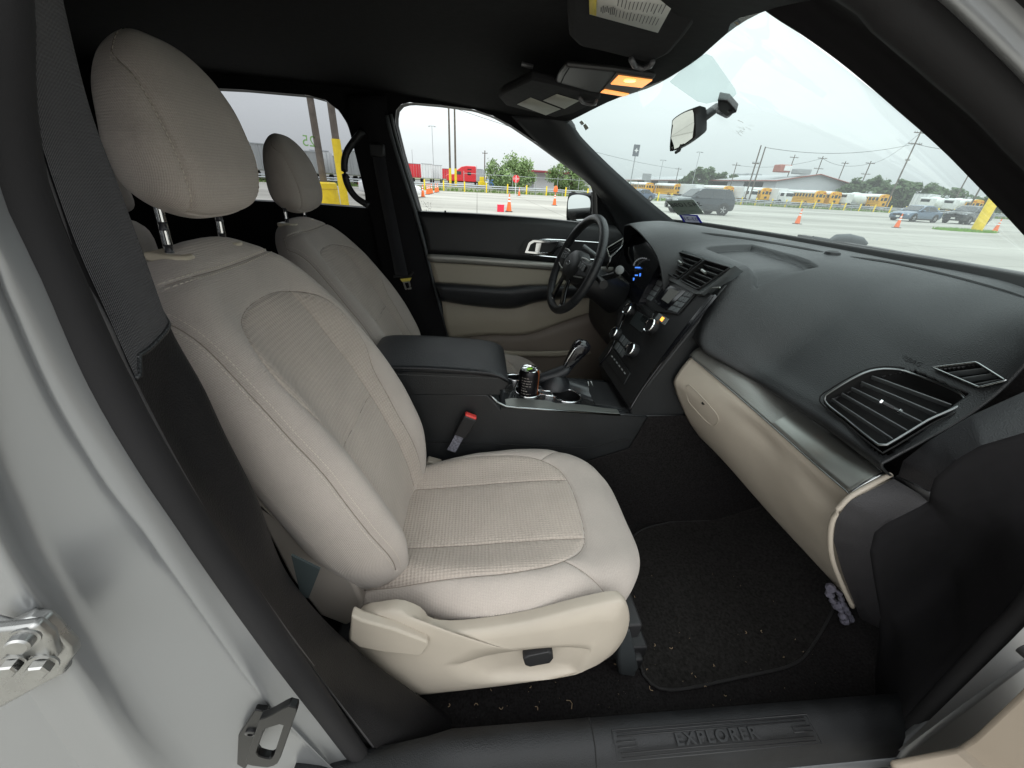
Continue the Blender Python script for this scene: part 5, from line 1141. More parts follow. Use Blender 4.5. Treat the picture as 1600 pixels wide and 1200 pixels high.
g = G(); g.tube([m0+V((.0, .0, 0)), m0.lerp(m1, .3), m1], [.010, .012, .011], 12); g.tube([m1, m1+V((.012, 0, .004)), mw], [.007, .008, .006], 10); g.build('mirror_arm', blk, RM, smooth=60)
g = G(); q = [onws(*a, .012) for a in ((1121, 157), (1137, 160), (1151, 176), (1135, 183), (1122, 172))]; g.prism(q, (.0, 0, .018)); g.tube([m1+V((.01, 0, .0)), at(1140, 176, Y=.0)], .014, 12); g.build('mirror_foot', blk2, RM, bevel=.003)
g = G(); a_ = at(1065, 226, Y=.0); g.tube([a_, a_+V((-.004, 0, -.014)), a_+V((-.014, -.004, -.020))], [.004, .005, .004], 8); g.build('night_tab', blk2, RM)
# ---- visors
def slab(px, Z, th, nm, m_, bev=.012, par=CAR, slope=0.):
    g = G(); g.prism([at(x, y, Z=Z)+V((0, 0, 0)) for x, y in px], (0, 0, th)); return g.build(nm, m_, par, bevel=bev, bseg=3)
visf = mat('visor_cloth', (.017, .017, .018), .9, bump=('noise', 1500, .4), spec=.2, var=.1, varscale=50)
VZ = 1.715
V1 = slab([(884, -60), (885, 30), (888, 60), (900, 72), (940, 82), (1000, 97), (1018, 99), (1032, 93), (1048, 85), (1070, 60), (1118, -5), (1170, -60)], VZ, .02, 'sun_visor', visf); tag(V1, 'passenger sun visor with a large warning label')
V2 = slab([(778, 152), (786, 145), (830, 124), (868, 132), (935, 150), (938, 155), (925, 164), (895, 178), (868, 184), (790, 165)], VZ+.008, .02, 'sun_visor', visf); tag(V2, 'driver sun visor with two small labels')
def lab(par, px, Z, m_, nm): 
    g = G(); g.add([at(x, y, Z=Z) for x, y in px], [(0, 1, 2, 3)]); return g.build(nm, m_, par, solid=.0006, soff=0)
l1 = lab(V1, [(920, -30), (921, 22), (1028, 51), (1072, -30)], VZ-.0015, white, 'warning_label')
lab(l1, [(920, -28), (921, 21.5), (931.5, 24.5), (933, -28)], VZ-.0025, yel, 'yellow_heading')
g = G(); rnd = random.Random(8)
A_, B_, C_, D_ = at(934, -28, Z=VZ-.0028), at(933, 24, Z=VZ-.0028), at(1026, 49, Z=VZ-.0028), at(1068, -28, Z=VZ-.0028)
for col_ in range(2):
    for k in range(13):
        u = .28+.70*(k/13) if col_ == 0 else .28+.70*(k/13)
        v0, v1 = (.40, .64) if col_ == 0 else (.68, .93)
        a = A_.lerp(D_, u).lerp(B_.lerp(C_, u), v0+rnd.random()*.03); b_ = A_.lerp(D_, u).lerp(B_.lerp(C_, u), v1-rnd.random()*.06); w_ = (D_-A_).normalized()*.0011
        g.add([a, b_, b_+w_, a+w_], [(0, 1, 2, 3)])
for k in range(8):
    u = .05+.028*k; a = A_.lerp(D_, u).lerp(B_.lerp(C_, u), .62+rnd.random()*.1); b_ = A_.lerp(D_, u).lerp(B_.lerp(C_, u), .9-rnd.random()*.1); w_ = (D_-A_).normalized()*.0014; g.add([a, b_, b_+w_, a+w_], [(0, 1, 2, 3)])
g.build('printed_lines', ink, l1)
for px in ([(808, 163), (829, 152.5), (876, 170.5), (853, 180)], [(848.5, 157), (870, 147), (905, 157.5), (882, 170)]):
    px = [(x, y) for x, y in px]; l_ = lab(V2, px, VZ+.0065, mat('driver_label_paper', (.42, .42, .36), .6), 'warning_label')
    A2, B2, C2, D2 = [at(x, y, Z=VZ+.0055) for x, y in px]; g = G()
    for k in range(9):
        t_ = .12+.8*k/9; a = A2.lerp(B2, t_).lerp(D2.lerp(C2, t_), .06); b_ = A2.lerp(B2, t_).lerp(D2.lerp(C2, t_), .92); w_ = (B2-A2).normalized()*.0010; g.add([a, b_, b_+w_, a+w_], [(0, 1, 2, 3)])
    g.build('printed_lines', mat('soft_ink', (.22, .22, .19), .6), l_)
for par, px, zz in ((V1, [(986, 93), (992, 103), (1004, 107), (1016, 103), (1020, 97)], VZ-.006), (V2, [(905, 153), (911, 160), (921, 163), (930, 162), (932, 157)], VZ)):
    g = G(); g.tube([at(x, y, Z=zz) for x, y in px], .005, 8); g.build('visor_clip', mat('clip_grey', (.12, .12, .125), .3), par, smooth=180)
g = G(); a_ = at(815, 100, Z=1.765); g.tube([a_, a_+V((.03, 0, -.004))], .005, 8); g.build('visor_pivot', mat('clip_grey', (.12, .12, .125), .3), V2)
# overhead console
OC = slab([(866, 131), (872, 118), (884, 104), (960, 112), (1024, 122), (1015, 131), (1000, 142), (978, 151), (955, 148), (880, 137)], 1.728, .012, 'overhead_console', mat('console_grey_plastic', (.035, .034, .034), .45, bump=('noise', 900, .15)), .008)
g = G(); g.tube([at(x, y, Z=1.727) for x, y in ((889, 107), (882, 118), (876, 131))], .0012, 6); g.tube([at(x, y, Z=1.727) for x, y in ((962, 114), (948, 132), (936, 146))], .0012, 6); g.build('console_joint', void, OC)
lens = mat('lit_map_lens', (.9, .55, .2), .25, emis=((1.0, .36, .08), 1.0)); lens2 = mat('lit_map_lens_core', (1, .8, .4), .25, emis=((1.0, .58, .16), 2.6))
for px, nm in (([(966, 119.5), (1019, 126.5), (1003, 137.5), (954, 132)], 'map_light'), ([(945, 141), (938, 145), (974, 151), (983, 148)], 'map_light')):
    g = G(); g.prism([at(x, y, Z=1.7255) for x, y in px], (0, 0, .004)); ml = g.build(nm, lens, OC, bevel=.001)
g = G(); p = at(984, 127, Z=1.7245); g.lathe(p, (0, 0, -1), [(.014, 0), (.010, .0005), (0, .0008)], 16); g.build('bulb_glow', lens2, OC)
# ---- far side: wall with two window openings
FWo = [(656, 331), (645, 292), (630, 242), (617, 190), (619, 172), (627, 163), (640, 160), (687, 164), (740, 171), (770, 181), (800, 197), (837, 222), (875, 250), (912, 277), (930, 292), (933, 310), (934, 352), (900, 350.5), (825, 342), (725, 335)]
RWo = [(572, 325), (569, 290), (560, 250), (549, 215), (543, 194), (529, 172), (508, 156), (483, 149), (380, 140), (300, 136), (262, 140), (240, 170), (236, 230), (246, 290), (262, 306), (380, 313), (479, 318)]
fw = [at(x, y, Y=.745) for x, y in FWo]; rw = [at(x, y, Y=.745) for x, y in RWo]
outer = [V((-2.3, .745, .2)), V((1.15, .745, .2)), V((1.15, .745, 1.30)), V((.93, .745, 1.37)), V((.62, .745, 1.56)), V((.40, .745, 1.72)), V((.2, .745, 1.83)), V((-2.3, .745, 1.83))]
tris = tessellate_polygon([outer, fw, rw]); allp = outer+fw+rw
g = G(); g.add(allp, [t_ for t_ in tris]); g.build('side_wall_trim', head, CAR, smooth=180)
for nm, lp in (('driver_window_frame', fw), ('rear_window_frame', rw)):
    cc = sum(lp, V())/len(lp); pts = lin(lp, 90, True)
    g = G(); g.grid([[p+V((0, .0, 0)) for p in pts], [cc+(p-cc)*1.005+V((0, .025, 0)) for p in pts], [cc+(p-cc)*.985+V((0, .04, 0)) for p in pts], [cc+(p-cc)*1.05+V((0, .08, 0)) for p in pts]], closed=True)
    g.build(nm, blk2, CAR, smooth=60)
dglass = glass('clear_side_glass', (.93, .965, .96), .03)
g = G(); cc = sum(fw, V())/len(fw); g.add([cc+(p-cc)*1.02+V((0, .05, 0)) for p in fw], [tuple(range(len(fw)))]); DG = g.build('driver_window', dglass, CAR)
# small etched glass mark
g = G(); rnd = random.Random(2)
for k in range(40):
    x, y = rnd.uniform(658, 674), 314+rnd.random()*16; a = at(x, y, Y=.79); g.box(a, (.003, .001, .0014))
g.build('etched_mark', mat('etch', (.62, .62, .58), .8), DG)
g = G(); cc = sum(rw, V())/len(rw); g.add([cc+(p-cc)*1.02+V((0, .05, 0)) for p in rw], [tuple(range(len(rw)))]); RG = g.build('rear_side_window', glass('privacy_glass', (.50, .51, .53), .05), CAR)
grn = glass('green_marker', (.62, .80, .50), .01)
q = [at(x, y, Y=.785) for x, y in ((464, 208), (496, 212), (498, 234), (466, 230))]
quadtext(q, '25', .058, .55, .5, grn, RG, 'marker_writing', mirror=True)
# far pillar between the doors
bl = pxs([(545, 150), (548, 200), (562, 260), (578, 330), (592, 400), (612, 480), (640, 560)], .735); bm_ = pxs([(575, 150), (582, 200), (600, 270), (618, 340), (632, 400), (655, 480), (680, 560)], .705); br_ = pxs([(603, 150), (607, 190), (625, 250), (645, 325), (662, 395), (685, 475), (708, 560)], .73)
g = G(); g.grid(sheet([bl, bm_, br_], 40, 14)); FB = g.build('far_door_pillar_trim', ptrim, CAR, smooth=180, solid=.01)
g = G(); g.tube(pxs([(604, 185), (608, 172), (620, 160)], .72)[:1]+crom(pxs([(604, 180), (612, 215), (632, 280), (650, 335), (664, 385), (680, 450), (705, 540)], .722), 30), .009, 8); g.build('driver_door_seal', mat('soft_grey_seal', (.05, .055, .058), .5), CAR, smooth=180)
g = G(); g.tube(crom(pxs([(611, 178), (619, 215), (639, 282), (654, 330)], .735), 20), .006, 8); g.build('door_frame_strip', mat('frame_grey', (.10, .11, .11), .45), CAR, smooth=180)
a = crom(pxs([(581, 240), (592, 300), (606, 370), (618, 432)], .690), 20); b_ = crom(pxs([(601, 240), (611, 300), (625, 370), (638, 432)], .690), 20)
g = G(); g.grid([a, b_]); s2_ = g.build('driver_seat_belt', web, CAR, solid=.002); uvfill(s2_, (0, 2))
g = G(); g.box(at(590, 235, Y=.69), (.06, .03, .05)); g.build('belt_guide', blk2, s2_, bevel=.008)
g = G(); g.tube(pxs([(615, 432), (640, 432), (645, 425)], .685), .006, 8); g.build('belt_stop', blk2, s2_)
g = G(); g.prism(pxs([(625, 436), (643, 434), (640, 440), (629, 441)], .684), (0, .003, 0)); g.build('tongue_head', mat('tongue_yellow', (.75, .6, .1), .4), s2_)
g = ring([(629, 440), (640, 439), (643, 452), (633, 453)], [(632, 442), (638, 441.5), (640, 450), (635, 450.5)], .684, .687, 24); g.build('tongue_plate', steel, s2_)
g = G(); g.tube(crom(pxs([(566, 205), (552, 222), (541, 240), (538, 262), (543, 288), (556, 308), (577, 322)], .68), 30), .0115, 10, squash=1.2); g.tube(pxs([(552, 222), (558, 215), (568, 205)], .68), .012, 8); g.build('grab_handle', blk2, CAR, smooth=180)
# driver door panel
def band(nm, rows, m_, par, Ys, n=40, mm=8, solid=.008, **k):
    g = G(); g.grid(sheet([pxs(r, y) for r, y in zip(rows, Ys)], n, mm)); return g.build(nm, m_, par, smooth=180, solid=solid, soff=-1 if False else 0)
b1 = [(648, 330), (740, 334), (840, 341), (900, 347), (960, 353), (1000, 357)]
b2_ = [(662, 362), (740, 364), (840, 370), (900, 375), (960, 380), (1000, 384)]
b3 = [(668, 397), (740, 401), (840, 409), (900, 414), (960, 418), (1000, 422)]
DD = band('driver_door', [b1, b1, b2_, b3], blk, CAR, [.76, .735, .725, .722])
b3b = [(x, y+2.5) for x, y in b3]
b4 = [(672, 408), (740, 412), (840, 419), (900, 424), (960, 428), (1000, 432)]
band('door_trim_strip', [b3, [(x, (y+y2)/2) for (x, y), (_, y2) in zip(b3, b4)], b4], mat('door_satin_strip', (.36, .35, .32), .35, metal=.4), DD, [.716, .708, .716], mm=6)
b5 = [(680, 442), (740, 446), (790, 449), (830, 446), (900, 446), (1000, 446)]
band('door_beige_insert', [[(x, y+1.5) for x, y in b4], b5], mat('door_beige', (.34, .30, .235), .6, bump=('noise', 500, .2), var=.04), DD, [.722, .715])
b6 = [(684, 452), (740, 455), (800, 458), (840, 453), (900, 450), (1000, 450)]
b7 = [(688, 466), (740, 474), (800, 478), (840, 468), (900, 462), (1000, 462)]
band('door_armrest', [b5, [(x, y+2) for x, y in b5], b6, b7, [(x, y+3) for x, y in b7]], leath, DD, [.716, .66, .648, .665, .72], mm=16)
b8 = [(702, 530), (760, 523), (820, 522), (860, 510), (900, 495), (930, 486)]
b7b = [(690, 468), (740, 475), (800, 479), (840, 470), (890, 464), (960, 462)]
band('door_lower_beige', [b7b, [(694, 498), (750, 500), (810, 500), (850, 492), (900, 480), (950, 472)], b8], mat('door_beige', (.34, .30, .235), .6), DD, [.722, .71, .72])
b9 = [(720, 620), (760, 620), (820, 620), (880, 620), (940, 620), (1000, 610)]
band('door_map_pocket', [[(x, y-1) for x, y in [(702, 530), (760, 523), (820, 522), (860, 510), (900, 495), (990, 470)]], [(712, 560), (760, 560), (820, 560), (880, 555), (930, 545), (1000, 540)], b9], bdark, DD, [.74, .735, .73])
band('door_pocket_lip', [[(735, 545), (790, 548), (850, 549), (900, 547), (920, 545)], [(737, 552), (790, 556), (850, 557), (900, 556), (925, 553)]], mat('door_beige', (.34, .30, .235), .6), DD, [.70, .70], n=20, mm=4)
# recess bezel and inner handle
g = ring([(812, 392), (820, 376), (832, 373), (886, 377), (930, 379), (930, 404), (880, 403), (815, 397)], [(822, 392), (827, 380), (834, 376.5), (875, 378), (876, 386), (865, 396), (860, 398), (824, 395)], .715, .722, 60); hb = g.build('handle_bezel', blk2, DD)
g = ring([(820, 395), (826, 379), (833, 375), (884, 378), (883, 382), (873, 386), (864, 398), (858, 399)], [(825, 392.5), (829, 382), (835, 378.5), (870, 381), (868, 386), (861, 394), (856, 395)], .708, .714, 60); g.build('door_handle', chrome, hb, bevel=.001)
g = G(); g.tube(pxs([(815, 397), (870, 402), (935, 406)], .712), .0025, 6); g.tube(pxs([(830, 373), (880, 375), (935, 379)], .712), .0025, 6); g.build('bezel_chrome_line', chrome, hb)
g = G(); g.prism(pxs([(838, 380), (846, 380), (843, 394), (836, 393)], .712), (0, .004, 0)); g.build('handle_paddle', chrome, hb)
g = G(); p = at(696, 340, Y=.745); g.lathe(p, (0, 0, 1), [(.006, -.005), (.006, .003), (.0035, .005), (.0035, .022), (.005, .024), (.004, .03), (0, .031)], 12); g.build('lock_pin', blk2, DD)
# outside mirror
MC = at(908, 326, Y=1.02)
c4 = pxs([(889, 303, 1.0), (898, 302, 1.02), (926, 303, 1.06), (930, 307, 1.07), (928, 330, 1.07), (921, 352, 1.06), (900, 353, 1.02), (887, 348, 1.0), (885, 330, 1.0)]); pts = crom(c4, 40, True); c_ = sum(pts, V())/40
g = G(); bk = V((.10, .05, .0)); g.grid([[c_+(p-c_)*.88+V((-.004, -.004, 0)) for p in pts], pts, [c_+(p-c_)*1.04+bk*.25 for p in pts], [c_+(p-c_)*.8+bk*.9 for p in pts], [c_+bk]*40], closed=True)
OM = g.build('door_mirror', blk2, CAR, smooth=50)
gi = pxs([(891, 308, 1.0), (920, 308, 1.05), (922, 330, 1.055), (913, 349, 1.04), (892, 346, 1.0)]); pts = crom(gi, 40, True); c_ = sum(pts, V())/40
g = G(); g.add([p+V((-.006, -.012, 0)) for p in pts], [tuple(range(40))]); g.build('mirror_glass', mat('mirror_silver', (.80, .84, .82), .02, metal=1.), OM)
g = G(); g.prism([at(926, 300, Y=.83), at(975, 345, Y=.83), at(985, 372, Y=.83), at(928, 365, Y=.83)], (0, .03, 0)); g.build('mirror_sail', blk2, CAR)
g = G(); g.tube([MC+V((.09, .02, -.02)), V((.66, .84, 1.36))], .03, 10); g.build('mirror_stalk', blk2, OM)
# far A pillar trim
fa = [pxs([(858, 170), (893, 189), (905, 211), (950, 257), (1000, 302), (1040, 335), (1068, 356)], .655), pxs([(845, 180), (875, 200), (890, 225), (930, 275), (975, 320), (1010, 352), (1030, 372)], .665), pxs([(800, 178), (838, 218), (878, 249), (914, 277), (935, 300), (960, 345), (975, 380)], .74)]
g = G(); g.grid(sheet(fa, 40, 12)); g.build('far_windshield_pillar_trim', mat('pillar_smooth_grey', (.022, .024, .026), .55, bump=('noise', 1200, .2)), CAR, smooth=180, solid=.012)
# wiper / cowl piece outside
p = V((1.42, .20, 1.362)); g = G(); g.tube([at(1296, 376, Y=.25), at(1306, 372, Y=.25), at(1325, 372, Y=.25), at(1345, 376, Y=.25), at(1354, 381, Y=.25)], [.006, .014, .016, .014, .006], 8); g.tube([at(1270, 371, Y=.25), at(1300, 376, Y=.25)], .006, 6); g.build('wiper_motor_cover', mat('wiper_dark', (.05, .06, .065), .5), CAR, smooth=60)
g = G(); rows = [[V((1.34+.0*abs(y), y, 1.335)), V((1.5, y, 1.31)), V((1.7, y, 1.27)), V((2.6, y, 1.17)), V((2.75, y, 1.0))] for y in (-.85, -.5, 0, .5, .85)]; g.grid(sheet(rows, 16, 12)); g.build('hood_panel', silver, CAR, smooth=180)
# rear seat glimpse
g = G(); g.box((-1.25, -.2, .95), (.25, 1.1, .75)); g.box((-1.0, -.2, .58), (.6, 1.1, .25)); rs_ = g.build('rear_seat', fab, CAR, bevel=.07, bseg=4); uvfill(rs_)
for y in (.3,):
    g = G(); g.box((-1.28, y, 1.42), (.12, .26, .18)); q_ = g.build('rear_headrest', fab, rs_, bevel=.04, bseg=4); uvfill(q_)
# ---- centre console
g = G(); pc = [(-.42, .27), (-.42, .88), (-.30, .895), (.04, .885), (.09, .82), (.12, .79), (.30, .775), (.52, .760), (.60, .80), (1.42, .80), (1.42, .27)]
g.prism([(x, -.128, z) for x, z in pc], (0, .256, 0)); CC = g.build('centre_console', blk, CAR, bevel=.008)
g = G(); g.tube([V((-.30, -.1295, .70)), V((.1, -.1295, .68)), V((.40, -.1295, .66)), V((.56, -.1295, .70))], .002, 6); g.build('console_joint', void, CC)
g = G()
for s_ in (-1, 1): g.prism([V((x, s_*.131, z)) for x, z in ((-.6, .25), (-.6, .52), (-.1, .56), (.40, .60), (.56, .66), (.60, .80), (1.44, .82), (1.44, .25))], (0, s_*.006, 0))
g.build('tunnel_carpet', carpet, CC, bevel=.003)
PZ = .832
def pz(x): return PZ-.03*(x-.1)/.4
holes = []
def circ(cx, cy, r_, n=36, sx=1., sy_=1.): return [V((cx+math.cos(i*2*math.pi/n)*r_*sx, cy+math.sin(i*2*math.pi/n)*r_*sy_, 0)) for i in range(n)]
op = [V((.085, -.129, 0)), V((.50, -.129, 0)), V((.60, -.129, 0)), V((.60, .129, 0)), V((.085, .129, 0))]
h1, h2, h3 = circ(.188, -.008, .045), circ(.332, -.018, .050, sx=1.08), circ(.16, .095, .032, sx=1.5, sy_=.8)
tris = tessellate_polygon([op, h1, h2, h3]); al = op+h1+h2+h3
g = G(); g.add([V((p.x, p.y, pz(p.x))) for p in al], [t_ for t_ in tris]); g.build('console_top_plate', mat('console_gloss_grey', (.03, .032, .034), .25, var=.1), CC, solid=.004, soff=0)
g = G(); g.add([V((p.x, p.y, pz(p.x)-.001)) for p in op]+[V((p.x, p.y, .70)) for p in op], [(0, 1, 6, 5), (1, 2, 7, 6), (3, 4, 9, 8), (4, 0, 5, 9)]); g.build('console_skirt', blk, CC)
for h_ in (h1, h2, h3):
    c_ = sum(h_, V())/36; top = [V((p.x, p.y, pz(p.x)+.0015)) for p in h_]
    g = G(); g.grid([top, [V((c_.x+(p.x-c_.x)*.93, c_.y+(p.y-c_.y)*.93, p.z-.06)) for p in top], [V((c_.x, c_.y, pz(c_.x)-.062))]*36], closed=True); cup = g.build('cup_holder', mat('cup_liner', (.008, .008, .009), .4), CC, smooth=60)
    g = G(); g.tube(top, .0032, 8, closed=True); g.build('cup_ring', chrome, cup, smooth=180)
g = G(); g.tube([V((.228, -.02, pz(.23)+.002)), V((.26, -.030, pz(.26)+.002)), V((.295, -.035, pz(.29)+.002))], .003, 8); g.tube([V((.228, .014, pz(.23)+.002)), V((.26, .004, pz(.26)+.002)), V((.295, .004, pz(.29)+.002))], .003, 8); g.build('ring_bridge', chrome, CC, smooth=180)
g = G(); tp = [(.10, -.128), (.50, -.128), (.50, -.098), (.43, -.092), (.39, -.083), (.33, -.082), (.28, -.084), (.25, -.070), (.13, -.068), (.10, -.08)]
g.prism([V((x, y, pz(x)+.003)) for x, y in tp], (0, 0, .002)); g.build('satin_console_trim', satin, CC, bevel=.0012)
g = G(); g.tube([V((.045, -.130, .885)), V((.07, -.130, .855)), V((.10, -.130, .838)), V((.14, -.130, .833)), V((.50, -.130, .803))], .004, 8); g.build('console_chrome_line', mat('dark_chrome', (.30, .31, .31), .2, metal=1.), CC, smooth=180)
g = G(); g.prism([V((x, y, pz(x)+.003)) for x, y in [(.425, -.075), (.56, -.085), (.56, .11), (.45, .11), (.43, .02)]], (0, 0, .002)); fm = g.build('storage_mat', blk2, CC, bevel=.002)
g = G(); q = [at(x, y, Z=pz(.47)+.006) for x, y in ((918, 596), (924, 595), (928, 607), (921, 607))]; g.add(q, [(0, 1, 2, 3)]); g.build('usb_label', mat('label_light', (.55, .56, .55), .5), fm)
# armrest
g = G(); ap = [(-.34, .905), (-.34, .975), (-.2, .985), (.0, .975), (.07, .962), (.105, .935), (.09, .905)]
rows = []
for y, k in ((-.135, .75), (-.140, .9), (-.128, 1.), (0, 1.02), (.12, 1.), (.13, .9), (.125, .75)):
    rows.append([V((x, y, .905+(z-.905)*k)) for x, z in ap])
g.grid(sheet(rows, 50, 40)); AR = g.build('armrest', leath, CC, smooth=180)
g = G(); g.add(rows[0], [tuple(range(7))]); g.box((-.13, -.005, .895), (.42, .25, .03)); g.build('armrest_base', blk, AR, bevel=.004)
g = G()
for k in range(60):
    x = -.30+k*.0062; g.tube([V((x, -.1405+.0, .962-.0008*k*.3)), V((x+.004, -.1405, .962-.0008*k*.3))], .0008, 4)
g.build('armrest_stitching', mat('grey_thread', (.10, .10, .10), .8), AR)
# shifter
SB = V((.31, .055, .80))
g = G(); g.tube([V((.20, .055, .835)), V((.25, .055, .850)), V((.30, .055, .866)), V((.335, .055, .885)), V((.35, .055, .90))], [.016, .022, .028, .026, .016], 14, squash=.8); g.lathe((.30, .055, .80), (0, 0, 1), [(.06, .02), (.055, .04), (.035, .06), (.02, .075)], 24); SH = g.build('gear_shifter', leath, CAR, smooth=180)
kn = [((.335, .055, .885), .014, .014), ((.345, .055, .905), .020, .018), ((.358, .055, .935), .024, .022), ((.372, .055, .962), .030, .025), ((.385, .055, .983), .032, .026), ((.395, .055, .997), .024, .020), ((.40, .055, 1.003), .004, .004)]
ax_ = V((.45, 0, .9)).normalized(); ay = V((0, 1, 0)); az = V((.9, 0, -.45)).normalized()
g = G(); g.grid([[V(c)+az*a*abs(math.cos(t_))**.7*math.copysign(1, math.cos(t_))+ay*b_*abs(math.sin(t_))**.7*math.copysign(1, math.sin(t_)) for t_ in [i*2*math.pi/28 for i in range(28)]] for c, a, b_ in kn], closed=True); g.build('shifter_knob', gloss, SH, smooth=180)
g = G(); g.tube([V((.320, .040, .895)), V((.333, .035, .935)), V((.350, .034, .975)), V((.372, .038, .997))], .0025, 8); g.build('knob_chrome', chrome, SH, smooth=180)
# seat belt buckle
u_ = V((.42, 0, .9)).normalized(); bx = Matrix((V((.9, 0, -.42)), V((0, 1, 0)), u_)).transposed()
bc = at(727, 665, Y=-.155); g = G(); g.box(bc, (.045, .026, .085), bx); BK = g.build('belt_buckle', blk2, CAR, bevel=.006, bseg=3)
g = G(); g.box(bc+u_*.042, (.040, .020, .012), bx); g.build('release_button', redp, BK, bevel=.004)
g = G(); g.box(bc-u_*.075, (.030, .004, .08), bx); g.build('buckle_strap', mat('strap_speckle', (.16, .16, .19), .8, bump=('noise', 600, .5), var=.5, varscale=150), BK)
# ================================================================== SEATS
def pad_fn(axis, yc, ws, ds, bol, ends, e_exp=(.55, .55), lead=1.0):
    """axis: [(x,z)] in the XZ plane; returns evaluator F(theta, s) -> points, plus length"""
    P = crom([V((x, 0, z)) for x, z in axis], 400); P = np.array([[p.x, p.z] for p in P])
    seg = np.r_[0, np.cumsum(np.hypot(*np.diff(P, axis=0).T))]; L = seg[-1]
    def tab(t, s): return np.interp(s, [a for a, _ in t], [b for _, b in t])
    def sm(t, s):   # smoothed table
        return sum(tab(t, np.clip(s+d, 0, 1)) for d in (-.04, -.02, 0, .02, .04))/5
    def F(th, s, seamf=None):
        px = np.interp(s*L, seg, P[:, 0]); pz = np.interp(s*L, seg, P[:, 1])
        e = .01; tx = np.interp(np.clip(s+e, 0, 1)*L, seg, P[:, 0])-np.interp(np.clip(s-e, 0, 1)*L, seg, P[:, 0]); tz = np.interp(np.clip(s+e, 0, 1)*L, seg, P[:, 1])-np.interp(np.clip(s-e, 0, 1)*L, seg, P[:, 1])
        h = np.hypot(tx, tz); tx, tz = tx/h, tz/h; nx, nz = tz*lead, -tx*lead
        kw = np.ones_like(s); kd = np.ones_like(s)
        for side, (ew, ed) in enumerate(ends):
            q = s if side == 0 else 1-s
            kw = kw*np.where(q < ew, (1-(1-np.clip(q/ew, 0, 1))**2.6)**(1/2.6), 1); kd = kd*np.where(q < ed, (1-(1-np.clip(q/ed, 0, 1))**2.2)**(1/2.2), 1)
        c, si = np.cos(th), np.sin(th)
        w_ = sm(ws, s)*kw; d_ = sm(ds, s)*kd
        u = w_*np.sign(c)*np.abs(c)**e_exp[0]; n = d_*np.sign(si)*np.abs(si)**e_exp[1]
        un = u/np.maximum(w_, 1e-6)
        u = u*np.where(si < 0, 1-.10*np.clip(-si, 0, 1)**.5, 1.)
        b = sm(bol, s)*kd
        fr = np.clip(si, 0, 1)**.5
        n = n+fr*b*(np.exp(-((np.abs(un)-.80)/.26)**2)-.12)
        off = np.zeros_like(u)
        if seamf is not None: off = seamf(u, s*L, un)*np.clip(si*4, 0, 1)
        n = n+off
        X = px+nx*n; Z = pz+nz*n
        return X, yc+u, Z, u, s*L, un, si
    F.ws = lambda s: sm(ws, s); F.L = L
    return F
def distf(seams):
    segs = []
    for pl in seams:
        p = np.array(pl); segs += [(p[i], p[i+1]) for i in range(len(p)-1)]
    def D(u, q):
        d = np.full(u.shape, 9.)
        for a, b in segs:
            ab = b-a; t_ = np.clip(((u-a[0])*ab[0]+(q-a[1])*ab[1])/max(ab@ab, 1e-12), 0, 1)
            d = np.minimum(d, np.hypot(u-a[0]-t_*ab[0], q-a[1]-t_*ab[1]))
        return d
    return D
def smooth2(pl, n=40, closed=False): return [(p.x, p.y) for p in crom([V((a, b, 0)) for a, b in pl], n, closed)]
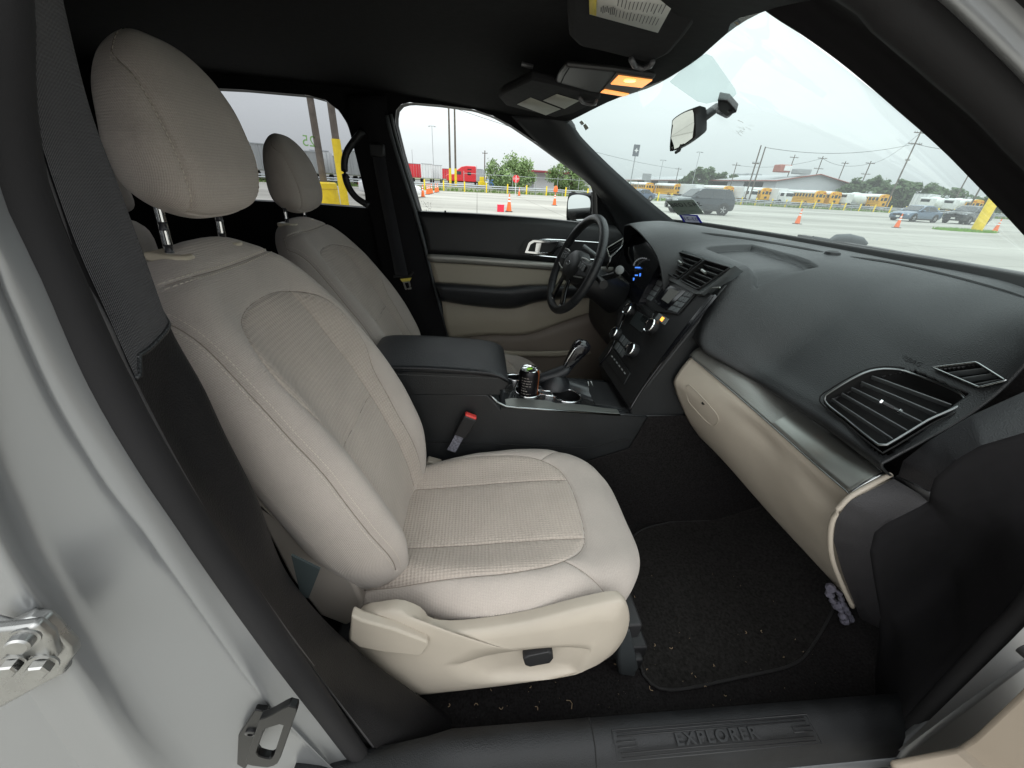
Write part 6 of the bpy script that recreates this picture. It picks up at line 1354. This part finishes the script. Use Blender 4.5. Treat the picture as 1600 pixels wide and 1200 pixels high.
def make_pad(name, F, seams, insert, mats, nth=380, ns=260, parent=None, groove=.0042, wr=None, front_bias=.80, edge_pairs=()):
    D = distf(seams)
    def seamf(u, q, un):
        d = D(u, q); o = -groove*np.exp(-(d/.0024)**2)-.0030*np.exp(-(d/.013)**2)
        o = o+.0009*np.sin(u*37+q*19)*np.sin(q*31-u*11)
        return o
    nf = int(nth*front_bias); th = np.r_[np.linspace(0, math.pi, nf, endpoint=False), np.linspace(math.pi, 2*math.pi, nth-nf, endpoint=False)]
    th = np.r_[th]
    # even spacing on the front: warp so that u is near uniform
    uu = np.linspace(1, -1, nf, endpoint=False); mixv = np.sign(uu)*np.abs(uu)**(1/.55); thf = np.arccos(np.clip(mixv, -1, 1)); th[:nf] = .75*thf+.25*th[:nf]
    ss = .5-.5*np.cos(np.linspace(0, math.pi, ns)); ss = .72*np.linspace(0, 1, ns)+.28*ss
    ss[0] = .0005; ss[-1] = .9995
    T, S = np.meshgrid(th, ss)
    X, Y, Z, U, Q, UN, SI = F(T, S, seamf)
    co = np.stack([X, Y, Z], -1).reshape(-1, 3)
    k, n = T.shape; idx = np.arange(k*n).reshape(k, n)
    a = idx[:-1, :]; b = np.roll(idx, -1, 1)[:-1, :]; c = np.roll(idx, -1, 1)[1:, :]; d = idx[1:, :]
    quads = np.stack([a, b, c, d], -1).reshape(-1, 4)
    me = bpy.data.meshes.new(name); nv = len(co); nq = len(quads)
    me.vertices.add(nv); me.vertices.foreach_set('co', co.astype(np.float32).ravel())
    caps = [list(idx[0, ::-1]), list(idx[-1, :])]
    me.loops.add(nq*4+2*n); me.polygons.add(nq+2)
    lv = np.r_[quads.ravel(), np.array(caps[0]), np.array(caps[1])]
    me.loops.foreach_set('vertex_index', lv.astype(np.int32))
    me.polygons.foreach_set('loop_start', np.r_[np.arange(nq)*4, nq*4, nq*4+n].astype(np.int32))
    me.update(calc_edges=True)
    for q in mats: me.materials.append(q)
    fu = (U.reshape(-1)[quads]).mean(1); fq = (Q.reshape(-1)[quads]).mean(1); fs = (SI.reshape(-1)[quads]).mean(1)
    mi = np.where((fs > .25) & insert(fu, fq), 1, 0); me.polygons.foreach_set('material_index', np.r_[mi, 0, 0].astype(np.int32))
    me.polygons.foreach_set('use_smooth', [True]*(nq+2))
    arc = np.zeros_like(U)
    dd = np.sqrt(np.diff(X, axis=1)**2+np.diff(Y, axis=1)**2+np.diff(Z, axis=1)**2); A_ = np.concatenate([np.zeros((k, 1)), np.cumsum(dd, axis=1)], 1); jc = int(np.argmin(np.abs(th-math.pi/2))); UVx = A_-A_[:, jc:jc+1]; UVy = Q
    uv = me.uv_layers.new(name='UVMap'); uvx = UVx.reshape(-1)[lv]; uvy = UVy.reshape(-1)[lv]
    uv.data.foreach_set('uv', np.stack([uvx, uvy], -1).astype(np.float32).ravel())
    bm = bmesh.new(); bm.from_mesh(me); bmesh.ops.recalc_face_normals(bm, faces=bm.faces); bm.to_mesh(me); bm.free()
    o = bpy.data.objects.new(name, me); scn.collection.objects.link(o); o.parent = parent
    o['_'] = 0; del o['_']
    return o, seamf
def put(F, u, q, seamf, lift=.0006):
    s = np.array([q/F.L]); w_ = F.ws(s); c = np.clip(np.array([u])/w_, -.995, .995); th = np.arccos(np.sign(c)*np.abs(c)**(1/.55))
    # correct for end rounding: iterate
    for _ in range(6):
        X, Y, Z, U, *_r = F(th, s, seamf); r = U/np.where(np.abs(U) < 1e-5, 1e-5, np.array([u])) if abs(u) > 1e-3 else 1
        if abs(u) > 1e-3:
            c = np.clip(c/np.clip(r, .5, 1.5), -.999, .999); th = np.arccos(np.sign(c)*np.abs(c)**(1/.55))
    return V((float(X[0]), float(Y[0]), float(Z[0])))
def seamline(F, seamf, lines, parent, col, nrm):
    g = G()
    for pl in lines:
        P = [V((a, b, 0)) for a, b in pl]; L_ = sum((P[i+1]-P[i]).length for i in range(len(P)-1)); n = max(4, int(L_/.012)); R = crom(P, n) if len(P) > 2 else lin(P, n)
        g.tube([put(F, a.x, a.y, seamf)+nrm*.0004 for a in R], .0010, 5)
    return g.build('seam_welt', col, parent, smooth=180)
def stitching(name, F, seamf, lines, parent, off=.0055, step=.0068, nrm=None):
    g = G()
    for pl, sides in lines:
        P = [V((a, b, 0)) for a, b in pl]; n = max(4, int(sum((P[i+1]-P[i]).length for i in range(len(P)-1))/step)); R = crom(P, n*2) if len(P) > 2 else lin(P, n*2)
        for i in range(0, len(R)-1, 2):
            t_ = (R[i+1]-R[i]).normalized(); nn = V((-t_.y, t_.x, 0))
            for sd in sides:
                a = R[i]+nn*off*sd; b = R[i]+nn*off*sd+t_*.0042
                A = put(F, a.x, a.y, seamf); B = put(F, b.x, b.y, seamf)
                up = nrm; A += up*.0008; B += up*.0008; sidev = (B-A).cross(up).normalized()*.0008
                g.add([A-sidev, A+sidev, A+up*.0006, B-sidev, B+sidev, B+up*.0006], [(0, 1, 2), (3, 5, 4), (0, 3, 4, 1), (1, 4, 5, 2), (2, 5, 3, 0)])
    return g.build(name, stitch, parent, weld=False)
YC = -.415
# ---- cushion
cax = [(-.30, .572), (-.1, .574), (.1, .582), (.3, .586), (.40, .572), (.448, .55)]
CF = pad_fn(cax, YC, [(0, .22), (.15, .235), (.4, .285), (.6, .298), (.85, .290), (1, .275)], [(0, .07), (.2, .08), (.6, .09), (1, .09)], [(0, .02), (.3, .045), (.7, .040), (.88, .02), (1, .0)], ((.06, .05), (.34, .16)), lead=-1.0)
Lc = CF.L
ci_l = smooth2([(-.205, .03), (-.215, .2), (-.215, .4), (-.19, .52), (-.13, .585), (0, .60), (.13, .585), (.19, .52), (.215, .4), (.215, .2), (.205, .03)], 60)
c_v1 = [(.105, .02), (.110, .3), (.112, .59)]; c_v2 = [(-.105, .02), (-.110, .3), (-.112, .59)]
c_h = smooth2([(-.11, .42), (0, .425), (.11, .42)], 12)
c_front = smooth2([(-.285, .40), (-.27, .55), (-.20, .665), (-.1, .70), (0, .705), (.1, .70), (.20, .665), (.27, .55), (.285, .40)], 40)
c_edge = [(-.272, .06), (-.285, .25), (-.288, .40)]; c_edge2 = [(.272, .06), (.285, .25), (.288, .40)]
c_diag1 = [(-.19, .52), (-.255, .60)]; c_diag2 = [(.19, .52), (.255, .60)]
cs = [ci_l, c_v1, c_v2, c_edge, c_edge2, c_diag1, c_diag2]
def c_ins(u, q):
    lim = np.interp(q, [0, .2, .4, .47, .52, .56, .585, .6], [.205, .215, .215, .205, .19, .16, .13, .02]); return (np.abs(u) < lim) & (q < .6)
SEAT = thing  # placeholder to keep names tidy
CU, sf = make_pad('front_seat', CF, cs, c_ins, [fab, fabi], parent=CAR)
tag(CU, 'front passenger seat in beige cloth')
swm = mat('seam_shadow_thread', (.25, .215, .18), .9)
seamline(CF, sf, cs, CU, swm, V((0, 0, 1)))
stitching('cushion_stitching', CF, sf, [(c_edge, (1, -1))], CU, nrm=V((0, 0, 1)))
# ---- backrest
bax = [(-.245, .585), (-.275, .74), (-.335, .93), (-.425, .1+1.05), (-.505, 1.31), (-.525, 1.375)]
BF = pad_fn(bax, YC, [(0, .185), (.1, .23), (.3, .268), (.5, .268), (.7, .252), (.85, .232), (1, .20)], [(0, .06), (.25, .080), (.6, .072), (.85, .058), (1, .05)], [(0, .035), (.2, .078), (.45, .074), (.7, .050), (.9, .020), (1, .0)], ((.10, .06), (.30, .10)))
Lb = BF.L
i_arch = smooth2([(-.150, .05), (-.152, .25), (-.158, .42), (-.178, .50), (-.186, .57), (-.160, .645), (-.09, .690), (0, .702), (.09, .690), (.160, .645), (.186, .57), (.178, .50), (.158, .42), (.152, .25), (.150, .05)], 90)
b_v1 = smooth2([(.100, .688), (.104, .6), (.112, .4), (.112, .06)], 20); b_v2 = smooth2([(-.158, .42), (-.125, .39), (-.113, .30), (-.112, .06)], 20)
b_h = smooth2([(-.124, .385), (0, .378), (.112, .385)], 12)
b_e1 = smooth2([(-.205, .10), (-.238, .25), (-.238, .42), (-.228, .58), (-.208, .70), (-.192, .785)], 30); b_e2 = [(-a, b) for a, b in b_e1]
b_top = smooth2([(-.192, .785), (-.1, .780), (0, .778), (.1, .780), (.192, .785)], 20)
b_s1 = [(-.165, .44), (-.215, .50)]; b_s2 = [(.165, .44), (.215, .50)]
def b_ins(u, q):
    lim = np.interp(q, [0, .25, .42, .50, .57, .61, .645, .67, .69, .702], [.150, .152, .158, .178, .186, .178, .160, .130, .09, .01]); return (np.abs(u) < lim) & (q < .702)
BK_, sfb = make_pad('backrest', BF, [i_arch, b_v1, b_v2, b_h, b_e1, b_e2, b_top], b_ins, [fab, fabi], parent=CU, nth=400, ns=300)
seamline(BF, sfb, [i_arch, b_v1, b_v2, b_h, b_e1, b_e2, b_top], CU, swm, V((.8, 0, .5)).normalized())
stitching('backrest_stitching', BF, sfb, [(b_e1, (1, -1)), (b_e2, (1, -1)), (b_top, (1, -1))], CU, nrm=V((.8, 0, .5)).normalized())
# ---- headrest
hax = [(-.487, 1.416), (-.479, 1.475), (-.480, 1.555), (-.490, 1.63), (-.497, 1.664)]
HF = pad_fn(hax, YC-.005, [(0, .102), (.2, .128), (.42, .137), (.72, .116), (1, .085)], [(0, .055), (.3, .067), (.65, .056), (1, .032)], [(0, 0), (1, 0)], ((.22, .22), (.42, .22)), e_exp=(.62, .62))
h_s1 = smooth2([(-.085, .02), (-.102, .06), (-.108, .12), (-.098, .2), (-.080, .26), (-.055, .285)], 24); h_s2 = [(-a, b) for a, b in h_s1]
h_bot = smooth2([(-.085, .02), (-.04, .012), (.04, .012), (.085, .02)], 10)
HR, sfh = make_pad('headrest', HF, [h_s1, h_s2, h_bot], lambda u, q: u > 9, [fab, fabi], nth=220, ns=150, parent=CU, groove=.0055)
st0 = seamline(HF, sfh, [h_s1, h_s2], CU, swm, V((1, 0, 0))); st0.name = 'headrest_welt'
st1 = stitching('headrest_stitching', HF, sfh, [(h_s1, (1,)), (h_s2, (-1,))], CU, off=.004, nrm=V((1, 0, 0)))
for k in (HR, st1): pass
# posts + guides
def posts(parent, dx=0, dz=0, h=.115, y0=YC):
    for y in (-.075, .075):
        g = G(); a = V((-.512, y0+y-.01, 1.33)); b = V((-.500, y0+y-.01, 1.33+h)); g.tube([a, b], .0068, 14); po_ = g.build('headrest_post', chrome, parent, smooth=60)
        for k in (.38, .68):
            c_ = a.lerp(b, k); g = G(); g.lathe(c_+V((.0022, -.003, 0)), (b-a), [(.0068, -.006), (.0052, -.003), (.0052, .003), (.0068, .006)], 12); g.build('post_notch', mat('notch_dark', (.03, .03, .035), .3), parent)
        g = G(); o_ = [(-.030, -.022), (.016, -.022), (.028, -.010), (.028, .010), (.016, .022), (-.030, .022)]
        g.prism([V((-.506+q, y0+y+p-.008, 1.352-q*.12)) for q, p in o_], V((0, 0, .014))); g.build('post_guide', mat('guide_beige', (.50, .44, .34), .45), parent, bevel=.004, bseg=3)
posts(CU)
# ---- driver seat: same build, farther back and lower headrest
def shift_copy(o, d, parent):
    c = o.copy(); scn.collection.objects.link(c); c.parent = parent; c.location = d
    return c
kids = [q for q in bpy.data.objects if q.parent == CU]
CD = CU.copy(); scn.collection.objects.link(CD); CD.location = (-.10, .83, 0); tag(CD, 'driver seat in beige cloth beyond the console')
hg_ = V((-.245, 0, .585)); tilt = Matrix.Translation(hg_) @ Matrix.Rotation(rad(-5), 4, 'Y') @ Matrix.Translation(-hg_)
for q in kids:
    c = q.copy(); scn.collection.objects.link(c); c.parent = CD
    nm = q.name
    if nm.startswith('cushion') or nm == 'seam_welt': continue
    ez = -.036 if (nm.startswith('headrest') and not nm.startswith('headrest_post')) else -.012
    c.matrix_local = Matrix.Translation((0, 0, ez)) @ tilt @ Matrix.Translation((0, YC, 0)) @ Matrix.Diagonal((1, 1.08 if ez > -.03 else 1, 1, 1)) @ Matrix.Translation((0, -YC, 0)) @ q.matrix_basis
# ---- beige side trim of the passenger seat
o_ = [(560, 962), (590, 955), (622, 952), (655, 965), (668, 980), (700, 985), (760, 980), (830, 968), (900, 950), (955, 938), (975, 938), (983, 955), (983, 978), (972, 1002), (950, 1025), (905, 1043), (840, 1057), (760, 1070), (680, 1080), (610, 1086), (570, 1070), (550, 1030), (545, 990)]
i_ = [(735, 1022), (770, 1012), (820, 1005), (852, 1002), (880, 1001), (905, 1003), (918, 1006), (915, 1012), (905, 1030), (898, 1042), (880, 1046), (850, 1050), (800, 1052), (770, 1052), (750, 1047), (738, 1040), (725, 1030), (722, 1026)]
OP = crom([at(x, y, Y=-.722) for x, y in o_], 96, True); IP = crom([at(x, y, Y=-.722) for x, y in i_], 96, True)
def rot_align(A, B):   # start B at the point nearest A[0] seen from the centre
    c = sum(B, V())/len(B); an = math.atan2(A[0].z-c.z, A[0].x-c.x); k = min(range(len(B)), key=lambda i: abs((math.atan2(B[i].z-c.z, B[i].x-c.x)-an+math.pi) % (2*math.pi)-math.pi)); B = B[k:]+B[:k]
    return B
IP = rot_align(OP, IP); co_ = sum(OP, V())/96; ci_ = sum(IP, V())/96
def sc(pts, c, k, dy): return [c+(p-c)*k+V((0, dy, 0)) for p in pts]
g = G(); g.grid([sc(OP, co_, .985, .022), sc(OP, co_, 1.0, .012), sc(OP, co_, 1.0, .002), sc(OP, co_, .985, -.006), [a.lerp(b, .35)+V((0, -.012, 0)) for a, b in zip(OP, IP)], [a.lerp(b, .8)+V((0, -.016, 0)) for a, b in zip(OP, IP)], sc(IP, ci_, 1.03, -.015), sc(IP, ci_, .98, -.008), sc(IP, ci_, .88, .002), sc(IP, ci_, .5, .003), [ci_+V((0, .003, 0))]*96], closed=True)
TR = g.build('seat_side_trim', bplas, CU, smooth=180)
g = G(); sw_ = [(817, 1030), (823, 1026), (858, 1019), (864, 1021), (865, 1030), (860, 1037), (828, 1043), (820, 1040)]; g.prism([at(x, y, Y=-.744) for x, y in sw_], (0, .02, 0)); g.build('seat_switch', blk2, CU, bevel=.004, bseg=3)
lv = [(548, 962), (565, 970), (620, 985), (668, 1003), (670, 1008), (662, 1022), (655, 1026), (600, 1020), (560, 1012), (545, 1000)]
g = G(); g.prism([at(x, y, Y=-.748) for x, y in lv], (0, .022, 0)); g.build('recline_lever', bplas, CU, bevel=.005, bseg=3)
g = G(); g.box((.05, -.60, .50), (.75, .16, .06)); g.box((.05, -.23, .50), (.75, .10, .08)); g.box((.02, -.62, .32), (.95, .05, .06)); g.box((.02, -.2, .32), (.95, .05, .06)); g.box((.45, -.62, .30), (.06, .09, .05)); g.build('seat_rail', blk2, CU, bevel=.006)
g = G(); q = [at(x, y, Y=-.685) for x, y in ((970, 985), (985, 985), (998, 1045), (992, 1058), (968, 1055), (966, 1030))]; g.prism(q, (0, .05, 0)); g.build('rail_end_cap', mat('rail_cap_grey', (.03, .034, .036), .5), CU, bevel=.006)
g = G(); q = [at(x, y, Y=-.655) for x, y in ((395, 772), (405, 781), (460, 833), (519, 877), (553, 912), (567, 943), (561, 967), (540, 978), (500, 962), (455, 905), (400, 800))]; g.prism(q, (0, .03, 0)); g.build('backrest_side_panel', mat('side_panel_cloth', (.27, .24, .21), .8, bump=('noise', 900, .3)), CU, bevel=.008, bseg=3)
# inner hinge cover, beige
g = G(); q = [at(x, y, Y=-.17) for x, y in ((655, 738), (668, 720), (690, 726), (672, 752), (652, 760))]; g.prism(q, (0, .03, 0)); g.build('hinge_cover', bplas, CU, bevel=.005)
# ================================================================== LOOSE THINGS IN THE CAR
# floor mat
mo = [(985, 845), (1040, 818), (1120, 812), (1230, 792), (1262, 815), (1290, 880), (1292, 950), (1268, 1010), (1235, 1040), (1150, 1060), (1060, 1078), (1022, 1072), (1000, 1040), (985, 950)]
base = [at(x, y, Z=.27) for x, y in mo]; base = [V((min(p.x, 1.33), p.y, 0)) for p in base]; pts = crom(base, 80, True); c_ = sum(pts, V())/80
def fz(p): return .262+(0 if p.x < 1.0 else (p.x-1.0)**1.15*.55)+.006
rows = [[V((c_.x+(p.x-c_.x)*k, c_.y+(p.y-c_.y)*k, 0)) for p in pts] for k in (1, .985, .97, .8, .55, .3, .0)]
for i, r in enumerate(rows):
    for p in r: p.z = fz(p)+(0, .006, .004, .004, .004, .004, .004)[i]+.003*math.sin(p.x*14)*math.cos(p.y*12)
g = G(); g.grid(rows, closed=True); FM = g.build('floor_mat', matc, None, smooth=180); tag(FM, 'black carpet floor mat in the passenger footwell', 'floor mat')
g = G(); g.tube([V((p.x, p.y, fz(p)+.004)) for p in pts], .004, 6, closed=True); g.build('mat_binding', mat('binding', (.011, .010, .010), .9), FM, smooth=180)
# crumbs
g = G(); rnd = random.Random(9)
def crumb(p, s, curl):
    d = V((rnd.gauss(0, 1), rnd.gauss(0, 1), .1*rnd.gauss(0, 1))).normalized(); n_ = d.cross(V((0, 0, 1))); q = [p+d*s*t_+n_*curl*math.sin(t_*3)*s+V((0, 0, .001)) for t_ in (0, .35, .7, 1)]
    g.tube(q, min(.0009, s*.12), 4)
for i in range(85):
    x = rnd.uniform(-.15, 1.05); y = rnd.uniform(-.76, -.25) if rnd.random() < .5 else rnd.uniform(-.76, -.64); p = V((x, y, 0)); p.z = fz(p)+.008; crumb(p, rnd.choice([.0015, .002, .003, .006]), rnd.uniform(-.5, .5))
for x, y, s in ((747, 1102, .010), (893, 1108, .022), (1022, 1010, .008), (1046, 1012, .009), (840, 1110, .01), (1165, 990, .008), (1190, 985, .008), (700, 1105, .008), (780, 1106, .010), (1015, 1072, .012)):
    p = at(x, y, Z=.275); crumb(p, s, .5)
tag(g.build('debris', mat('dry_crumbs', (.28, .20, .125), .9), None, weld=False), 'pale crumbs and dry bits scattered over the black carpet', 'debris', kind='stuff')
# rag hanging under the glovebox
rg = pxs([(1300, 915, -.60), (1296, 925, -.60), (1302, 940, -.60), (1312, 950, -.60), (1318, 965, -.60), (1326, 985, -.60)])
g = G(); g.tube(crom(rg, 40), [.008+.004*math.sin(i*1.3)+.003*math.sin(i*.5) for i in range(40)], 9); g.tube(crom(pxs([(1298, 920, -.595), (1310, 925, -.60), (1318, 945, -.605), (1330, 968, -.6), (1325, 980, -.6)]), 30), [.006+.003*math.sin(i*1.9) for i in range(30)], 8)
tag(g.build('rag', mat('lilac_yarn', (.20, .19, .24), .95, bump=('voronoi', 160, 1.), var=.4, varscale=60), None, smooth=180), 'small crumpled grey lilac rag hanging below the near end of the glovebox', 'rag')
# drink can
CP = V((.19, -.005, pz(.19)-.045))
can = thing('drink_can', 'open black and orange drink can standing in the rear cup holder', 'can', CP)
g = G(); R_ = .0315; can.scale = (1.17, 1.17, 1.12); g.lathe((0, 0, 0), (0, 0, 1), [(0, .004), (.022, .004), (.024, 0), (.030, .008), (R_, .014), (R_, .108), (.0295, .116), (.0265, .121)], 40)
cm = bpy.data.materials.new('can_print'); cm.use_nodes = True; t = cm.node_tree; b = t.nodes['Principled BSDF']; b.inputs['Metallic'].default_value = .55; b.inputs['Roughness'].default_value = .28
co = t.nodes.new('ShaderNodeTexCoord'); sx = t.nodes.new('ShaderNodeSeparateXYZ'); t.links.new(co.outputs['Object'], sx.inputs[0])
at2 = t.nodes.new('ShaderNodeMath'); at2.operation = 'ARCTAN2'; t.links.new(sx.outputs[1], at2.inputs[0]); t.links.new(sx.outputs[0], at2.inputs[1])
rp = t.nodes.new('ShaderNodeValToRGB'); rp.color_ramp.interpolation = 'CONSTANT'
mr = t.nodes.new('ShaderNodeMapRange'); mr.inputs[1].default_value = -math.pi; mr.inputs[2].default_value = math.pi; t.links.new(at2.outputs[0], mr.inputs[0]); t.links.new(mr.outputs[0], rp.inputs[0])
els = rp.color_ramp.elements; els[0].position = 0; els[0].color = (.012, .010, .012, 1); els[1].position = .40; els[1].color = (.60, .14, .015, 1)
for p_, c_ in ((.425, (.25, .07, .02, 1)), (.45, (.55, .16, .03, 1)), (.49, (.35, .35, .35, 1)), (.51, (.012, .010, .012, 1))): e = els.new(p_); e.color = c_
t.links.new(rp.outputs[0], b.inputs['Base Color'])
g.build('can_body', cm, can, smooth=50)
g = G(); g.lathe((0, 0, 0), (0, 0, 1), [(.0265, .121), (.0272, .1225), (.0262, .124), (.0245, .1225), (.0235, .118), (0, .118)], 40); top = g.build('can_lid', chrome, can, smooth=50)
g = G(); g.lathe((.006, -.004, .1187), (0, 0, 1), [(.013, 0), (.011, .0005), (0, .0006)], 20); g.build('lid_opening', void, top)
g = G(); g.box((.000, .004, .1205), (.017, .012, .0015), Matrix.Rotation(.5, 3, 'Z')); g.build('pull_tab', mat('lime_green', (.35, .75, .03), .4), top, bevel=.0007)
wi = mat('can_ink', (.50, .45, .42), .5)
g = G()
for k in range(9):   # fine print rows wrapped on the can
    z = .028+k*.0092; a0 = -2.45; span = [1.05, .9, 1.0, .7, .5, 1.0, .95, 1.05, .8][k]
    for j in range(14):
        if (j*7+k*3) % 5 == 0: continue
        a1 = a0+span*j/14; a2 = a1+span/14*.75; r_ = R_+.0003; h = .0016 if k not in (3,) else .003
        g.add([(math.cos(a1)*r_, math.sin(a1)*r_, z), (math.cos(a2)*r_, math.sin(a2)*r_, z), (math.cos(a2)*r_, math.sin(a2)*r_, z+h), (math.cos(a1)*r_, math.sin(a1)*r_, z+h)], [(0, 1, 2, 3)])
g.build('fine_print', wi, can)
